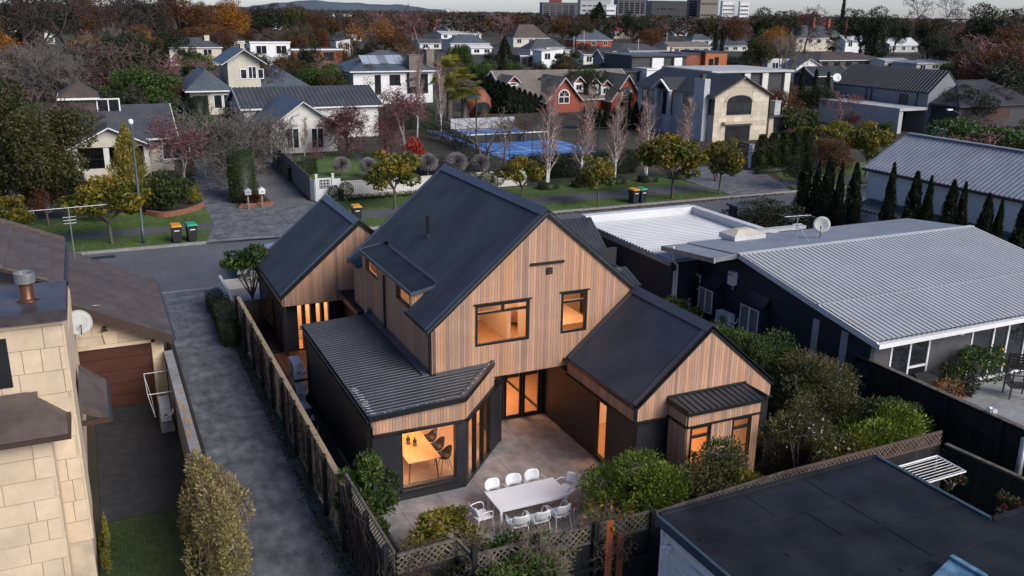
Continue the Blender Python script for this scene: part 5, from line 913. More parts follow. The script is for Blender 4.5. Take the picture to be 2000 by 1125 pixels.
def cone(seed, m, n=2600, w_=.16, lsize=.035, top=.9, jag=.12, base=.0, asp=.35, bulge=.3, core=True):
    def parts():
        rng = np.random.default_rng(seed); t = rng.random(n)**.8; prof = lambda t: np.minimum(np.minimum(1, (t+.03)/.12), ((1-t)/(1-bulge*.5))**top if True else 1)
        a = rng.uniform(0, 6.28, n); rad = w_*prof(t)*(1+.16*np.sin(a*3+t*19+seed)+rng.normal(size=n)*jag)*rng.uniform(.72, 1, n)**.5; C = np.stack([rad*np.cos(a), rad*np.sin(a), base+t*(1-base)], 1); D = np.stack([np.cos(a)*.55, np.sin(a)*.55, np.full(n, .9)], 1)
        out = [('crown', leaves('crown', C, lsize, m, asp, rng=rng, D=D)), ('trunk', tubes('trunk', [(0, 0, 0, 0, 0, .5, w_*.12, w_*.06)], 'bark', 6))]
        if core:
            mb = []; nn = 9; V = []; F = []; zs = np.linspace(.02, .93, 8)
            for z in zs: rr = w_*.68*float(prof(np.array(z))); V += [(rr*math.cos(6.283*i/nn), rr*math.sin(6.283*i/nn), base+z*(1-base)) for i in range(nn)]
            for j in range(7): F += [(j*nn+i, j*nn+(i+1) % nn, (j+1)*nn+(i+1) % nn, (j+1)*nn+i) for i in range(nn)]
            out.append(('inner_foliage', raw_mesh('inner_foliage', V, F4=F, m=m)))
        return out
    return parts
def palm(seed, fan=True):
    def parts():
        rng = np.random.default_rng(seed); S = [(0, 0, 0, .02, 0, .3, .045, .04), (.02, 0, .3, .0, .01, .62, .04, .05)]; V = []; F = []; at = []
        for i in range(46):
            a = rng.uniform(0, 6.28); el = rng.uniform(-.7, 1.3); d = np.array((math.cos(a)*math.cos(el), math.sin(a)*math.cos(el), math.sin(el))); o = np.array((0, 0, .64)); c = o+d*rng.uniform(.14, .2); S.append((*o, *c, .006, .004)); v0 = rng.random()
            side = np.cross(d, (0, 0, 1)); side /= np.linalg.norm(side)+1e-9; nn = np.cross(side, d)
            for k in range(9):
                b = (k/8-.5)*2.3; e = d*math.cos(b)+side*math.sin(b); e[2] -= .12; tip = c+e*rng.uniform(.13, .19); w_ = np.cross(e, nn)*.012; mid = c+e*.08; q = len(V); V += [c, mid+w_, tip+np.array((0, 0, -.03)), mid-w_]; F.append((q, q+1, q+2, q+3)); at.append(min(1, max(0, .25+.5*v0+rng.random()*.3-(.0 if el > -.2 else .3))))
        return [('trunk', tubes('trunk', S, 'bark', 6)), ('fronds', raw_mesh('fronds', V, F4=F, attr=np.array(at), m='lf_yellowgreen' if fan else 'lf_olive'))]
    return parts
def ball(seed, m, twig=False, stem=.45, n=900, lsize=.035):
    def parts():
        rng = np.random.default_rng(seed); c = np.array((0, 0, .60)); R = .40
        if twig:
            v = rng.normal(size=(1500, 3)); v /= np.linalg.norm(v, axis=1)[:, None]; v[:, 2] = np.where(v[:, 2] < -.75, -v[:, 2], v[:, 2]); S = np.concatenate([c+v*R*.12, c+v*R*rng.uniform(.85, 1.08, (1500, 1))+rng.normal(size=(1500, 3))*.02, np.full((1500, 1), .006), np.full((1500, 1), .005)], 1); cr = tubes('crown', S, m, 3)
        else:
            v = rng.normal(size=(n, 3)); v /= np.linalg.norm(v, axis=1)[:, None]; cr = leaves('crown', c+v*R*rng.uniform(.75, 1.03, (n, 1)), lsize*1.6, m, .6, rng=rng)
        return [('trunk', tubes('trunk', [(0, 0, 0, 0, 0, .6, .022, .018)], 'bark_grey', 6)), ('crown', cr)]
    return parts
def shrub(seed, m, n=5000, lsize=.09, R=(1, .8, .7), ncl=14, twigs=True, asp=.45, trunk_m='bark_grey', rr=(.25, .42), flowers=None, nf=0, fsz=.05, whorl=False, shell=.6):
    """real-size shrub: R are half extents in metres, base on the ground"""
    def parts():
        rng = np.random.default_rng(seed); cl = crown_clumps(rng, ncl, (0, 0, R[2]*.95), R, rr, -.95); S = []
        for c in cl:
            m_ = np.array((c[0]*.45, c[1]*.45, c[2]*.5)); S.append((c[0]*.1, c[1]*.1, 0, *m_, .025, .018)); S.append((*m_, *c[:3], .018, .008))
            for _ in range(5): v = rng.normal(size=3); v /= np.linalg.norm(v); S.append((*c[:3], *(np.array(c[:3])+v*np.array(c[3:])*.9), .008, .004))
        P, v, idx = clump_points(rng, n, cl, shell); kp = P[:, 2] > .03
        at = spots_attr(rng, idx, n); D = v*.7+np.array((0, 0, .35))
        if whorl:
            P = np.repeat(P[:n//7], 7, 0); at = np.repeat(at[:n//7], 7); D = rng.normal(size=(len(P), 3)); D[:, 2] = .25; D /= np.linalg.norm(D, axis=1)[:, None]; P = P+D*lsize*.5; kp = P[:, 2] > .03
        out = [('stems', tubes('stems', S, trunk_m, 5)), ('foliage', leaves('foliage', P[kp], lsize, m, asp, rng=rng, D=D[kp], attr=at[kp]))]
        if flowers: i = rng.choice(len(P), nf); i = i[P[i, 2] > R[2]*.5]; out.append(('flowers', leaves('flowers', P[i]+v[i % len(v)]*0+rng.normal(size=(len(i), 3))*.03, fsz, flowers, .9, rng=rng)))
        return out
    return parts
def hedge_parts(seed, m, L, W, Hh, n, lsize=.05, rough=.04, asp=.55, core=True, top=1., flowers=None):
    def parts():
        rng = np.random.default_rng(seed); A = np.array([L*W, L*Hh, L*Hh, W*Hh, W*Hh]); f = rng.choice(5, n, p=A/A.sum()); a, b = rng.random(n), rng.random(n); C = np.zeros((n, 3))
        C[:, 0] = np.where(f < 3, (a-.5)*L, np.where(f == 3, -L/2, L/2)); C[:, 1] = np.where(f == 0, (b-.5)*W, np.where(f == 1, -W/2, np.where(f == 2, W/2, (a-.5)*W))); C[:, 2] = np.where(f == 0, Hh, b*Hh); C += rng.normal(size=(n, 3))*rough; C[:, 2] += .05*np.sin(C[:, 0]*3.1+seed)+.04*np.sin(C[:, 0]*7.3); C[:, 2] = np.maximum(C[:, 2], .02)
        out = [('foliage', leaves('foliage', C, lsize, m, asp, rng=rng))]
        e = max(.02, 1.2*lsize)
        if core: out.append(('inner_foliage', (lambda x, y, z: raw_mesh('inner_foliage', [(-x, -y, 0), (x, -y, 0), (x, y, 0), (-x, y, 0), (-x, -y, z), (x, -y, z), (x, y, z), (-x, y, z)], F4=[(4, 5, 6, 7), (0, 1, 5, 4), (1, 2, 6, 5), (2, 3, 7, 6), (3, 0, 4, 7)], m=m))(L/2-e, W/2-e, Hh-e)))
        return out
    return parts
def one(name, cat, parts, loc, label, rz=0., sc=1., group=None):
    t = mk(name, cat, parts)(); place(t, loc, rz, sc); return tag(t, label, cat, group)

# ---------------------------------------------------------------- near plants
R_ = lambda a: math.radians(a)
one('round_shrub', 'shrub', shrub(1, 'lf_bright', 24000, .066, (1.45, 1.1, .98), 24, asp=.5, rr=(.34, .5)), (-.1, -5.5, 0), 'dense rounded green shrub beside the white patio table', 0, 1.1)
one('round_shrub', 'shrub', shrub(2, 'lf_bronze', 16000, .06, (1.25, .95, .92), 18, rr=(.32, .5)), (1.75, -5.85, 0), 'bronze tinged shrub right of the dense green shrub', 0, 1.25)
one('small_leaf_shrub', 'shrub', shrub(3, 'lf_yellowgreen', 8000, .06, (.95, .75, .85), 14), (2.75, -6.0, 0), 'yellow green shrub below the bay window', 0, 1.2)
one('star_leaf_plant', 'plant', shrub(4, 'lf_bright', 500, .26, (.55, .5, .5), 10, asp=.5, whorl=True), (3.5, -6.35, 0), 'bright star-leaved plant below the right bay window')
one('pale_herb', 'plant', shrub(5, 'lf_variegated', 2600, .09, (.9, .55, .55), 9, asp=.3), (4.35, -6.85, 0), 'pale wispy plant above the brown lattice', 0, 1.3)
one('white_flower_shrub', 'shrub', shrub(6, 'lf_olive', 8000, .07, (1.15, .95, 1.05), 14, flowers='flower_white', nf=150, fsz=.06), (5.3, -5.75, 0), 'straggly shrub with white flowers at the bay corner', 0, 1.15)
one('bare_stem_shrub', 'shrub', bare(9, 'twig_tan', 4, .6, (2, 3), .3, .03, .75, .15, .04, 5, .004, 3, lean=.5, leaf='lf_yellowgreen', nl=1300, lsz=.045), (6.05, -4.7, 0), 'open shrub with pale bare stems beside the black wing wall', 0, 1.75)
one('yellow_shrub', 'shrub', shrub(7, 'lf_yellowgreen', 10000, .085, (1.25, 1.0, .95), 14), (6.35, -6.1, 0), 'yellow leafed shrub between the white flowers and the bright green mound')
one('green_mound', 'shrub', shrub(8, 'lf_bright', 20000, .095, (1.8, 1.25, 1.05), 22, rr=(.34, .5)), (8.25, -5.75, 0), 'large bright green mounded shrub by the brown lattice')
one('bougainvillea', 'shrub', shrub(10, 'lf_yellowgreen', 900, .08, (.55, .35, .65), 8, flowers='flower_pink', nf=60, fsz=.10), tuple(gz(1735, 850))[:2]+(0,), 'straggly plant with pink flowers by the lattice trellis')
for i, (px, py, lb) in enumerate(((1862, 925, 'small shrub with red flowers on the yard fence, nearer the clothesline'), (1972, 985, 'small shrub with red flowers farther along the yard fence'))): one('red_flower_shrub', 'shrub', shrub(11+i, 'lf_olive', 600, .09, (.5, .35, .35), 7, flowers='flower_red', nf=26, fsz=.1), tuple(gz(px, py, 1.4)[:2])+(1.0,), lb)
# long hedge between the cedar house and the navy house
for i, (x, y, L, Hh, m_, lb) in enumerate(((8.6, 1.9, 2.2, 1.95, 'lf_green', 'green hedge section with white flowers below the heat pumps'), (8.75, -.3, 2.6, 2.0, 'lf_green', 'middle green hedge section beside the right wing'), (8.95, -2.8, 2.8, 2.1, 'lf_bronze', 'bronze tipped end of the tall hedge by the black fence'))):
    one('tall_hedge', 'hedge', shrub(20+i, m_, 20000, .078, (L/2+.75, 1.25, Hh*.62), 26, rr=(.3, .48), flowers='flower_white' if i < 2 else None, nf=110 if i == 0 else 30, fsz=.05), (x, y, 0), lb, R_(90), 1., 'tall hedge sections')
one('hedge_filler', 'hedge', shrub(26, 'lf_green', 9000, .08, (1.5, .9, 1.0), 18, rr=(.26, .42)), (9.6, -5.1, 0), 'green shrub filling the gap between the tall hedge and the lattice'); one('hedge_filler', 'hedge', shrub(27, 'lf_bronze', 6000, .075, (1.1, .8, 1.0), 14, rr=(.26, .42)), (7.3, -3.6, 0), 'bronze green shrub between the wing wall and the tall hedge')
one('patio_edge_shrub', 'shrub', shrub(28, 'lf_green', 4200, .09, (.9, .6, .6), 12, rr=(.24, .4), trunk_m='twig_tan'), (-1.6, -6.9, 0), 'small leafy shrub behind the lattice beside the dense round shrub')
one('bare_hedge', 'hedge', shrub(24, 'lf_bronze', 6000, .055, (1.5, .8, .85), 12), (8.4, 3.9, 0), 'low brown twiggy hedge at the end of the tall hedge', R_(90))
one('flowering_shrub', 'shrub', shrub(25, 'lf_green', 9000, .075, (1.3, 1.0, .95), 14, flowers='flower_white', nf=60, fsz=.06), (9.3, 6.2, 0), 'rounded green shrub with white flowers below the gas bottles')
# patio corner and front fence
one('corner_shrub', 'shrub', shrub(30, 'lf_green', 5600, .11, (1.0, .85, 1.3), 16, rr=(.22, .36), trunk_m='twig_tan', asp=.42), (-6.55, -3.2, 0), 'leafy shrub at the dining window corner by the lane fence')
one('whorled_shrub', 'shrub', shrub(31, 'lf_yellowgreen', 4200, .17, (1.2, .85, .95), 14, asp=.24, whorl=True, trunk_m='twig_tan'), (-5.15, -5.5, 0), 'rhododendron-like shrub with whorled leaves at the patio corner')
one('low_patio_shrub', 'shrub', shrub(32, 'lf_green', 3600, .11, (1.6, .6, .7), 16, asp=.4, trunk_m='twig_tan'), (-3.1, -6.55, 0), 'low leafy shrub between the patio table and the lattice')
one('fence_creeper', 'shrub', shrub(33, 'lf_green', 6500, .11, (1.5, .5, .95), 18, asp=.45, trunk_m='twig_tan'), (-4.55, -8.0, 0), 'leafy creeper covering the outside of the lattice fence')
one('fence_creeper', 'shrub', shrub(37, 'lf_olive', 4200, .1, (1.2, .4, .8), 16, asp=.42, trunk_m='twig_tan'), (-6.3, -7.4, 0), 'olive creeper on the front fence nearest the lane')
one('dark_creeper', 'shrub', shrub(34, 'lf_dark', 1800, .11, (.5, .4, .9), 10), (-5.75, -7.55, 0), 'dark leafed creeper at the fence jog')
one('yellow_vine', 'vine', bare(35, 'twig_tan', 4, .8, (2, 3), .3, .015, .8, .05, -.02, 6, .003, 3, lean=1.6, leaf='lf_orange', nl=170, lsz=.085, wob=.3), (-2.2, -7.5, 1.2), 'bare tan vine with yellow leaves trailing over the lattice', 0, 1.25)
one('bare_vine', 'vine', bare(36, 'twig_tan', 4, .8, (2, 3), .3, .016, .8, .05, -.02, 7, .003, 3, lean=1.8, wob=.3), (-4.6, -7.35, 1.0), 'bare tan vine on the lattice below the patio table', 0, 1.1)
one('bare_vine', 'vine', bare(38, 'twig_tan', 5, .8, (2, 3), .3, .016, .8, .05, -.02, 8, .003, 3, lean=2.0, wob=.3, leaf='lf_green', nl=420, lsz=.075), (-3.6, -7.45, 1.15), 'bare tan vine with a few green leaves beside the fence creeper', 0, 1.15)
one('bare_vine', 'vine', bare(39, 'twig_brown', 5, .8, (2, 3), .3, .016, .8, .05, -.02, 8, .003, 3, lean=2.0, wob=.3, leaf='lf_olive', nl=260, lsz=.075), (-6.2, -6.85, 1.1), 'brown vine tangle at the lane end of the lattice', 0, 1.1)
one('lattice_shrub', 'shrub', shrub(42, 'lf_green', 2600, .1, (1.1, .4, .95), 14, asp=.42, trunk_m='twig_tan'), (-4.3, -6.9, 0), 'leafy shrub pressed against the inside of the lattice')
one('strap_plant', 'plant', lambda: [('blades', leaves('blades', np.random.default_rng(3).normal(size=(26, 3))*np.array((.12, .1, .05))+np.array((0, 0, .42)), .85, 'lf_bright', .12, 1.6))], tuple(gz(838, 1150))[:2]+(0.3,), 'tuft of long strap leaves at the foot of the front fence')
# vines on the lane fence
def vine_parts(seed, y0, y1, n):
    def parts():
        rng = np.random.default_rng(seed); S = []
        for i in range(n):
            y = rng.uniform(y0, y1); p = np.array((-7.27, y, rng.uniform(.1, .5))); d = np.array((0, rng.normal()*.5, 1.))
            for k in range(9):
                d = d+np.array((0, rng.normal()*.5, rng.normal()*.25+(.1 if p[2] < 1.4 else -.35))); d /= np.linalg.norm(d); q = p+d*.22; q[0] = -7.28+rng.normal()*.03; q[2] = min(max(q[2], .05), 1.95); r = .012*(1-k/12)*rng.uniform(.6, 1.3); S.append((*p, *q, r, r*.9)); p = q
                if rng.random() < .35: e = p+np.array((rng.normal()*.06, rng.normal()*.14, rng.normal()*.12)); S.append((*p, *e, .005, .003))
        return [('stems', tubes('stems', S, 'twig_brown', 4))]
    return parts
for i, (a, b, lb) in enumerate(((8, 13.2, 'tangled bare vine on the far end of the lane fence'), (3, 8, 'tangled bare vine on the lane fence beside the deck'), (-1.5, 3, 'tangled bare vine on the lane fence beside the black wall'), (-6.6, -1.5, 'tangled bare vine on the black corner of the lane fence'))):
    one('fence_vine', 'vine', vine_parts(40+i, a, b, 46), (0, 0, 0), lb, 0, 1, 'vines on the lane fence')
def strip_scatter(name, label, m, x0, x1, y0, y1, n, sz, zmax=.12, asp=.3, up=.6, seed=5):
    rng = np.random.default_rng(seed); C = np.stack([rng.uniform(x0, x1, n), rng.uniform(y0, y1, n), rng.random(n)**2*zmax+.02], 1); o = link(name, leaves(name, C, sz, m, asp, up, rng=rng)); return tag(o, label, 'ground cover', kind='stuff')
strip_scatter('fence_weeds', 'weeds and dead leaves along the foot of the lane fence', 'lf_green', -7.65, -7.25, -8, 13, 4200, .08, .14); strip_scatter('fence_litter', 'fallen brown leaves along the lane fence', 'lf_rust', -7.85, -7.25, -8, 13, 700, .06, .02, .6, 0, 6)
strip_scatter('kerb_leaves', 'fallen brown leaves in the far gutter of the street', 'lf_rust', 15, 36, 29.7, 30.2, 1600, .09, .0, .7, 0, 7)
bpy.data.objects['kerb_leaves'].location.z = -.125
strip_scatter('bed_weeds', 'low weeds in the soil beside the black side wall', 'lf_olive', -7.0, -6.1, -1.5, 5.5, 260, .06, .08, .4, .3, 8)
def lawn_tufts(name, label, x0, x1, y0, y1, n, seed): return strip_scatter(name, label, 'lf_grass', x0, x1, y0, y1, n, .075, .03, .14, 1.3, seed)
lawn_tufts('lawn_grass', 'short green grass on the left verge and front lawn', -20, -6.4, 30.45, 33.3, 9000, 51); lawn_tufts('lawn_grass', 'short green grass on the left front lawn', -16, -6.2, 35.2, 39.2, 9000, 52); lawn_tufts('lawn_grass', 'short green grass on the far right verge', 3, 31, 30.45, 32.7, 14000, 53); lawn_tufts('lawn_grass', 'short green grass below the birches', 3, 31, 35.3, 39.0, 18000, 54); lawn_tufts('lawn_grass', 'short dark grass of the small left lawn', -12.7, -10.6, -5, .2, 5000, 55)
# hedge on the lane edge, bottom left (variegated) and other near hedges
one('variegated_hedge', 'hedge', shrub(60, 'lf_variegated', 17000, .085, (3.3, .95, 1.2), 30, asp=.36, rr=(.24, .4), trunk_m='twig_tan'), (-10.25, -2.9, 0), 'loose variegated yellow hedge between the small lawn and the lane', R_(88))
one('yellow_edge_plant', 'plant', shrub(61, 'lf_yellowgreen', 1500, .06, (1.6, .16, .3), 10), (-12.75, -1.6, 0), 'narrow yellow green edging along the stone house', R_(90))
one('box_hedge', 'hedge', hedge_parts(62, 'lf_hedge', 2.6, .7, .75, 5000, .05), (-7.55, 16.4, 0), 'low clipped box hedge along the lane mouth, nearest the street', R_(96)); one('box_hedge', 'hedge', hedge_parts(63, 'lf_hedge', 3.0, .75, .8, 5500, .05), (-7.62, 13.7, 0), 'low clipped box hedge beside the black gate', R_(88))
one('kowhai_tree', 'tree', leafy(64, 'lf_green', 1500, .075, .30, (.42, .40, .22), .75, 11, 'bark', .4, .02, (.28, .42)), (-6.35, 15.3, 0), 'small open green tree beside the rear wing', 0, 3.3)
one('gutter_bush', 'shrub', shrub(65, 'lf_yellowgreen', 4200, .09, (.95, .8, .8), 12), (-11.0, 16.4, 0), 'rounded yellow green bush behind the garage roof')
one('yellow_flowers', 'plant', shrub(66, 'lf_gold', 260, .08, (.7, .2, .25), 7), (-5.6, 20.1, .35), 'yellow flowers behind the low white wall')
t = thing('lemon_tree', 'lemon tree with yellow fruit on the navy house patio', 'tree', (15.7, -3.1, 0)); rng = np.random.default_rng(70); cl = crown_clumps(rng, 12, (0, 0, 1.15), (1.25, 1.0, .95), (.3, .45)); P, v, idx = clump_points(rng, 4200, cl); link('crown', leaves('crown', P, .09, 'lf_green', .5, rng=rng, attr=spots_attr(rng, idx, 4200)), t, True); link('trunk', tubes('trunk', [(0, 0, 0, 0, 0, .8, .05, .035)], 'bark', 6), t, True)
for k in range(11): p = P[rng.integers(len(P))]; MB().lathe([(0, -.05), (.035, -.035), (.045, 0), (.035, .035), (0, .05)], p, 8, cap=False).build('lemon', 'fruit', t, True, True)
one('dark_bush', 'shrub', shrub(71, 'lf_dark', 4500, .08, (1.2, .8, .8), 12), (14.3, -3.3, 0), 'dark green bush beside the covered barbecue'); one('autumn_plant', 'plant', shrub(72, 'lf_orange', 1700, .085, (1.2, .5, .75), 14), (13.4, -3.9, 0), 'golden brown autumn plant behind the black fence'); one('mandarin_tree', 'tree', leafy(73, 'lf_green', 1500, .05, .3, (.4, .4, .35), .62, 10), tuple(gz(2010, 720)), 'dark citrus tree at the right edge of the navy house patio', 0, 2.6)
one('street_bush', 'shrub', bare(74, 'twig_brown', 5, .7, (2, 3), .25, .02, .8, .08, -.05, 6, .003, 3, lean=.9, grav=.06), (18.6, 17.6, 0), 'brown weeping bush behind the dark pillar', 0, 1.9); one('dark_hedge_bush', 'shrub', shrub(75, 'lf_dark', 12000, .12, (3.4, 1.6, 1.3), 20), (24.5, 18.6, 0), 'dark green bush row at the street corner of the white house')
# ================================================================== houses across the street and beyond
def ft(P): return tuple(float(c) for c in P)
def bhouse(label, x0, x1, y0, y1, eave, ridge, roof='gx', wm='offwhite', rm='tile_grey', wins=(), chim=(), rz=0., over=.35, trim='white_paint', cat='house', name='house', fascia=True, z0=0., pivot=None, gutter_=True):
    """roof: gx ridge along x, gy ridge along y (gable to the street), hip, flat, mono. wins: (side, u0, u1, z0, z1, mullions)"""
    cx, cy = ((x0+x1)/2, (y0+y1)/2) if pivot is None else pivot
    t = thing(name, label, cat, (cx, cy, z0), rz); a, b, c, d = x0-cx, x1-cx, y0-cy, y1-cy; mx, my = (a+b)/2, (c+d)/2; w_ = MB(); w_.box(a, c, 0, b, d, eave)
    if roof == 'gx': w_.prism([(a+.01, c+.01, eave), (a+.01, d-.01, eave), (a+.01, my, ridge-.05)], (b-a-.02, 0, 0))
    if roof == 'gy': w_.prism([(a+.01, c+.01, eave), (b-.01, c+.01, eave), (mx, c+.01, ridge-.05)], (0, d-c-.02, 0))
    w_.build('wall', wm, t, local=True); th = .14; o = over
    def slab(q, nm='roof'): n_ = MB(); n_.hexa([(p[0], p[1], p[2]) for p in q], [(p[0], p[1], p[2]+th) for p in q]); return n_.build(nm, rm, t, local=True)
    sl = (ridge-eave)
    if roof == 'gx':
        k = sl/((d-c)/2); e = eave-k*o; slab([(a-o, c-o, e), (b+o, c-o, e), (b+o, my, ridge), (a-o, my, ridge)]); slab([(a-o, my, ridge), (b+o, my, ridge), (b+o, d+o, e), (a-o, d+o, e)])
        if fascia:
            for x in (a-o, b+o): f = MB(); beam(f, (x, c-o, e+.02), (x, my, ridge+.02), .06, .26); f.build('barge_board', trim, t, local=True); f = MB(); beam(f, (x, d+o, e+.02), (x, my, ridge+.02), .06, .26); f.build('barge_board', trim, t, local=True)
            MB().box(a-o, c-o-.1, e-.04, b+o, c-o, e+.1).build('gutter', trim, t, local=True)
    elif roof == 'gy':
        k = sl/((b-a)/2); e = eave-k*o; slab([(a-o, c-o, e), (a-o, d+o, e), (mx, d+o, ridge), (mx, c-o, ridge)]); slab([(mx, c-o, ridge), (mx, d+o, ridge), (b+o, d+o, e), (b+o, c-o, e)])
        if fascia:
            for xs_ in (a-o, b+o): f = MB(); beam(f, (xs_, c-o-.03, e+.02), (mx, c-o-.03, ridge+.02), .06, .26, up=(0, 1, 0)); f.build('barge_board', trim, t, local=True)
            MB().box(a-o-.1, c-o, e-.04, a-o, d+o, e+.1).build('gutter', trim, t, local=True)
    elif roof == 'hip':
        e = eave-.12; hw = (d-c)/2 if (b-a) >= (d-c) else (b-a)/2
        if (b-a) >= (d-c): r0, r1 = (a+hw, my, ridge), (b-hw, my, ridge)
        else: r0, r1 = (mx, c+hw, ridge), (mx, d-hw, ridge)
        A, B, C, D = (a-o, c-o, e), (b+o, c-o, e), (b+o, d+o, e), (a-o, d+o, e); n_ = MB()
        fs = [(A, B, r1, r0), (C, D, r0, r1), (D, A, r0), (B, C, r1)] if (b-a) >= (d-c) else [(D, A, r0, r1), (B, C, r1, r0), (A, B, r0), (C, D, r1)]
        for q in fs:
            lo = [(p[0], p[1], p[2]-.02) for p in q]; n_ = MB(); n_.hexa(lo, [(p[0], p[1], p[2]+th*.6) for p in q]); n_.build('roof', rm, t, local=True)
        if fascia:
            for q in ((A, B), (D, A)): f = MB(); beam(f, (q[0][0], q[0][1], e), (q[1][0], q[1][1], e), .1, .16); f.build('gutter', trim, t, local=True)
        for p, q in ((A, r0), (B, r1), (r0, r1)): f = MB(); beam(f, (p[0], p[1], p[2]+.1), (q[0], q[1], q[2]+.1), .22, .06); f.build('ridge_cap', rm, t, local=True)
    elif roof == 'flat':
        MB().box(a-o, c-o, eave+.002, b+o, d+o, eave+.22).build('roof', rm, t, local=True)
        if fascia: MB().box(a-o-.03, c-o-.03, eave-.02, b+o+.03, c-o, eave+.25).build('fascia', trim, t, local=True)
    elif roof == 'mono':
        q = [(a-o, c-o, eave), (b+o, c-o, ridge), (b+o, d+o, ridge), (a-o, d+o, eave)]; slab(q); w2 = MB().prism([(a+.01, c+.012, eave), (b-.01, c+.012, eave), (b-.01, c+.012, ridge)], (0, d-c-.03, 0)); w2.build('gable_wall', wm, t, local=True)
    for wn in wins:
        s_, u0, u1, z0_, z1 = wn[:5]; mu = wn[5] if len(wn) > 5 else 1; fm = wn[6] if len(wn) > 6 else trim; gm = wn[7] if len(wn) > 7 else 'glass_dark'
        P, u, n = {'f': ((a, c), X1, -Y1), 'l': ((a, d), -Y1, -X1), 'r': ((b, c), Y1, X1)}[s_]
        wl(t, P, u, n, u0, u1, z0_, z1, mu, fm, gm)
    for (x, y, top, wd, m_) in chim:
        ch = MB().box(x-cx-wd/2, y-cy-wd/2, eave*.5, x-cx+wd/2, y-cy+wd/2, top).build('chimney', m_, t, local=True); MB().box(x-cx-wd/2-.06, y-cy-wd/2-.06, top+.002, x-cx+wd/2+.06, y-cy+wd/2+.06, top+.12).build('chimney_cap', m_, ch, local=True); MB().tube((x-cx, y-cy, top+.12), (x-cx, y-cy, top+.5), .13, .1).build('chimney_pot', 'terracotta', ch, local=True)
    return t
def wl(t, P, u, n, u0, u1, z0, z1, mu=1, fm='white_paint', gm='glass_dark', fw=.1, name='window'):
    P = np.array(P, float); f = MB()
    def bar(m_, a, b, c, d, o=.06, dd=.07):
        q = [P+u*a+n*o, P+u*b+n*o, P+u*b+n*(o-dd), P+u*a+n*(o-dd)]; m_.hexa([(*p, c) for p in q], [(*p, d) for p in q])
    bar(f, u0-fw, u0, z0-fw, z1+fw); bar(f, u1, u1+fw, z0-fw, z1+fw); bar(f, u0, u1, z1, z1+fw); bar(f, u0, u1, z0-fw, z0)
    for k in range(1, mu): x = u0+(u1-u0)*k/mu; bar(f, x-fw*.4, x+fw*.4, z0, z1, .05)
    fo = f.build(name, fm, t, local=True)
    for k in range(mu): a, b = u0+(u1-u0)*k/mu+.02, u0+(u1-u0)*(k+1)/mu-.02; g_ = MB(); bar(g_, a, b, z0+.01, z1-.01, .035, .03); g_.build('pane', gm, fo, local=True)
    return fo
def X(px, py, Y): return float(gy(px, py, Y)[0])
def Zp(px, py, Y): return float(gy(px, py, Y)[2])

# --- bungalow on the left
Y = 56.; x0, x1 = X(172, 300, Y), X(338, 300, Y); ev = Zp(250, 268, Y); rg_ = Zp(255, 207, Y+5)
bun = bhouse('weatherboard bungalow with dark tiled roof behind the golden conifer', x0, x1, Y, Y+10, ev, rg_, 'gx', 'weatherboard', 'tile_grey', [('f', 5.6, 7.6, 1.0, 2.2, 3)], [], over=.5)
def addl(t, mb, nm, m_): o = mb.build(nm, m_, t); return o
g_ = MB().prism([(x0-1.2, Y-2.6, 2.5), (x0+4.6, Y-2.6, 2.5), (x0+1.6, Y-2.6, 3.9)], (0, 3, 0)); addl(bun, g_, 'porch_gable', 'weatherboard')
for sg, xe in ((-1, x0-1.6), (1, x0+5.0)): q = [(x0+1.6, Y-2.95, 3.95), (xe, Y-2.95, 2.32), (xe, Y+1, 2.32), (x0+1.6, Y+1, 3.95)]; addl(bun, MB().hexa(q, [(p[0], p[1], p[2]+.12) for p in q]), 'porch_roof', 'tile_grey'); b = MB(); beam(b, (x0+1.6, Y-3.0, 4.0), (xe, Y-3.0, 2.36), .08, .28, up=(0, 1, 0)); addl(bun, b, 'barge_board', 'white_paint')
for x in (x0-.9, x0+1.3, x0+4.2): addl(bun, MB().box(x-.2, Y-2.5, 0, x+.2, Y-2.1, 2.5), 'porch_post', 'offwhite')
addl(bun, MB().box(x0-.9, Y-2.55, 0, x0+4.4, Y-2.35, .85), 'porch_wall', 'cream_wall'); addl(bun, MB().box(x0-.7, Y-.06, .3, x0+4, Y-.02, 2.3), 'dark_porch_opening', 'glass_dark')
dm = bhouse('upper storey block of the bungalow showing above the dark evergreen', X(122, 200, Y+4), X(186, 200, Y+4), Y+4, Y+9, Zp(150, 190, Y+4), Zp(150, 160, Y+6), 'hip', 'tile_brown', 'tile_brown', [('f', 2.6, 4.2, Zp(150, 222, Y+4), Zp(150, 196, Y+4), 2)])
# --- cream gable house with grey roofs
Y = 62.; xa, xl_, xr_ = X(592, 199, Y), X(527, 248, Y), X(657, 248, Y); ev = Zp(527, 248, Y)
gh = bhouse('cream gable fronted house with grey metal roof behind the red tree', xl_, xr_, Y, Y+9, ev, Zp(592, 199, Y), 'gy', 'offwhite', 'tile_blue', [('f', X(561, 270, Y)-xl_, X(583, 270, Y)-xl_, Zp(570, 289, Y), Zp(570, 252, Y), 2), ('f', X(609, 270, Y)-xl_, X(631, 270, Y)-xl_, Zp(620, 288, Y), Zp(620, 251, Y), 2)])
b_ = bhouse('long ribbed grey roof wing behind the cream gable', X(475, 200, Y+9), X(738, 190, Y+9), Y+9, Y+18, Zp(600, 208, Y+9), Zp(600, 171, Y+13.5), 'gx', 'offwhite', 'tile_grey', [], over=.4); 
for k in range(46): xx = -12.3+k*.54; q = Y+13.5; 
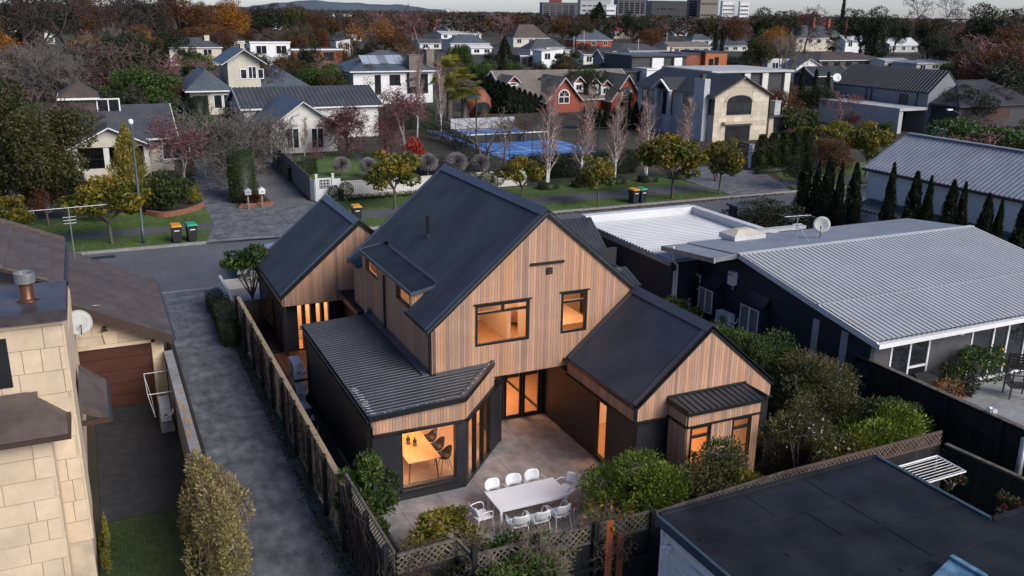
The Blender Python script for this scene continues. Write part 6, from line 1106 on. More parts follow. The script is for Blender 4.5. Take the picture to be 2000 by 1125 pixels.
slope('roof_rib_sheet', b_, 'tile_grey', (X(475, 200, Y+9)-.4, Y+13.5, Zp(600, 171, Y+13.5)+.16), (X(738, 190, Y+9)+.4, Y+13.5, Zp(600, 171, Y+13.5)+.16), (0, -4.9, -(Zp(600, 171, Y+13.5)-Zp(600, 208, Y+9))*4.9/4.5), .45, .06, 'rib')
# --- cream two storey house with blue roof
Y = 100.; x0, x1 = X(447, 165, Y), X(510, 165, Y); t_ = bhouse('tall cream weatherboard gable with arched window above blue roofs', x0, x1, Y, Y+8, Zp(450, 118, Y), Zp(475, 97, Y), 'gy', 'weatherboard', 'tile_blue', [('f', 1.6, 2.3, Zp(475, 153, Y), Zp(475, 136, Y), 1), ('f', 2.6, 3.5, Zp(475, 153, Y), Zp(475, 131, Y), 2), ('f', 3.8, 4.4, Zp(475, 153, Y), Zp(475, 136, Y), 1)], over=.8)
bhouse('low blue hip roofed wing left of the tall cream gable', X(372, 190, Y-3), X(447, 190, Y-3), Y-3, Y+8, Zp(400, 176, Y-3), Zp(430, 133, Y+2), 'hip', 'weatherboard', 'tile_blue', [('f', 2.8, 3.7, .8, 2.4, 1), ('f', 4.0, 5.0, .8, 2.4, 1), ('f', 5.3, 6.2, .8, 2.4, 1)], over=.6)
bhouse('blue hip roofed wing right of the tall cream gable', X(512, 190, Y+1), X(596, 190, Y+1), Y+1, Y+11, Zp(560, 168, Y+1), Zp(540, 130, Y+6), 'hip', 'weatherboard', 'tile_blue', [], over=.6)
# --- white house with solar panels
Y = 104.; x0, x1 = X(690, 150, Y), X(845, 150, Y); ev = Zp(720, 138, Y); rg_ = Zp(745, 100, Y+5)
so_ = bhouse('white two storey house with two solar panel arrays on its roof', x0, x1, Y, Y+10, ev, rg_, 'hip', 'white_paint', 'tile_blue', [('f', 3.2, 3.9, ev-3.2, ev-.7, 1, 'black_frame'), ('f', 5.4, 6.8, ev-2.0, ev-.7, 1, 'black_frame'), ('f', 8.0, 11.0, ev-3.2, ev-.6, 2, 'black_frame')], [(X(808, 140, Y-.2), Y+.2, Zp(808, 108, Y), 1.6, 'tile_tan'), (X(838, 120, Y+4), Y+4, Zp(838, 98, Y+4), 1.2, 'tile_tan')], over=.6)
for i, (pa, pb) in enumerate((((706, 118), (752, 105)), ((741, 125), (784, 111)))):
    xa = X((pa[0]+pb[0])/2, 115, Y+2.4)-1.9; sl_ = (rg_-ev)/5.0
    for k in range(3): xk = xa+k*1.25; MB().hexa([(xk, Y+1.2, ev+sl_*1.2+.25), (xk+1.2, Y+1.2, ev+sl_*1.2+.25), (xk+1.2, Y+3.4, ev+sl_*3.4+.25), (xk, Y+3.4, ev+sl_*3.4+.25)], [(xk, Y+1.2, ev+sl_*1.2+.31), (xk+1.2, Y+1.2, ev+sl_*1.2+.31), (xk+1.2, Y+3.4, ev+sl_*3.4+.31), (xk, Y+3.4, ev+sl_*3.4+.31)]).build('solar_panel', 'solar', so_)
# --- red brick house
Y = 86.; xg0, xg1 = X(1068, 190, Y), X(1133, 190, Y); x0, x1 = X(990, 170, Y+3), X(1240, 170, Y+3); ev = Zp(1100, 192, Y+2); rg_ = Zp(1100, 137, Y+8)
rb_ = bhouse('red brick house with tan tiled roof and white trimmed dormers', x0, x1, Y+2, Y+13, ev, rg_, 'gx', 'brick_red', 'tile_tan', [], over=.4)
for (pl, pr, pa, pya, pye, nm) in ((1068, 1134, 1101, 152, 195, 'brick gable with half round window on the left of the tan roof'), (1195, 1252, 1229, 147, 192, 'brick gable with half round window on the right of the tan roof')):
    a, b = X(pl, pye, Y), X(pr, pye, Y); e = Zp(pa, pye, Y); r = Zp(pa, pya, Y); g2 = bhouse(nm, a, b, Y, Y+6, max(e, 1.6), r, 'gy', 'brick_red', 'tile_tan', [('f', (b-a)/2-.75, (b-a)/2+.75, max(e, 1.6)-.4, max(e, 1.6)+.35, 2)], over=.3); arch = MB(); m_ = (a+b)/2; zb = max(e, 1.6)+.5
    arch.prism([(m_+.9*math.cos(math.pi*i/10), Y-.09, zb+.9*math.sin(math.pi*i/10)) for i in range(11)], (0, .08, 0)); arch.build('arch_frame', 'white_paint', g2); arch = MB(); arch.prism([(m_+.72*math.cos(math.pi*i/10), Y-.12, zb+.04+.72*math.sin(math.pi*i/10)) for i in range(11)], (0, .028, 0)); arch.build('arch_pane', 'glass_dark', g2)
    for an_ in (45, 90, 135): b2 = MB(); beam(b2, (m_, Y-.14, zb+.05), (m_+.72*math.cos(R_(an_)), Y-.14, zb+.05+.72*math.sin(R_(an_))), .03, .06, up=(0, 1, 0)); b2.build('glazing_bar', 'white_paint', g2)
for i, (px, pt, pb) in enumerate(((1131, 150, 180), (1161, 153, 183), (1184, 157, 187), (1003, 149, 168))):
    Yd = Y+2.2; xm = X(px, pt, Yd); bhouse(['white dormer nearest the left brick gable', 'middle white dormer on the tan roof', 'right white dormer beside the right brick gable', 'small white dormer at the far left of the tan roof'][i], xm-.75, xm+.75, Yd, Yd+4, 1.5, 2.0, 'gy', 'white_paint', 'tile_tan', [('f', .35, 1.15, .35, 1.35, 2)], over=.25, cat='dormer', name='dormer', z0=Zp(px, pb, Yd)) if 0 else None
    zb, zt_ = Zp(px, pb, Yd), Zp(px, pt, Yd); d_ = thing('dormer', ['white dormer nearest the left brick gable', 'middle white dormer on the tan roof', 'right white dormer beside the right brick gable', 'small white dormer at the far left of the tan roof'][i], 'dormer', (xm, Yd, zb)); wz_ = zt_-.8
    MB().box(xm-.75, Yd, zb, xm+.75, Yd+4, wz_).build('wall', 'white_paint', d_); MB().prism([(xm-.75, Yd+.02, wz_), (xm+.75, Yd+.02, wz_), (xm, Yd+.02, zt_-.1)], (0, 4, 0)).build('gable', 'brick_red', d_)
    for sg in (-1, 1): q = [(xm, Yd-.25, zt_), (xm+sg*1.05, Yd-.25, wz_-.15), (xm+sg*1.05, Yd+4, wz_-.15), (xm, Yd+4, zt_)]; MB().hexa(q, [(p[0], p[1], p[2]+.1) for p in q]).build('roof', 'tile_tan', d_); b2 = MB(); beam(b2, (xm, Yd-.3, zt_+.05), (xm+sg*1.05, Yd-.3, wz_-.1), .06, .2, up=(0, 1, 0)); b2.build('barge_board', 'white_paint', d_)
    MB().box(xm-.45, Yd-.05, zb+.3, xm+.45, Yd-.01, wz_-.2).build('window', 'white_paint', d_); MB().box(xm-.38, Yd-.08, zb+.38, xm-.03, Yd-.052, wz_-.28).build('pane', 'glass_dark', d_); MB().box(xm+.03, Yd-.08, zb+.38, xm+.38, Yd-.052, wz_-.28).build('pane', 'glass_dark', d_)
# --- big limestone house, gable to the street, long pale side wall running back
Y = 55.; x0, x1 = X(1397, 190, Y), X(1502, 190, Y); ev = Zp(1400, 186, Y); rg_ = Zp(1450, 151, Y); y1 = float(gx(1246, 175, x0)[1]); D_ = y1-Y
ul = lambda px, py: D_-(float(gx(px, py, x0)[1])-Y); zl_ = lambda px, py: float(gx(px, py, x0)[2])
st = bhouse('big limestone house with street gable, arched window and long pale side wall', x0, x1, Y, y1, ev, rg_, 'gy', 'limestone', 'tile_dark', [('f', X(1421, 210, Y)-x0, X(1466, 210, Y)-x0, Zp(1443, 222, Y), Zp(1443, 198, Y), 3, 'black_frame'), ('f', X(1417, 260, Y)-x0, X(1462, 260, Y)-x0, .1, Zp(1440, 247, Y), 3, 'black_frame'),
  ('l', ul(1256, 185), ul(1264, 185), zl_(1260, 197), zl_(1260, 174), 1, 'black_frame'), ('l', ul(1267, 185), ul(1289, 185), zl_(1278, 202), zl_(1278, 177), 1, 'black_frame', 'glass_curtain'), ('l', ul(1336, 195), ul(1346, 195), zl_(1341, 212), zl_(1341, 187), 1, 'brown_door', 'glass_curtain'), ('l', ul(1386, 205), ul(1395, 205), zl_(1390, 223), zl_(1390, 195), 1, 'black_frame')], over=.3, trim='tile_tan')
MB().box(x0-.03, Y+.35, 0, x0-.004, y1-.1, ev-.1).build('render_wall', 'pale_wall', st)
m_ = (X(1421, 200, Y)+X(1466, 200, Y))/2; hw = (X(1466, 200, Y)-X(1421, 200, Y))/2; zb = Zp(1443, 198, Y); ar = MB(); ar.prism([(m_+(hw+.1)*math.cos(math.pi*i/12), Y-.07, zb+.62*math.sin(math.pi*i/12)) for i in range(13)], (0, .06, 0)); ar.build('arch_pane', 'glass_dark', st)
for i in range(12):
    a, b = math.pi*i/12, math.pi*(i+1)/12; MB().prism([(m_+(hw+r)*math.cos(q), Y-.11, zb+(.55+r)*math.sin(q)) for r, q in ((.12, a), (.4, a), (.4, b), (.12, b))], (0, .1, 0)).build('arch_stone', 'limestone', st)
MB().box(m_-hw-.5, Y-.5, Zp(1440, 241, Y), m_+hw+.6, Y-.01, Zp(1440, 237, Y)).build('terrace_ledge', 'limestone', st)
blocks((x0, Y), X1, -Y1, x1-x0, 0, rg_, .5, [(X(1421, 210, Y)-x0-.12, X(1466, 210, Y)-x0+.12, Zp(1443, 222, Y)-.12, Zp(1443, 198, Y)+1.05), (X(1417, 260, Y)-x0-.12, X(1462, 260, Y)-x0+.12, 0, Zp(1440, 247, Y)+.12)], lambda u_: rg_-.25-(rg_-ev)/((x1-x0)/2)*abs(u_-(x1-x0)/2), 77, st, 'limestone', .025, (.5, 1.1), 'limestone_block')
cy_ = float(gx(1366, 200, x0-.6)[1]); MB().box(x0-.75, cy_-.9, 0, x0-.035, cy_+.9, float(gx(1366, 153, x0-.6)[2])).build('chimney_stack', 'pale_wall', st); zc = float(gx(1366, 153, x0-.6)[2]); MB().box(x0-.6, cy_-.3, zc+.003, x0-.2, cy_+.3, zc+.5).build('chimney_pot', 'tile_dark', st)
pm = float(gx(1306, 170, x0)[1]); zt_ = float(gx(1306, 154, x0-.8)[2]); pz_ = zt_-1.15
for sg in (-1, 1):
    q = [(x0-.9, pm, zt_), (x0-.9, pm+sg*1.7, pz_), (x0+2.5, pm+sg*1.7, pz_), (x0+2.5, pm, zt_)]; MB().hexa(q, [(p[0], p[1], p[2]+.12) for p in q]).build('portico_roof', 'tile_dark', st); b2 = MB(); beam(b2, (x0-.95, pm, zt_-.12), (x0-.95, pm+sg*1.75, pz_-.12), .1, .5, up=(1, 0, 0)); b2.build('portico_gable', 'white_paint', st); MB().box(x0-.85, pm+sg*1.25-.2, 0, x0-.5, pm+sg*1.25+.2, pz_).build('portico_column', 'pale_wall', st)
MB().box(x0-.05, pm-1.0, 2, x0-.034, pm+1.0, pz_-.2).build('portico_recess', 'glass_dark', st)
bhouse('balcony wing with low dark roof right of the limestone gable', X(1502, 240, Y+1), X(1545, 240, Y+1), Y+1, Y+7, Zp(1520, 228, Y+1), 3, 'flat', 'limestone', 'tile_dark', [('f', .8, 2.4, .3, 2.2, 2, 'black_frame')], [(X(1518, 220, Y+1), Y+1.4, Zp(1518, 199, Y+1), .8, 'pale_wall')], fascia=False)
Yb = 70.; bhouse('flat roofed block with tall white fins behind the limestone house', X(1392, 150, Yb), X(1540, 150, Yb), Yb, Yb+10, Zp(1460, 141, Yb), 9, 'flat', 'tile_dark', 'pale_wall', [], over=.5, trim='pale_wall')
bk = bpy.data.objects[-1] if 0 else None
fin = thing('white_fins', 'tall white wall fins on the dark flat roofed block', 'fins', (X(1480, 170, Yb), Yb-.3, 0))
for px in (1456, 1491, 1534): x = X(px, 160, Yb); MB().box(x-.45, Yb-.35, 0, x+.45, Yb-.05, Zp(px, 142, Yb)).build('fin', 'offwhite', fin)
# --- black and white modern house, orange block
Y = 105.; x0, x1 = X(1234, 130, Y), X(1340, 130, Y); ev = Zp(1290, 110, Y)
bw_ = bhouse('black and white modern house with flat roof behind the brick house', x0, x1, Y, Y+9, ev, ev, 'flat', 'tile_dark', 'tile_blue', [('f', 4.4, 5.6, ev-2.4, ev-.5, 1, 'black_frame'), ('f', 7.7, 9.6, ev-3.2, ev-.4, 2, 'black_frame')], over=.4, trim='tile_dark')
for a, b in ((1272, 1294), (1315, 1330)): MB().box(X(a, 130, Y-.1), Y-.35, 0, X(b, 130, Y-.1), Y-.02, ev-.25).build('white_panel', 'white_paint', bw_)
bhouse('dark flat roofed lower block beside the tall cypress hedge', X(1195, 150, Y-4), X(1262, 150, Y-4), Y-4, Y+3, Zp(1230, 141, Y-4), 5, 'flat', 'tile_dark', 'tile_dark', [], over=.3, trim='tile_dark'); bhouse('small white cube beside the black and white modern house', X(1263, 150, Y-6), X(1285, 150, Y-6), Y-6, Y-2, Zp(1275, 137, Y-6), 5, 'flat', 'white_paint', 'pale_wall', over=.1, trim='white_paint')
Y = 118.; ev = Zp(1370, 103, Y); bhouse('orange timber clad block with flat roof', X(1378, 115, Y), X(1420, 115, Y), Y, Y+8, ev, ev, 'flat', 'orange_timber', 'tile_dark', [('f', .9, 1.7, ev-3.4, ev-1.2, 1, 'black_frame'), ('f', 2.2, 2.9, ev-3.2, ev-.9, 1, 'black_frame')], over=.15, trim='tile_dark'); bhouse('dark brown timber block left of the orange block', X(1330, 115, Y+1), X(1377, 115, Y+1), Y+1, Y+8, Zp(1350, 106, Y+1), 5, 'flat', 'rust_panel', 'tile_dark', [('f', 1.5, 2.8, 3, 3.8, 1, 'black_frame')], over=.15, trim='tile_dark')
# --- modern grey gabled house on the right: gable to the street, long side running back
p0_ = gz(1803, 258); Y = float(p0_[1]); x0, x1 = float(p0_[0]), X(1868, 250, float(p0_[1])); ev = Zp(1803, 183, Y); rg_ = Zp(1845, 141, Y); y1 = float(gx(1628, 168, x0)[1]); D_ = y1-Y
ul = lambda px, py: D_-(float(gx(px, py, x0)[1])-Y); zl_ = lambda px, py: float(gx(px, py, x0)[2])
mg = bhouse('grey modern house with steep black gabled roof and dark windows', x0, x1, Y, y1, ev, rg_, 'gy', 'modern_grey', 'tile_dark', [('l', ul(1757, 200), ul(1771, 200), zl_(1764, 227), ev-.5, 1, 'black_frame', 'tile_dark'), ('f', (x1-x0)*.50, (x1-x0)*.72, Zp(1840, 222, Y), Zp(1840, 180, Y), 1, 'black_frame'), ('f', (x1-x0)*.12, (x1-x0)*.88, .2, Zp(1830, 232, Y), 3, 'black_frame', 'glass_curtain')], over=.08, fascia=False)
for px in (1690, 1700, 1790): yy = float(gx(px, 200, x0)[1]); MB().box(x0-.06, yy-.08, 2.4, x0-.004, yy+.08, ev).build('cladding_joint', 'black_frame', mg)
xm = (x0+x1)/2; slope('roof_rib_sheet', mg, 'tile_dark', (xm, Y-.08, rg_+.16), (xm, y1, rg_+.16), (x0-.1-xm, 0, (ev-rg_)*(xm-x0+.1)/(xm-x0)), .5, .07, 'rib')
ya, yb = float(gx(1765, 235, x0-2)[1]), float(gx(1625, 225, x0-2)[1]); zc = float(gx(1765, 232, x0-4)[2]); zc = 2.6
MB().box(x0-4.5, ya-1.5, zc, x0-.06, yb, zc+.3).build('carport_roof', 'pale_wall', mg); MB().box(x0-4.4, ya-1.4, 0, x0-4.1, yb, zc-.004).build('carport_wall', 'pale_wall', mg); MB().box(x0-4.1, ya-1.3, 0, x0-3.7, ya-1.0, zc-.004).build('carport_post', 'pale_wall', mg)
dish('satellite_dish', 'white satellite dish at the left end of the black gabled roof', ft(gx(1634, 152, x0-.3)), .55, (-.4, -.8, .3), [ft(gx(1637, 160, x0-.2)), ft(gx(1640, 168, x0))], 'white_plastic')
t_ = thing('garden_wall', 'pale rendered wall in front of the grey modern house', 'wall', ft(gz(1870, 282))); a_, b_2, c_2 = gz(1818, 282), gz(1868, 290), gz(1930, 285)
for p, q in ((a_, b_2), (b_2, c_2)): b2 = MB(); beam(b2, p+(0, 0, .9), q+(0, 0, .9), .25, 1.8); b2.build('wall_panel', 'pale_wall', t_)
# --- dark house far right
Y = 50.; x0 = X(1872, 220, Y); ev = Zp(1900, 205, Y); bhouse('dark house with red brick base and big hipped roof at the right edge', x0, x0+14, Y, Y+9, ev, Zp(1930, 158, Y+4), 'hip', 'tile_dark', 'tile_dark', [('f', 4.5, 8.5, ev-1.7, ev-.3, 3, 'tile_brown', 'brown_door')], over=.5, trim='tile_dark')
# --- white house with grey ribbed roof (right), ridge along y
xe = 32.6; yA, yB = 18.8, 2.0; ez = 4.02; wh = thing('white_house', 'white house with big grey ribbed roof behind the row of cypresses', 'house', (36, 10, 0)); rzz = 7.0; rx = float(gy(1750, 258, yA)[0])
rx = 35.9; rzz = float(gx(1750, 258, rx)[2])
slope('roof', wh, 'grey_roof', (rx, yB, rzz), (rx, yA+.2, rzz), (xe-rx-.3, 0, (ez-rzz)*(rx-xe+.3)/(rx-xe)), .3, .035, 'corr'); q = [(rx, yB, rzz), (rx, yA+.2, rzz), (rx+4.5, yA+.2, ez), (rx+4.5, yB, ez)]; MB().hexa([(p[0], p[1], p[2]-.1) for p in q], q).build('roof', 'grey_roof', wh)
w_ = MB(); w_.box(xe, yB, 0, rx+4.2, yA, ez-.05); w_.build('wall', 'white_paint', wh); MB().prism([(xe+.02, yA-.02, ez-.06), (rx+4.1, yA-.02, ez-.06), (rx, yA-.02, rzz-.15)], (0, -.3, 0)).build('gable_wall', 'white_paint', wh)
MB().box(xe-.45, yB, ez-.32, xe-.3, yA+.2, ez-.16).build('gutter', 'metal_dark', wh); MB().box(rx-.18, yB, rzz+.02, rx+.18, yA+.2, rzz+.09).build('ridge_cap', 'grey_roof', wh)
b2 = MB(); beam(b2, (rx, yA+.23, rzz), (xe-.35, yA+.23, ez-.25), .08, .2, up=(0, 1, 0)); b2.build('barge_board', 'grey_roof', wh)
for ya, yb in ((18.0, 16.2), (14.9, 13.9), (11.2, 9.2), (6.6, 4.6)): wl(wh, (xe, yA), -Y1, -X1, yA-ya, yA-yb, 2.55, 3.35, 2, 'metal_dark', 'glass_dark', .07)
slope('lean_roof', wh, 'tile_blue', (xe-.05, yB, 1.95), (xe-.05, yA-.4, 1.95), (-1.5, 0, -.42), .32, .05, 'rib'); MB().box(xe-1.4, yB, 0, xe-.02, yA-.5, 1.5).build('lean_wall', 'white_paint', wh); wl(wh, (xe-1.4, yA-.5), -Y1, -X1, .6, 2.4, .2, 1.3, 2, 'metal_dark', 'glass_dark', .07)
# --- farther houses (pixel of the front, photo row of base, eave, ridge)
FARH = [
 (330, 432, 128, 92, 74, 'hip', 'cream_wall', 'tile_grey', 'grey hip roofed house with cream chimney above the yellow tree', [(403, 70)]),
 (488, 566, 158, 84, 80, 'flat', 'white_paint', 'tile_grey', 'white flat roofed modern box on the upper left', []),
 (566, 668, 152, 98, 92, 'flat', 'rust_panel', 'tile_dark', 'rust coloured modern block beside the white box', []),
 (656, 684, 130, 80, 74, 'mono', 'white_paint', 'tile_dark', 'white wedge shaped house right of the rust block', []),
 (455, 488, 98, 82, 75, 'flat', 'cream_wall', 'pale_wall', 'small pale flat house left of the white box', []),
 (140, 205, 60, 48, 37, 'flat', 'pale_wall', 'pale_wall', 'long pale flat roofed building in the far left trees', []),
 (72, 106, 86, 70, 58, 'gy', 'offwhite', 'tile_brown', 'pale gabled cottage half hidden in the left trees', []),
 (15, 46, 62, 52, 40, 'gy', 'weatherboard', 'tile_dark', 'small cream gable at the far left', []),
 (508, 552, 58, 46, 42, 'flat', 'white_paint', 'pale_wall', 'white flat roofed house in the far upper left', []),
 (866, 926, 66, 56, 38, 'gx', 'white_paint', 'tile_dark', 'white gabled house with dark roof on the skyline', []),
 (845, 884, 62, 54, 36, 'hip', 'brick_red', 'tile_red', 'house with bright red roof beside the white gable', []),
 (862, 940, 76, 66, 61, 'gx', 'white_paint', 'pale_wall', 'long white roof below the white gabled house', []),
 (880, 955, 100, 84, 68, 'hip', 'offwhite', 'tile_blue', 'blue grey hip roof right of the palms', []),
 (920, 960, 106, 98, 88, 'gx', 'white_paint', 'white_roof2', 'white roofed annex right of the palm trees', []),
 (1003, 1072, 92, 74, 48, 'hip', 'cream_wall', 'tile_brown', 'brown hip roof with two white dormers', []),
 (1036, 1112, 110, 98, 76, 'hip', 'offwhite', 'tile_grey', 'blue grey hip roof below the brown hip roof', []),
 (1058, 1100, 132, 100, 94, 'mono', 'white_paint', 'pale_wall', 'white modern house with sloping white roof above the brick house', [(1069, 94)]),
 (1016, 1044, 130, 110, 106, 'flat', 'tile_brown', 'tile_dark', 'dark boxy annex with white framed window', []),
 (1126, 1195, 92, 78, 58, 'hip', 'brick_red', 'tile_blue', 'blue roofed house with dormer windows by the power poles', []),
 (1200, 1245, 76, 62, 55, 'hip', 'cream_wall', 'tile_red', 'low house with red roof in the middle distance', []),
 (1140, 1180, 126, 106, 98, 'gx', 'offwhite', 'tile_grey', 'dark grey gabled roof left of the square chimney', []),
 (1178, 1234, 132, 112, 96, 'gx', 'modern_grey', 'tile_dark', 'dark grey roof with tall square chimney', [(1198, 101)]),
 (1208, 1300, 112, 100, 86, 'hip', 'pale_wall', 'tile_grey', 'grey hip roof behind the power pole', [(1304, 92)]),
 (1318, 1350, 70, 62, 54, 'gx', 'white_paint', 'tile_blue', 'small blue roofed white house right of the dark pine', []),
 (1352, 1390, 92, 78, 67, 'hip', 'white_paint', 'tile_grey', 'house with grey pyramid roof left of the slim cypresses', []),
 (1312, 1388, 104, 94, 82, 'gx', 'cream_wall', 'tile_tan', 'pale gabled house behind the orange block', []),
 (1410, 1462, 100, 92, 80, 'gx', 'offwhite', 'tile_blue', 'blue grey roof right of the slim cypresses', []),
 (1556, 1660, 100, 74, 50, 'hip', 'cream_wall', 'tile_grey', 'old villa with red brick chimneys on the right', [(1590, 36), (1619, 36), (1653, 37)]),
 (1652, 1690, 106, 80, 70, 'gx', 'white_paint', 'white_roof2', 'white house left of the dark pine', []),
 (1738, 1794, 102, 88, 74, 'gx', 'pale_wall', 'white_roof2', 'pale roofed white house right of the dark pine', []),
 (1790, 1862, 138, 130, 117, 'hip', 'pale_wall', 'grey_roof', 'low grey hip roof behind the black gabled roof', []),
 (1728, 1775, 134, 124, 114, 'gx', 'offwhite', 'white_roof', 'pale shed roof behind the black gabled roof', []),
 (1600, 1735, 132, 118, 102, 'hip', 'tile_brown', 'tile_brown', 'wide brown hip roof behind the black gabled roof', []),
 (1500, 1562, 140, 118, 110, 'flat', 'pale_wall', 'pale_wall', 'pale flat house below the bare white tree', []),
 (1556, 1604, 150, 130, 115, 'gy', 'white_paint', 'tile_blue', 'white gable with ribbed blue roof left of the modern grey house', []),
 (1590, 1660, 168, 150, 130, 'gx', 'tile_dark', 'tile_dark', 'dark green roofed house left of the modern grey house', []),
 (1862, 1900, 60, 50, 40, 'gx', 'pale_wall', 'pale_wall', 'pale roof among the trees on the far right', []),
 (650, 705, 32, 27, 22, 'flat', 'white_paint', 'pale_wall', 'row of far white buildings on the left skyline', []),
 (870, 895, 24, 16, 10, 'flat', 'pale_wall', 'pale_wall', 'far pale stepped building on the skyline', []),
 (680, 706, 80, 73, 67, 'gx', 'white_paint', 'white_roof2', 'white roof glimpsed through the willow', []),
 (820, 862, 96, 84, 76, 'gx', 'offwhite', 'tile_grey', 'grey roofed house right of the willow', []),
 (376, 470, 190, 170, 150, 'gx', 'weatherboard', 'tile_dark', 'dark roof left of the blue hip roofed wing', []) ]
PROT = []
for (pl, pr, pb, pe, prg, rf, wm, rm, lb, ch) in FARH:
    Yf = float(gz((pl+pr)/2, pb)[1]); x0, x1 = X(pl, pe, Yf), X(pr, pe, Yf); ev = max(2.0, Zp((pl+pr)/2, pe, Yf)); dep = min(max((x1-x0)*.6, 5), 14); rg_ = max(ev+.3, Zp((pl+pr)/2, prg, Yf+(dep/2 if rf in ('gx', 'hip') else 0))); rg_ = min(rg_, ev+6); W_ = x1-x0
    nw = max(2, int(W_/4)); ws = [('f', W_*(i+.3)/nw, W_*(i+.3)/nw+min(1.8, W_/nw*.5), max(.5, ev-1.9), ev-.5, 2, 'white_paint' if wm not in ('tile_dark', 'tile_brown', 'rust_panel') else 'black_frame') for i in range(nw)]
    if W_ > 3: bhouse(lb, x0, x1, Yf, Yf+dep, ev, rg_, rf, wm, rm, ws, [(X(c, t_, Yf+dep*.4), Yf+dep*.4, Zp(c, t_, Yf+dep*.4), 1.1, 'brick_red' if 'villa' in lb else 'cream_wall') for c, t_ in ch], over=.3 if rf != 'flat' else .1, fascia=rf != 'mono')
    PROT.append((pl, prg-3, pr, pe+(pb-pe)*.12, Yf))
for a in ((365, 95, 600, 200, 99), (685, 95, 850, 170, 103), (985, 135, 1252, 200, 85), (1234, 105, 1345, 142, 104), (1243, 130, 1545, 250, 54), (1622, 122, 1870, 240, 56), (1330, 97, 1422, 128, 117), (165, 160, 345, 262, 55), (470, 168, 740, 240, 61), (870, 250, 1145, 305, 52), (1900, 155, 2000, 200, 49)): PROT.append(a)
# brown roofed house dormers
# --- skyline towers
def tower(label, pl, pr, pt, D, m_, bands=6, gm='glass_dark'):
    d = ray((pl+pr)/2, 20); d = d/np.linalg.norm(d[:2]); c = CAM+d*D; k = D/FPX/1.0; wd = (pr-pl)*k/.95; P = np.array((c[0], c[1], 0)); h = hgt(P, pt); t = thing('tower', label, 'building', ft(P), -YAW+.1); MB().box(-wd/2, 0, 0, wd/2, wd*.6, h).build('wall', m_, t, local=True)
    for i in range(bands):
        z = h*(.30+.66*i/bands)
        for j in range(5): MB().box(-wd*.44+wd*.18*j, -.35, z, -wd*.44+wd*.18*j+wd*.13, -.02, z+h*.055).build('window', gm, t, local=True)
    MB().box(-wd/2-.4, -.4, h+.01, wd/2+.4, wd*.62, h+.8).build('parapet', m_, t, local=True)
tower('wide grey office block on the skyline with dark windows', 1062, 1125, 6, 1300, 'city'); tower('low red roofed civic block on the skyline', 1075, 1096, -6, 1500, 'brick_red', 4); tower('pale green long building on the skyline', 1136, 1190, 1, 1250, 'pale_wall', 3); tower('grey glass tower on the skyline', 1208, 1262, -12, 1500, 'city', 8); tower('broad low round arena roof on the skyline', 1276, 1346, 3, 1350, 'tile_dark', 2); tower('grey slab half of the tan tower pair on the skyline', 1346, 1368, -14, 1100, 'city', 8); tower('tall tan tower with blank end wall on the skyline', 1369, 1401, -16, 1080, 'city_tan', 2); tower('white framed block on the skyline right of the tan tower', 1412, 1434, 3, 1200, 'white_paint', 4); tower('small white framed block at the end of the skyline group', 1446, 1462, 4, 1200, 'white_paint', 4); tower('white block below the pale green building', 1185, 1202, 11, 900, 'white_paint', 3)
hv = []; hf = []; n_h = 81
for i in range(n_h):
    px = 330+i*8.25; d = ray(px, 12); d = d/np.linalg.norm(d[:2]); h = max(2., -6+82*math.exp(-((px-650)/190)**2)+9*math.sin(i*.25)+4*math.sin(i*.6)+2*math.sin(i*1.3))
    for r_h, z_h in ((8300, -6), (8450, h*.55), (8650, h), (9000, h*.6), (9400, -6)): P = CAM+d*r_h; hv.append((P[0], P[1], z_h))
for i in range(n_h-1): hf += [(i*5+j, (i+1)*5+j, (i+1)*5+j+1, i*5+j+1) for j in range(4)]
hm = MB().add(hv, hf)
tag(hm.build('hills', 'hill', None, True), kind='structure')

# ================================================================== tennis court
ct = tag(sheet('tennis_court', [(22.3, 51.5), (33.2, 51.5), (33.2, 73), (22.3, 73)], 'court_blue', .02), kind='structure')
def cl_(x0, y0, x1, y1): MB().box(min(x0, x1)-.04, min(y0, y1)-.04, .021, max(x0, x1)+.04, max(y0, y1)+.04, .026).build('court_line', 'line_white', ct)
for x in (22.97, 31.2, 32.57): cl_(x, 52.3, x, 72.5)
for y in (55.8, 62.2+6.4): cl_(22.97, y, 31.2, y)
cl_(27.1, 55.8, 27.1, 68.6); cl_(22.97, 52.3, 32.57, 52.3); cl_(22.97, 72.5, 32.57, 72.5)
nt_ = thing('tennis_net', 'tennis net with white band across the blue court', 'net', (27, 62.2, 0)); MB().box(22.6, 62.18, .12, 33.0, 62.22, .86).build('mesh', 'wire', nt_); MB().box(22.6, 62.16, .86, 33.0, 62.24, .95).build('band', 'line_white', nt_); MB().box(27.05, 62.15, .1, 27.12, 62.25, .86).build('strap', 'line_white', nt_)
for x in (22.6, 33.0): MB().tube((x, 62.2, 0), (x, 62.2, 1.05), .05).build('post', 'wire', nt_)
cf = thing('court_fence', 'dark wire fence posts around the blue tennis court', 'fence', (27, 51.2, 0))
for (xa, ya, xb, yb) in ((20.2, 51.2, 34, 51.2), (20.2, 51.2, 20.2, 73.4), (34, 51.2, 34, 73.4)):
    n = 6
    for i in range(n+1): x, y = xa+(xb-xa)*i/n, ya+(yb-ya)*i/n; MB().tube((x, y, 0), (x, y, 2.6), .035).build('post', 'wire', cf)
    for z in (1.3, 2.58): MB().tube((xa, ya, z), (xb, yb, z), .02).build('rail', 'wire', cf)
MB().box(25.5, 73.6, 0, 33.5, 73.75, 1.2).build('court_wall', 'pale_wall', None); tag(bpy.data.objects['court_wall'], 'pale low wall behind the tennis court', 'wall')
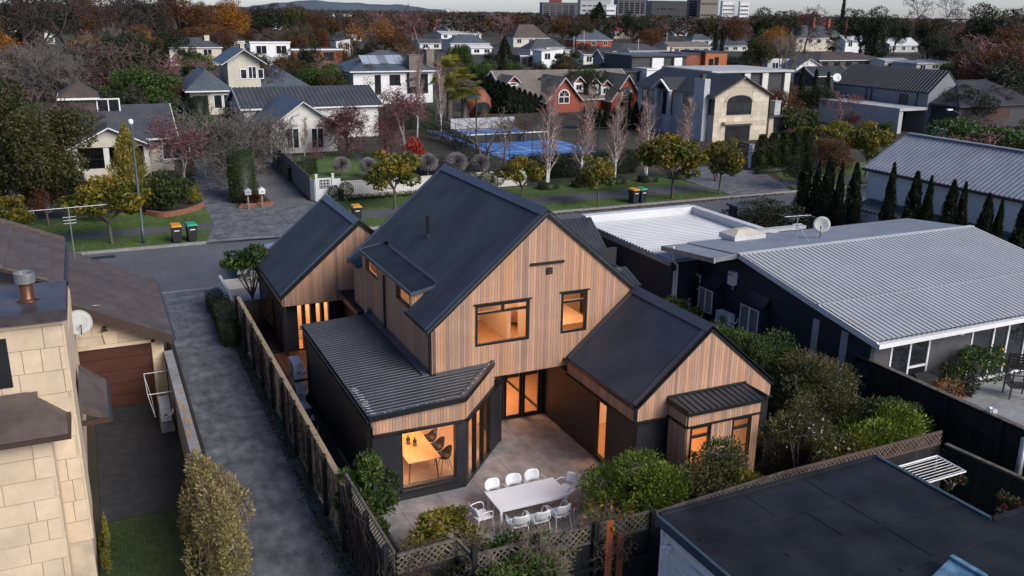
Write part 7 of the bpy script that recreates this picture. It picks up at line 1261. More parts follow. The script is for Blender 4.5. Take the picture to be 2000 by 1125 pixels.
def court_light(px, pb, pt, lb):
    P = gz(px, pb); h = hgt(P, pt); t = thing('court_light', lb, 'lamp', ft(P)); MB().tube((0, 0, 0), (0, 0, h), .09, .07).build('pole', 'wire', t, local=True); MB().hexa([(-1.1, -.35, h-.25), (.15, -.35, h), (.15, .35, h), (-1.1, .35, h-.25)], [(-1.1, -.35, h-.05), (.15, -.35, h+.25), (.15, .35, h+.25), (-1.1, .35, h-.05)]).build('lamp_head', 'wire', t, local=True)
court_light(930, 300, 190, 'dark floodlight pole left of the tennis court'); court_light(1068, 262, 152, 'dark floodlight pole in front of the brick gable'); court_light(1222, 268, 175, 'dark floodlight pole right of the brick house'); court_light(815, 262, 155, 'dark floodlight pole by the white solar house')
# ================================================================== white fences, gate, letterboxes, bins, lamps, cars
pf_ = thing('white_picket_fence', 'long white vertical board fence along the front garden', 'fence', (11, 39.5, 0)); x = 3.9
while x < 18.6:
    MB().box(x, 39.45, .05, x+.13, 39.48, 1.22+.0*x).build('paling', 'offwhite', pf_); x += .15
MB().box(3.9, 39.49, .4, 18.6, 39.55, .5).build('rail', 'offwhite', pf_); MB().box(3.9, 39.49, .95, 18.6, 39.55, 1.05).build('rail', 'offwhite', pf_); MB().box(3.88, 39.4, 1.225, 18.6, 39.56, 1.27).build('cap_rail', 'offwhite', pf_)
gt = thing('white_gate', 'tall white garden gate with openwork top panel', 'gate', (2.5, 39.4, 0)); gw0 = X(622, 385, 39.4); gw1 = X(648, 385, 39.4)
for x in (gw0-.18, gw1+.05): MB().box(x, 39.33, 0, x+.15, 39.48, 1.85).build('gate_post', 'white_paint', gt); MB().box(x-.03, 39.3, 1.852, x+.18, 39.51, 1.9).build('post_cap', 'white_paint', gt)
lf_ = MB().box(gw0, 39.38, .05, gw1, 39.42, .85).build('gate_leaf', 'white_paint', gt)
for x0_, z0_, x1_, z1_ in ((gw0, .86, gw0+.1, 1.6), (gw1-.1, .86, gw1, 1.6), (gw0+.1, 1.5, gw1-.1, 1.6)): MB().box(x0_, 39.38, z0_, x1_, 39.42, z1_).build('gate_frame', 'white_paint', gt)
for i in range(3):
    for j in range(3): r_ = MB(); cx2, cz2 = gw0+.25+i*(gw1-gw0-.5)/2, 1.0+j*.2; r_.path([(cx2+.11*math.cos(a), 39.4, cz2+.11*math.sin(a)) for a in np.linspace(0, 6.283, 9)], .018, 4); r_.build('ring', 'white_paint', gt)
wp = thing('white_fence_panel', 'solid white fence panel left of the gate', 'fence', (1.5, 39.6, 0)); p_, q_ = gz(606, 390), gz(617, 392); b2 = MB(); beam(b2, p_+(0, 0, .75), (gw0-.2, 39.4, .75), .08, 1.5); b2.build('panel', 'white_paint', wp)
w2_ = thing('white_fence_panel', 'solid white fence panel with house number right of the gate', 'fence', (3.4, 39.5, 0)); MB().box(gw1+.22, 39.42, 0, 3.86, 39.47, 1.5).build('panel', 'white_paint', w2_); MB().lathe([(.12, 0), (.12, .02)], (0, 0, 0), 14).build('number_disc', 'black_frame', w2_).matrix_world = Matrix.Translation((3.45, 39.40, 1.2)) @ Matrix.Rotation(math.pi/2, 4, 'X'); MB().box(3.3, 39.40, .95, 3.6, 39.418, 1.05).build('name_plate', 'black_frame', w2_)
gf = thing('grey_paling_fence', 'grey weathered paling fence beside the gravel drive', 'fence', (0, 48, 0)); p_, q_ = gz(607, 392), gz(533, 318); L = np.linalg.norm(q_-p_); n = int(L/.18)
for i in range(n): pale(gf, (p_+(q_-p_)*i/n)[:2], ((q_-p_)/L)[:2], .17, 0, 1.75, .025, 'grey_timber', random.random())
MB().tube((X(666, 395, 39.1), 39.0, 0), (X(666, 395, 39.1), 39.0, .8), .2, .22, 8).build('planter_bin', 'bin', None); tag(bpy.data.objects['planter_bin'], 'black square planter beside the white fence', 'planter')
def letterbox(px, py, lb, m_):
    P = gz(px, py); t = thing('letterbox', lb, 'letterbox', ft(P)); MB().box(-.05, -.05, 0, .05, .05, 1.0).build('post', 'bark_grey', t, local=True); MB().box(-.2, -.22, 1.0, .2, .22, 1.25).build('box', m_, t, local=True); MB().prism([(-.25, -.25, 1.252), (.25, -.25, 1.252), (0, -.25, 1.45)], (0, .5, 0)).build('roof', m_, t, local=True); MB().box(-.12, -.24, 1.12, .12, -.222, 1.16).build('slot', 'bin', t, local=True)
letterbox(486, 408, 'pale house shaped letterbox left of the brick planter', 'pale_wall'); letterbox(513, 406, 'white letterbox right of the brick planter', 'white_paint')
bp_ = thing('brick_planter', 'small brick planter bed between the two driveways', 'planter', ft(gz(500, 402))); p_ = gz(500, 404)
for k in range(8):
    for r in range(2): MB().rbox((p_[0]-1.0+k*.28+r*.12, p_[1], r*.14), .26, .2, .13, 0).build('brick', 'brick_edge', bp_)
be = thing('brick_edging', 'low curved red brick edging of the left garden', 'edging', ft(gz(340, 415)))
pts_ = bezier_arc([gz(288, 420), gz(320, 424), gz(355, 419), gz(380, 412), gz(397, 404)], 8)
for i in range(len(pts_)-1):
    a, b = pts_[i], pts_[i+1]
    for r in range(3): d_ = (b-a); ln = np.linalg.norm(d_); m2 = a+d_*(.5 if r % 2 == 0 else .1); MB().rbox((m2[0], m2[1], .01+r*.11), ln*.94, .2, .10, math.atan2(d_[1], d_[0])).build('brick', 'brick_edge', be)
def bin_maker(lid):
    def f():
        t = thing('wheelie_bin', 'x', 'bin'); MB().hexa([(-.22, -.27, .06), (.22, -.27, .06), (.22, .24, .06), (-.22, .24, .06)], [(-.28, -.35, .94), (.28, -.35, .94), (.28, .33, .94), (-.28, .33, .94)]).build('body', 'bin', t, local=True); MB().box(-.3, -.37, .90, .3, .35, .945).build('rim', 'bin', t, local=True)
        MB().hexa([(-.31, -.40, .948), (.31, -.40, .948), (.31, .36, .948), (-.31, .36, .948)], [(-.24, -.32, 1.03), (.24, -.32, 1.03), (.26, .36, 1.06), (-.26, .36, 1.06)]).build('lid', lid, t, local=True); MB().tube((-.26, .42, .98), (.26, .42, .98), .02).build('handle', 'bin', t, local=True)
        for x in (-.27, .22): w_ = MB().tube((x, .25, .1), (x+.06, .25, .1), .1, n=12); w_.build('wheel', 'rubber', t, local=True)
        MB().box(-.14, -.352, .70, .14, -.335, .75).build('print', 'print_white', t, local=True); return t
    return f
for (px, py, c, lb) in ((347, 475, 'bin_yellow', 'wheelie bin with yellow lid on the left verge'), (377, 473, 'bin_green', 'wheelie bin with green lid on the left verge'), (1239, 397, 'bin_yellow', 'wheelie bin with yellow lid under the magnolia on the right'), (1255, 396, 'bin_green', 'wheelie bin with green lid beside the right yellow one'), (697, 432, 'bin_yellow', 'wheelie bin with yellow lid behind the rear wing roof'), (1597, 366, 'bin_green', 'wheelie bin with green lid on the far right lawn')):
    P = gz(px, py); P = np.array((P[0], max(P[1], 30.75) if P[1] < 31.5 else P[1], .008)); inst('wheelie_bin_'+c, bin_maker(c), ft(P), R_(random.uniform(-8, 8)), 1., lb, 'wheelie bins on the verge')
t = thing('street_lamp', 'tall blue grey street lamp on the left verge', 'street lamp', (-9.79, 31.2, 0)); hl = hgt((-9.79, 31.2, 0), 238); MB().lathe([(.11, 0), (.11, .8), (.075, .85), (.055, hl-.3), (.05, hl-.12)], (0, 0, 0), 10).build('pole', 'post_blue', t, True, True); MB().lathe([(.05, 0), (.12, .05), (.14, .2), (.08, .3)], (0, 0, hl-.15), 10).build('lamp_head', 'white_plastic', t, True, True)
P = gz(1868, 275); hl = hgt(P, 222); t = thing('street_lamp', 'curved arm street lamp before the modern grey house', 'street lamp', ft(P)); MB().path(bezier_arc([(0, 0, 0), (0, 0, hl*.8), (-.3, 0, hl), (-1.6, 0, hl+.5)], 5), .07, 8).build('pole', 'metal_dark', t, local=True); MB().box(-2.2, -.15, hl+.42, -1.5, .15, hl+.56).build('lamp_head', 'white_plastic', t, local=True)
for i, (px, pb, pt) in enumerate(((1120, 108, 70), (1139, 112, 60), (1136, 118, 83), (1245, 118, 76), (1301, 98, 62), (1264, 96, 62))):
    P = gz(px, pb); h = hgt(P, pt); t = thing('power_pole', ['concrete power pole left of the blue roofed house', 'tall power pole in front of the blue roofed house', 'short pole below the blue roofed house', 'concrete power pole by the square chimney', 'thin power pole left of the pyramid roof', 'thin far power pole beside the red roof'][i], 'pole', ft(P)); MB().tube((0, 0, 0), (0, 0, h), .16, .11, 6).build('pole', 'pale_wall', t, local=True); MB().box(-1.0, -.06, h-.7, 1.0, .06, h-.58).build('cross_arm', 'bark_grey', t, local=True)
def car(label, loc, rz, m_, rack=False):
    t = thing('parked_car', label, 'car', loc, rz); prof = [(-2.1, .35), (-2.12, .62), (-1.95, .82), (-1.15, .92), (-.45, 1.36), (.3, 1.45), (1.15, 1.40), (1.75, 1.02), (2.08, .95), (2.12, .5), (2.05, .33)]
    vs = []; n = len(prof)
    for y, ins in ((-.86, 0), (-.80, 1), (.80, 1), (.86, 0)):
        for x, z in prof: k = 1 if z > .95 else 0; vs.append((x, y*(1-.16*k*(z-.95)/.5) if k else y, z))
    fs = [(j*n+i, j*n+(i+1) % n, (j+1)*n+(i+1) % n, (j+1)*n+i) for j in range(3) for i in range(n)]+[tuple(range(n)), tuple(3*n+i for i in range(n-1, -1, -1))]
    MB().add(vs, fs).build('body', m_, t, True, True)
    for s_ in (-1, 1):
        yy = s_*.80
        for q in ([(-1.02, .95), (-.42, 1.30), (.18, 1.37), (.18, .95)], [(.26, .95), (.26, 1.37), (1.05, 1.33), (1.55, .98)]): MB().prism([(x, s_*(.868-.14*(z-.95)/.5*.86), z) for x, z in q], (0, s_*.006, 0)).build('side_window', 'glass_dark', t, local=True)
        for x in (-1.35, 1.35): w_ = MB().tube((x, s_*.70, .32), (x, s_*.89, .32), .32, n=18).build('wheel', 'rubber', t, local=True); MB().tube((x, s_*.885, .32), (x, s_*.9, .32), .2, n=14).build('rim', 'metal', w_, local=True)
        MB().box(-2.13, s_*.5-.18, .62, -2.02, s_*.5+.18, .74).build('headlight', 'white_plastic', t, local=True); MB().box(2.04, s_*.62-.14, .72, 2.13, s_*.62+.14, .88).build('tail_light', 'bin_red', t, local=True)
    MB().hexa([(-1.14, -.70, .935), (-.47, -.66, 1.37), (-.47, .66, 1.37), (-1.14, .70, .935)], [(-1.16, -.70, .95), (-.49, -.66, 1.385), (-.49, .66, 1.385), (-1.16, .70, .95)]).build('windscreen', 'glass_dark', t, local=True); MB().hexa([(1.17, -.64, 1.40), (1.72, -.68, 1.05), (1.72, .68, 1.05), (1.17, .64, 1.40)], [(1.19, -.64, 1.415), (1.74, -.68, 1.065), (1.74, .68, 1.065), (1.19, .64, 1.415)]).build('rear_window', 'glass_dark', t, local=True)
    if rack:
        for x in (-.2, .7): MB().box(x, -.75, 1.50, x+.06, .75, 1.55).build('roof_bar', 'rubber', t, local=True)
    return t
car('silver parked car behind the rear wing', (-3.9, 22.7, -.12), 0, 'car_silver'); car('dark parked car with roof bars beyond the pale flat roof', (15.4, 22.0, -.12), 0, 'car_dark', True)
# black gates by the limestone house
bg_ = thing('black_gate_wall', 'black gate and fence between white posts by the limestone house', 'gate', ft(gz(1460, 325))); 
for a_, b_2 in (((1437, 318), (1464, 326)), ((1575, 325), (1640, 318))):
    p_, q_ = gz(*a_), gz(*b_2); b2 = MB(); beam(b2, p_+(0, 0, 1.0), q_+(0, 0, 1.0), .1, 2.0); b2.build('panel', 'black_paint', bg_)
for px, py, hh_ in ((1466, 328, 2.1), (1640, 320, .9)): p_ = gz(px, py); MB().rbox((p_[0], p_[1], 0), .45, .45, hh_).build('post', 'white_paint', bg_)
# egg shaped timber hut
p_ = gz(932, 235); t = thing('round_hut', 'round rust brown timber pod with dark opening', 'hut', ft(p_)); MB().lathe([(0.2, 0), (1.2, .6), (1.75, 1.7), (1.6, 2.8), (.9, 3.7), (.1, 4.0)], (0, 0, 0), 16).build('shell', 'rust_panel', t, True, True); MB().prism([(1.0*math.cos(a), -1.78, 1.7+.7*math.sin(a)) for a in np.linspace(0, 6.283, 13)[:-1]], (0, .5, 0)).build('opening', 'glass_dark', t, local=True)
# ================================================================== trees: kinds of unit height, copied to their places
KIND = {
 'magnolia1': ('magnolia_tree', leafy(101, 'lf_magnolia', 4200, .056, .30, (.54, .54, .38), .62, 24, asp=.48, tr=.022, rr=(.17, .36))), 'magnolia2': ('magnolia_tree', leafy(102, 'lf_magnolia', 4200, .056, .33, (.50, .54, .38), .63, 20, asp=.48, tr=.022, rr=(.16, .38))),
 'evergreen1': ('evergreen_tree', leafy(103, 'lf_dark', 11000, .026, .2, (.40, .40, .42), .56, 22, asp=.45)), 'evergreen2': ('evergreen_tree', leafy(104, 'lf_olive', 11000, .027, .2, (.36, .36, .42), .56, 20)), 'green1': ('green_tree', leafy(105, 'lf_green', 8000, .032, .2, (.42, .42, .40), .58, 18)),
 'orange1': ('autumn_tree', leafy(106, 'lf_orange', 11000, .024, .2, (.42, .42, .42), .57, 24)), 'rust1': ('autumn_tree', leafy(107, 'lf_rust', 11000, .023, .2, (.40, .40, .42), .57, 24)), 'gold1': ('autumn_tree', leafy(108, 'lf_gold', 2400, .05, .2, (.34, .34, .40), .58, 14)), 'wine1': ('autumn_tree', leafy(109, 'lf_wine', 8000, .025, .3, (.42, .42, .34), .64, 20)),
 'bare1': ('bare_tree', bare(111, 'twig_brown', 6, .5, (2, 3), .24, .02, .76, .2, .04)), 'bare2': ('bare_tree', bare(112, 'twig_dusk', 6, .55, (2, 3), .24, .018, .77, .16, .03)), 'bare3': ('bare_tree', bare(113, 'twig_grey', 6, .5, (2, 3), .22, .016, .78, .12, .03, 3, lean=.35)), 'bare4': ('bare_tree', bare(114, 'twig_tan', 5, .6, (2, 3), .25, .02, .75, .15, .02, 2, lean=.3)),
 'baref': ('bare_tree', bare(115, 'twig_dusk', 5, .6, (2, 3), .25, .022, .78, .16, .03, rmin=.0045)), 'barefr': ('bare_tree', bare(116, 'twig_red', 5, .6, (2, 3), .25, .02, .78, .16, .03, rmin=.0045)), 'barefb': ('bare_tree', bare(117, 'twig_brown', 5, .65, (2, 3), .25, .02, .78, .14, .02, 2, rmin=.0045, lean=.2)),
 'purple1': ('bare_tree', bare(118, 'twig_red', 6, .55, (2, 3), .24, .02, .78, .18, .03, rmin=.0026, trunk_m='bark_grey', leaf='lf_wine', nl=2600, lsz=.018)), 'purple2': ('bare_tree', bare(119, 'twig_red', 6, .6, (2, 3), .24, .018, .8, .10, .03, 3, rmin=.0022, lean=.4, trunk_m='bark_grey', leaf='lf_wine', nl=3600, lsz=.018)),
 'birch1': ('birch_tree', birch(120)), 'birch2': ('birch_tree', birch(121)), 'birch3': ('birch_tree', birch(122)),
 'willow1': ('willow_tree', bare(122, 'twig_tan', 6, .7, (2, 3), .24, .022, .78, .22, .0, 1, rmin=.003, grav=.05, leaf='lf_orange', nl=3200, lsz=.028)),
 'cyp1': ('cypress_tree', cone(123, 'lf_cypress', 3600, .105, .034, .75, .10)), 'cyp2': ('cypress_tree', cone(124, 'lf_cypress', 3600, .12, .034, .65, .12)), 'column': ('columnar_conifer', cone(125, 'lf_hedge', 3800, .17, .035, .34, .05)), 'pine1': ('pine_tree', cone(126, 'lf_dark', 3600, .30, .05, .8, .22, .06)), 'goldcon': ('golden_conifer', cone(127, 'lf_gold', 5200, .27, .045, .75, .2)), 'slim': ('slim_cypress', cone(128, 'lf_cypress', 1800, .07, .03, .45, .06)),
 'palm1': ('palm_tree', palm(129)), 'palm2': ('cabbage_tree', palm(130, False)), 'balltwig': ('topiary_ball', ball(131, 'twig_pale', True)), 'ballgreen': ('topiary_ball', ball(132, 'lf_hedge', n=1600, lsize=.03)), 'hedgeshrub': ('garden_shrub', leafy(133, 'lf_hedge', 3200, .07, .1, (.62, .62, .46), .5, 16, rr=(.32, .5))), 'oliveshrub': ('garden_shrub', leafy(134, 'lf_olive', 3200, .07, .1, (.62, .62, .46), .5, 16, rr=(.32, .5))), 'yellowshrub': ('garden_shrub', leafy(135, 'lf_yellowgreen', 2400, .08, .1, (.62, .62, .46), .5, 14, rr=(.3, .46))), 'redshrub': ('garden_shrub', leafy(136, 'lf_red', 1700, .07, .1, (.62, .5, .46), .5, 13, 'twig_red', rr=(.26, .42))), 'twigbush': ('twiggy_bush', bare(137, 'twig_grey', 6, .7, (2, 3), .22, .012, .82, .05, .01, 5, rmin=.003, lean=.6))}
def T(kind, px, pb, pt, label, wf=1., cat='tree', group=None, P=None, h=None):
    nm, parts = KIND[kind]; P = gz(px, pb) if P is None else np.array(P, float); h = hgt(P, pt) if h is None else h
    return inst(kind, mk(nm, cat, parts), ft((P[0], P[1], 0)), random.uniform(0, 6.28), (h*wf, h*wf, h), label, group, cat)
G1 = 'magnolia street trees'
T('magnolia1', 219, 476, 342, 'magnolia with yellowing leaves by the street lamp', 1.15, group=G1); T('magnolia2', 18, 470, 378, 'magnolia at the far left edge of the verge', 1.2, group=G1); T('magnolia2', 772, 408, 290, 'large magnolia in front of the white fence, behind the main roof', 1.12, group=G1); T('magnolia1', 1020, 392, 305, 'small magnolia right of the main ridge', 1.1, group=G1); T('magnolia2', 1168, 402, 300, 'slender magnolia left of the right wheelie bins', .92, group=G1); T('magnolia1', 1312, 388, 262, 'broad magnolia right of the right wheelie bins', 1.15, group=G1); T('magnolia2', 1404, 379, 266, 'narrow magnolia beside the asphalt driveway', .8, group=G1)
T('magnolia1', 1690, 345, 238, 'yellow leafed magnolia before the grey modern house', 1.05, group=G1); T('magnolia2', 1600, 318, 238, 'yellow green tree behind the black gate wall', 1.1, group=G1)
G2 = 'white stemmed birches'
for i, (px, pb, pt, lb) in enumerate(((1068, 368, 188, 'first birch from the left, white stems above its box planter'), (1133, 364, 190, 'second white stemmed birch from the left'), (1200, 358, 200, 'third white stemmed birch from the left'), (1262, 354, 208, 'fourth white stemmed birch, left of the broad magnolia'), (1325, 348, 205, 'fifth white stemmed birch, before the limestone house'))):
    T(['birch1', 'birch2', 'birch3'][i % 3], px, pb, pt, lb, [.95, 1.05, .9, 1., 1.1][i], group=G2); P = gz(px, pb); one('box_planter_hedge', 'hedge', hedge_parts(200+i, 'lf_hedge', 1.5, 1.0, .55, 900, .06), ft((P[0], P[1]-.2, 0)), ['box hedge square round the first birch', 'box hedge square round the second birch', 'box hedge square round the third birch', 'box hedge square round the fourth birch', 'box hedge square round the fifth birch'][i], 0, 1, 'box hedge squares under the birches')
T('birch2', 815, 268, 120, 'pale birch in front of the solar panel house', .7, group=G2); T('birch1', 862, 262, 125, 'pale birch left of the fan palm', .6, group=G2); T('birch1', 595, 305, 235, 'small pale pink stemmed birch before the cream gable', .8, group=G2)
one('huge_evergreen', 'tree', leafy(150, 'lf_olive', 30000, .02, .12, (.5, .5, .46), .52, 34, rr=(.2, .34)), ft(gz(62, 436)), 'huge dark olive evergreen on the left', 0, hgt(gz(80, 436), 158)); T('evergreen1', 20, 440, 190, 'dark evergreen at the left edge', .8); T('goldcon', 258, 388, 243, 'golden yellow conifer behind the street lamp', .95); T('purple1', 362, 396, 220, 'bare purple tinged tree beside the dark driveway', 1.0)
T('twigbush', 450, 350, 195, 'large grey brown bare bush between the driveways', 1.15); T('twigbush', 510, 335, 205, 'grey bare bush leaning over the gravel drive', .9); T('bare3', 545, 330, 215, 'thin grey bare tree by the grey paling fence', .6)
T('purple2', 676, 306, 190, 'domed dark red tree before the cream gable house', 1.15); one('wine_crown', 'tree', leafy(140, 'lf_wine', 3600, .028, .35, (.5, .5, .30), .68, 18), ft(gz(678, 305)), 'wine red leafy crown of the domed garden tree', 0, hgt(gz(678, 305), 198)*1.0)
T('purple1', 790, 315, 160, 'broad purple bare tree in the front garden', 1.15); T('purple2', 760, 310, 195, 'lower purple bare tree beside the broad one', 1.0); T('redshrub', 805, 325, 262, 'bright red leafed shrub under the purple tree', .95, 'shrub'); T('redshrub', 745, 318, 285, 'small red leafed shrub left of the bright red one', .8, 'shrub')
T('bare4', 945, 335, 205, 'brown bare tree leaning over the tennis court', 1.1); T('bare1', 985, 322, 215, 'bare brown tree before the tennis net', .8)
for i, (px, pb, r, lb) in enumerate(((668, 345, 306, 'grey twig topiary ball on the lawn'), (720, 347, 308, 'grey twig topiary ball beside the path'), (836, 345, 300, 'grey twig topiary ball left of the bare court tree'), (892, 346, 298, 'largest grey twig topiary ball by the court'), (938, 344, 302, 'grey twig topiary ball nearest the court tree'))): T('balltwig', px, pb, r, lb, 1.12, 'topiary', 'grey topiary balls')
for i, (px, pb, r, lb) in enumerate(((677, 393, 355, 'green standard ball by the white fence'), (652, 393, 362, 'small dark standard ball beside the white gate'), (922, 372, 335, 'left green ball by the far white fence'), (950, 372, 333, 'middle green ball by the far white fence'), (972, 371, 334, 'right green ball by the far white fence'))): T('ballgreen', px, pb, r, lb, 1.0, 'topiary', 'green topiary balls')
one('clipped_hedge', 'hedge', hedge_parts(210, 'lf_hedge', 3.2, 1.7, 3.3, 5200, .09), ft(gz(482, 396)+(0, 1.5, 0)), 'tall clipped hedge between the two driveways', R_(80)); one('low_garden_hedge', 'hedge', hedge_parts(211, 'lf_hedge', 5, 1.0, 1.2, 2600, .09), ft(gz(592, 345)), 'dark clipped hedge at the edge of the lawn', R_(60))
one('flax_plants', 'plant', shrub(212, 'lf_rust', 420, .5, (1.1, .7, .5), 10, asp=.12), ft(gz(500, 400)), 'orange brown flax in the brick planter'); T('hedgeshrub', 325, 412, 325, 'dark camellia bush with yellow spots by the brick edging', 1.0, 'shrub'); T('yellowshrub', 300, 410, 345, 'yellow flecked bush beside the golden conifer', .9, 'shrub'); T('yellowshrub', 378, 398, 358, 'small yellow flowered bush by the driveway', .7, 'shrub'); T('oliveshrub', 205, 430, 375, 'olive green bush behind the street magnolia', 1.0, 'shrub'); T('evergreen1', 135, 432, 330, 'dark rounded shrub tree behind the left verge', 1.0); T('rust1', 95, 440, 335, 'dark red brown shrub at the left front garden', .9)
one('dark_hedge', 'hedge', hedge_parts(213, 'lf_dark', 9, 1.6, 1.5, 5200, .12), (25.5, 42.2, 0), 'dark clipped hedge behind the birches'); one('grey_roofed_hedge', 'hedge', hedge_parts(214, 'lf_dark', 12, 2.4, 1.2, 4200, .12), (26.5, 45.8, 0), 'flat topped dark hedge before the tennis court')
one('garden_border', 'hedge', shrub(215, 'lf_dark', 6000, .11, (6.5, 1.0, .8), 30), (15.5, 47.5, 0), 'dark border of shrubs left of the tennis court'); one('court_left_border', 'hedge', shrub(230, 'lf_dark', 7000, .13, (10.5, 1.1, 1.0), 34), (20.9, 62, 0), 'dark shrubs along the left side of the tennis court', R_(90)); one('court_side_hedge', 'hedge', hedge_parts(216, 'lf_hedge', 4.2, 2.6, 2.0, 3000, .12), (22.2, 76.5, 0), 'green clipped hedge block behind the tennis court'); strip_scatter('fence_border', 'low green plants along the foot of the white fence', 'lf_green', 4.2, 13, 38.6, 39.3, 2600, .16, .35, .25, 1.0, 60)
for i in range(5): P = gz(1484+i*22, 333-i*1.5); T('column', 0, 0, 0, ['leftmost clipped columnar conifer beside the black gate', 'second clipped columnar conifer', 'middle clipped columnar conifer of the five', 'fourth clipped columnar conifer', 'rightmost clipped columnar conifer of the row'][i], 1.35, 'conifer', 'five clipped columnar conifers', P, hgt(P, 262-i*3))
one('low_box_hedge', 'hedge', hedge_parts(217, 'lf_hedge', 7, .7, .5, 1800, .08), ft(gz(1530, 334)), 'low box hedge at the foot of the columnar conifers', R_(8))
CY = [(1572, 300, 'first tall cypress from the street'), (1586, 312, 'slim cypress beside the first one'), (1617, 305, 'second tall cypress from the street'), (1630, 318, 'slim cypress behind the second one'), (1668, 318, 'third tall cypress, at the white house corner'), (1730, 318, 'fourth cypress, before the lean-to roof'), (1785, 335, 'fifth cypress, left of a close pair'), (1802, 344, 'sixth cypress, right of a close pair'), (1856, 352, 'seventh cypress of the row'), (1868, 356, 'slim cypress touching the seventh'), (1924, 378, 'cypress second from the right edge'), (1938, 390, 'slim cypress near the right edge'), (1994, 392, 'last cypress at the right edge')]
for i, (px, pt, lb) in enumerate(CY):
    Pq = gx(px, pt+60, 30.2); P = (30.2+(.4 if i % 2 else 0), Pq[1], 0); T('cyp1' if i % 2 else 'cyp2', 0, 0, 0, lb+' beside the white house', .95 if i % 2 else 1.1, 'cypress', 'cypress row beside the white house', P, hgt(P, pt))
for i in range(13): px = 940+i*10.5; P = gz(px, 222-abs(i-5)*.6); T('cyp2', 0, 0, 0, ['first', 'second', 'third', 'fourth', 'fifth', 'sixth', 'seventh', 'eighth', 'ninth', 'tenth', 'eleventh', 'twelfth', 'last'][i]+' dark cypress from the left in the hedge beyond the court', 2.3, 'cypress', 'cypress hedge behind the court', P, hgt(P, 146+i*3.6))
for i in range(9): px = 1142+i*14; P = gz(px, 252); T('cyp2', 0, 0, 0, ['first', 'second', 'third', 'fourth', 'fifth', 'sixth', 'seventh', 'eighth', 'ninth'][i]+' low dark cypress from the left behind the birches', 1.7, 'cypress', 'low cypress hedge behind the birches', P, hgt(P, 200+random.uniform(-6, 14)))
T('palm1', 905, 250, 122, 'tall fan palm left of the tennis court', 1.05, 'palm'); T('palm1', 878, 235, 92, 'fan palm behind the tall one', .95, 'palm'); T('palm2', 1120, 168, 96, 'cabbage tree above the brick house roof', .9, 'palm'); T('palm2', 1090, 165, 98, 'cabbage tree beside the white modern house', .8, 'palm'); T('palm2', 1625, 128, 62, 'cabbage tree before the old villa', .9, 'palm'); T('palm2', 1185, 150, 108, 'small cabbage tree by the square chimney', .9, 'palm')
one('wide_olive', 'tree', leafy(141, 'lf_olive', 6000, .04, .15, (.55, .5, .42), .55, 22), ft(gz(290, 215)), 'broad rounded olive tree above the bungalow roof', 0, hgt(gz(290, 215), 118)); T('rust1', 338, 222, 148, 'russet rounded shrub tree right of the bungalow', .95); T('evergreen2', 300, 160, 68, 'tall dark evergreen behind the olive tree', .95); T('evergreen1', 365, 150, 82, 'dark evergreen left of the yellow tree', .9); T('gold1', 403, 165, 100, 'small bright yellow tree by the tall cream gable', .85); T('evergreen1', 250, 175, 110, 'dark evergreen above the bungalow chimney', .8)
T('orange1', 455, 100, -6, 'big orange autumn tree on the upper left', .95); T('rust1', 410, 105, 5, 'rust brown tree left of the big orange tree', .8); T('rust1', 395, 92, 0, 'dark rust tree behind the rust brown one', .7); T('bare3', 130, 250, 80, 'grey bare tree behind the bungalow dormer', 1.0); T('bare3', 60, 260, 60, 'wide bare tree at the upper left', 1.1); T('bare4', 190, 170, 55, 'pale stemmed bare tree on the upper left', .8); T('bare3', 250, 150, 45, 'grey fan shaped bare tree on the upper left', .9)
for i, (px, D, h_, kd) in enumerate(((30, 190, 17, 'bare2'), (75, 240, 19, 'evergreen1'), (120, 210, 18, 'bare2'), (165, 260, 19, 'rust1'), (215, 230, 17, 'bare2'), (262, 280, 19, 'evergreen1'), (305, 250, 18, 'bare2'), (350, 300, 19, 'rust1'), (520, 330, 16, 'evergreen1'), (575, 360, 15, 'evergreen2'), (1520, 300, 17, 'evergreen1'), (1580, 330, 17, 'bare2'), (1690, 320, 18, 'evergreen1'), (1880, 260, 17, 'bare2'), (1955, 240, 18, 'evergreen1'))):
    d = ray(px, 20); d = d/np.linalg.norm(d[:2]); P = CAM+d*D; P[2] = 0; T(kd, 0, 0, 0, ['first', 'second', 'third', 'fourth', 'fifth', 'sixth', 'seventh', 'eighth', 'ninth', 'tenth', 'eleventh', 'twelfth', 'thirteenth', 'fourteenth', 'last'][i]+' from the left of the tall skyline trees', 1.1, 'tree', 'tall skyline trees', P, h_)
T('willow1', 735, 135, 32, 'orange willow left of the solar panel house', 1.2); T('willow1', 690, 130, 45, 'orange willow behind the white wedge house', 1.0); T('bare2', 790, 130, 5, 'tall dark spreading bare tree behind the solar panel house', 1.0); T('evergreen1', 560, 180, 85, 'dark evergreen before the rust block', .65); T('evergreen1', 610, 170, 68, 'narrow dark evergreen before the rust block', .6); T('bare4', 640, 175, 105, 'pale bare tree left of the solar panel house', 1.1); T('bare1', 610, 200, 150, 'bare brown tree by the long grey roof', 1.0)
T('green1', 900, 150, 80, 'rounded green tree above the fan palms', 1.1); T('pine1', 985, 150, 72, 'dark pine in front of the blue grey roofs', .9, 'pine'); T('green1', 940, 180, 110, 'green tree right of the fan palms', 1.2); T('green1', 1000, 172, 112, 'green tree above the cypress hedge', 1.0); T('evergreen2', 1050, 160, 118, 'low olive tree below the white modern house', 1.2); T('evergreen2', 1100, 170, 100, 'olive evergreen above the tan roof', 1.1); T('evergreen1', 960, 130, 98, 'low dark tree above the cypress hedge', 1.3)
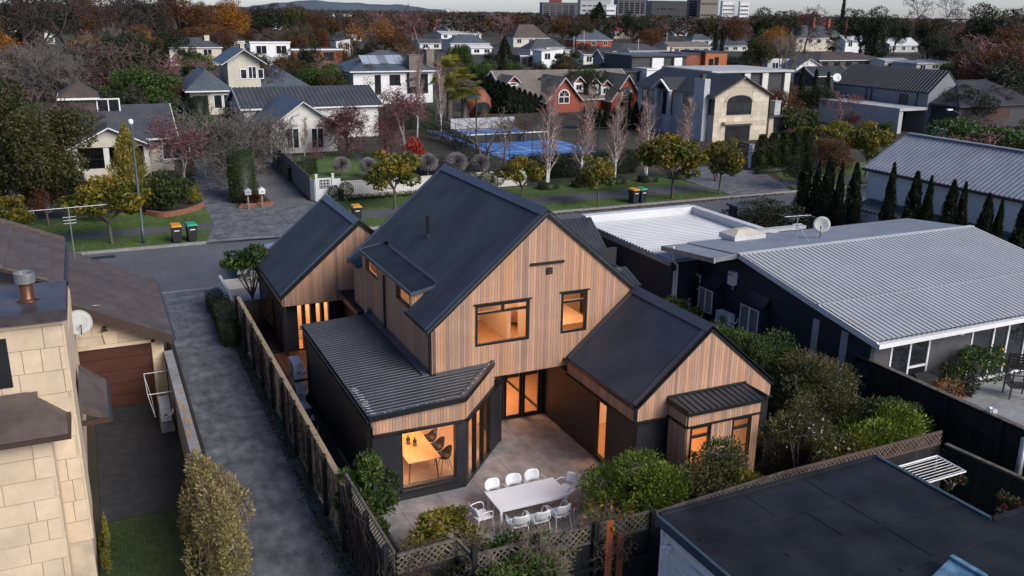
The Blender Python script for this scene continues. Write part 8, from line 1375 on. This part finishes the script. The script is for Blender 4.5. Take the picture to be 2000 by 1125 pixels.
T('pine1', 1168, 82, 5, 'large dark pine on the skyline', 1.1, 'pine'); T('evergreen1', 1160, 78, 8, 'dark evergreen mass with the skyline pine', .85); T('evergreen1', 1228, 82, 12, 'tall dark evergreen right of the skyline pine', .55); T('evergreen1', 1250, 82, 30, 'lower dark evergreen right of the tall one', .8); T('slim', 1395, 118, 45, 'left of two slim dark cypresses', 1.1, 'cypress'); T('slim', 1408, 118, 48, 'right of two slim dark cypresses', 1.1, 'cypress'); T('evergreen2', 1475, 160, 66, 'rounded olive green tree behind the flat roofed block', .95); T('bare4', 1535, 175, 48, 'pale bare tree right of the olive green tree', .75); T('bare3', 1525, 150, 60, 'white stemmed bare tree behind the limestone house', .7)
T('pine1', 1705, 122, 42, 'dark spreading pine by the white houses on the right', 1.15, 'pine'); T('slim', 1640, 80, -15, 'tall thin dark spire tree on the right skyline', .8, 'cypress'); T('evergreen1', 1745, 105, 28, 'dark evergreen behind the right pine', .9); T('evergreen1', 1810, 110, 22, 'dark evergreen clump on the right', .9); T('bare2', 1790, 75, -22, 'bare tree against the sky right of the villa', .8); T('bare2', 1840, 78, -25, 'second bare tree against the sky on the right', .8); T('bare1', 1975, 230, -30, 'tall bare brown tree at the top right corner', .9); T('rust1', 1945, 200, 40, 'dark rust brown tree at the right edge', .9); T('evergreen1', 1900, 170, 70, 'large dark evergreen close behind the dark house', 1.0); T('evergreen1', 1990, 160, 90, 'dark evergreen at the right edge behind the dark house', 1.0); T('bare2', 1920, 130, 10, 'bare dusky tree behind the dark house', .9)
T('slim', 1562, 200, 130, 'slim dark cypress left of the modern grey house', 1.5, 'cypress'); T('slim', 1588, 205, 135, 'slim dark cypress beside the modern grey house wall', 1.5, 'cypress'); T('slim', 1612, 205, 140, 'slim dark cypress nearest the modern grey house', 1.5, 'cypress'); T('wine1', 1660, 262, 216, 'dark wine red tree before the modern grey house', .95); T('hedgeshrub', 1570, 262, 210, 'green bush mass behind the columnar conifers', 1.4, 'shrub'); T('hedgeshrub', 1530, 265, 205, 'green bush right of the limestone balcony', 1.2, 'shrub'); T('yellowshrub', 1640, 268, 232, 'yellow green bush behind the black fence', 1.2, 'shrub'); T('oliveshrub', 1940, 290, 250, 'dark olive bush right of the pale garden wall', 1.6, 'shrub'); T('oliveshrub', 1985, 300, 255, 'dark bush at the right edge behind the white house', 1.6, 'shrub'); T('green1', 1730, 265, 235, 'low green tree before the carport', 1.2)
one('carport_hedge', 'hedge', hedge_parts(218, 'lf_dark', 16, 1.6, 1.4, 4000, .14), ft(gz(1960, 275)), 'dark hedge before the dark house', 0)
for i, (px, pb, h_, lb) in enumerate(((445, 215, 1.6, 'dark hedge left of the tall cream gable'), (395, 225, 1.6, 'dark hedge along the far drive'))): one('far_hedge', 'hedge', hedge_parts(220+i, 'lf_dark', 9, 2.0, h_*1.6, 1800, .16), ft(gz(px, pb)), lb, R_(75))
# tree belt between and beyond the houses
PROT += [(860, 90, 1062, 215, 160), (640, 165, 860, 330, 95), (1060, 185, 1345, 370, 75)]
def clear(px, top, wpx, Yt, bot):
    for (a, b, c, d, Yh) in PROT:
        if Yt < Yh+1 and px+wpx > a and px-wpx < c and top < d and bot > b: return False
    return True
r_ = random.Random(5); ZN = lambda px: 'on the left' if px < 700 else 'in the middle' if px < 1350 else 'on the right'
LB = {'baref': 'dusky bare tree in the suburb belt ', 'barefr': 'reddish bare tree in the suburb belt ', 'barefb': 'brown bare tree in the suburb belt ', 'evergreen1': 'dark evergreen in the suburb belt ', 'evergreen2': 'olive evergreen in the suburb belt ', 'orange1': 'orange autumn tree in the suburb belt ', 'rust1': 'rust brown tree in the suburb belt ', 'green1': 'green tree in the suburb belt ', 'pine1': 'dark pine in the suburb belt ', 'bare2': 'tall dusky bare tree in the suburb belt '}
LM = [(f[8].split(' with ')[0].split(' left of ')[0].split(' right of ')[0].split(' in the ')[0].split(' behind ')[0].split(' beside ')[0].split(' below ')[0].split(' above ')[0].split(' on the ')[0].split(' among ')[0].split(' at the ')[0].split(' half ')[0].split(' through ')[0], (f[0]+f[1])/2, f[2], float(gz((f[0]+f[1])/2, f[2])[1])) for f in FARH if f[2] > 26]+[('tall cream gable', 478, 165, 100), ('solar panel house', 765, 150, 104), ('brick house', 1110, 175, 86), ('limestone house', 1440, 200, 55), ('black gabled roof', 1750, 170, 57), ('orange block', 1399, 118, 118), ('bungalow', 250, 240, 56), ('dark house', 1940, 190, 50)]
def where(px, Yt):
    nm, lx, ly, lY = min(LM, key=lambda l: abs(l[1]-px)+abs(math.log(max(l[3], 30)/max(Yt, 30)))*120)
    return (('far behind the ' if Yt > lY*1.8 else 'behind the ' if Yt > lY else 'in front of the ') if abs(px-lx) < 45 else 'left of the ' if px < lx else 'right of the ')+nm
USED = {}
def belt(n, lo, hi, hmin, hmax, kinds, wf):
    k = 0; tries = 0
    while k < n and tries < n*12:
        tries += 1; px = r_.uniform(-60, 2060); D = math.exp(r_.uniform(math.log(lo), math.log(hi))); d = ray(px, 20); d = d/np.linalg.norm(d[:2]); P = CAM+d*D; P[2] = 0; h = r_.uniform(hmin, hmax)*(1.18 if px < 600 or px > 1500 else 1.)
        dd = P+np.array((0, 0, h))-CAM; pt = 562.5-FPX*(dd@Up)/(dd@Fw); db = P-CAM; pb = 562.5-FPX*(db@Up)/(db@Fw); wpx = h*.4*wf*FPX/D
        if not clear(px, pt, wpx, P[1], pb): continue
        kd = r_.choice(kinds); lb = LB[kd].replace(' in the suburb belt', '')+where(px, P[1]); sz = ['', 'taller ', 'smaller ', 'wider ', 'narrow ', 'sparse ']; USED[lb] = USED.get(lb, -1)+1; T(kd, 0, 0, 0, lb, wf*r_.uniform(.85, 1.2), 'tree', 'suburb trees '+ZN(px), P, h); k += 1
belt(120, 72, 150, 2.5, 6.5, ['baref', 'barefr', 'barefb', 'evergreen1', 'evergreen2', 'green1', 'rust1'], 1.2)
belt(230, 130, 330, 5, 9.5, ['baref', 'baref', 'barefr', 'barefb', 'barefb', 'evergreen1', 'evergreen1', 'evergreen2', 'green1', 'rust1', 'rust1', 'orange1'], 1.2)
belt(230, 300, 800, 8, 13.5, ['baref', 'barefb', 'rust1', 'barefr', 'evergreen1', 'evergreen1', 'evergreen2', 'rust1'], 1.3)
def wood(name, label, lo, hi, n, hmin, hmax, seed, mats):
    rng = np.random.default_rng(seed); a = rng.uniform(-.66, .66, n); D = np.exp(rng.uniform(math.log(lo), math.log(hi), n)); base = np.stack([CAM[0]+np.sin(YAW+a)*D, CAM[1]+np.cos(YAW+a)*D, np.zeros(n)], 1); h = rng.uniform(hmin, hmax, n); m_ = 70; idx = np.repeat(np.arange(n), m_); v = rng.normal(size=(n*m_, 3)); v /= np.linalg.norm(v, axis=1)[:, None]; v *= rng.uniform(.6, 1, (n*m_, 1))
    C = base[idx]+v*np.stack([h*.45, h*.45, h*.45], 1)[idx]; C[:, 2] += (h*.55)[idx]; base_v = rng.random(n); o = link(name, leaves(name, C, 1.5, mats, .7, rng=rng, attr=np.clip(base_v[idx]*.7+rng.random(n*m_)*.3, 0, 1))); return tag(o, label, 'wood', kind='stuff')
leafmat('lf_far', [(.020, .024, .016), (.040, .030, .022), (.055, .036, .024), (.030, .030, .020), (.075, .045, .025), (.045, .034, .034)], .9, .1)
wood('far_wood', 'far belt of dusky trees reaching the horizon', 450, 1700, 1900, 7, 12.5, 300, 'lf_far'); wood('horizon_wood', 'last line of trees on the horizon', 1500, 5200, 900, 9, 14, 301, 'lf_far')

# things of one kind that would share a label are told apart by their order from the left
ORD = ['leftmost', 'second', 'third', 'fourth', 'fifth', 'sixth', 'seventh', 'eighth', 'ninth', 'tenth', 'eleventh', 'twelfth']
by = {}
for o in bpy.data.objects:
    if o.parent is None and 'label' in o and str(o.get('group', '')).startswith('suburb trees'): by.setdefault(o['label'], []).append(o)
for lb, os_ in by.items():
    if len(os_) > 1:
        def sx_of(o): d = np.array(o.matrix_basis.translation)-CAM; return float(d@Rt/(d@Fw))
        for i, o in enumerate(sorted(os_, key=sx_of)): o['label'] = (ORD[i]+(' from left' if i else '')+' '+lb) if i < 12 else lb
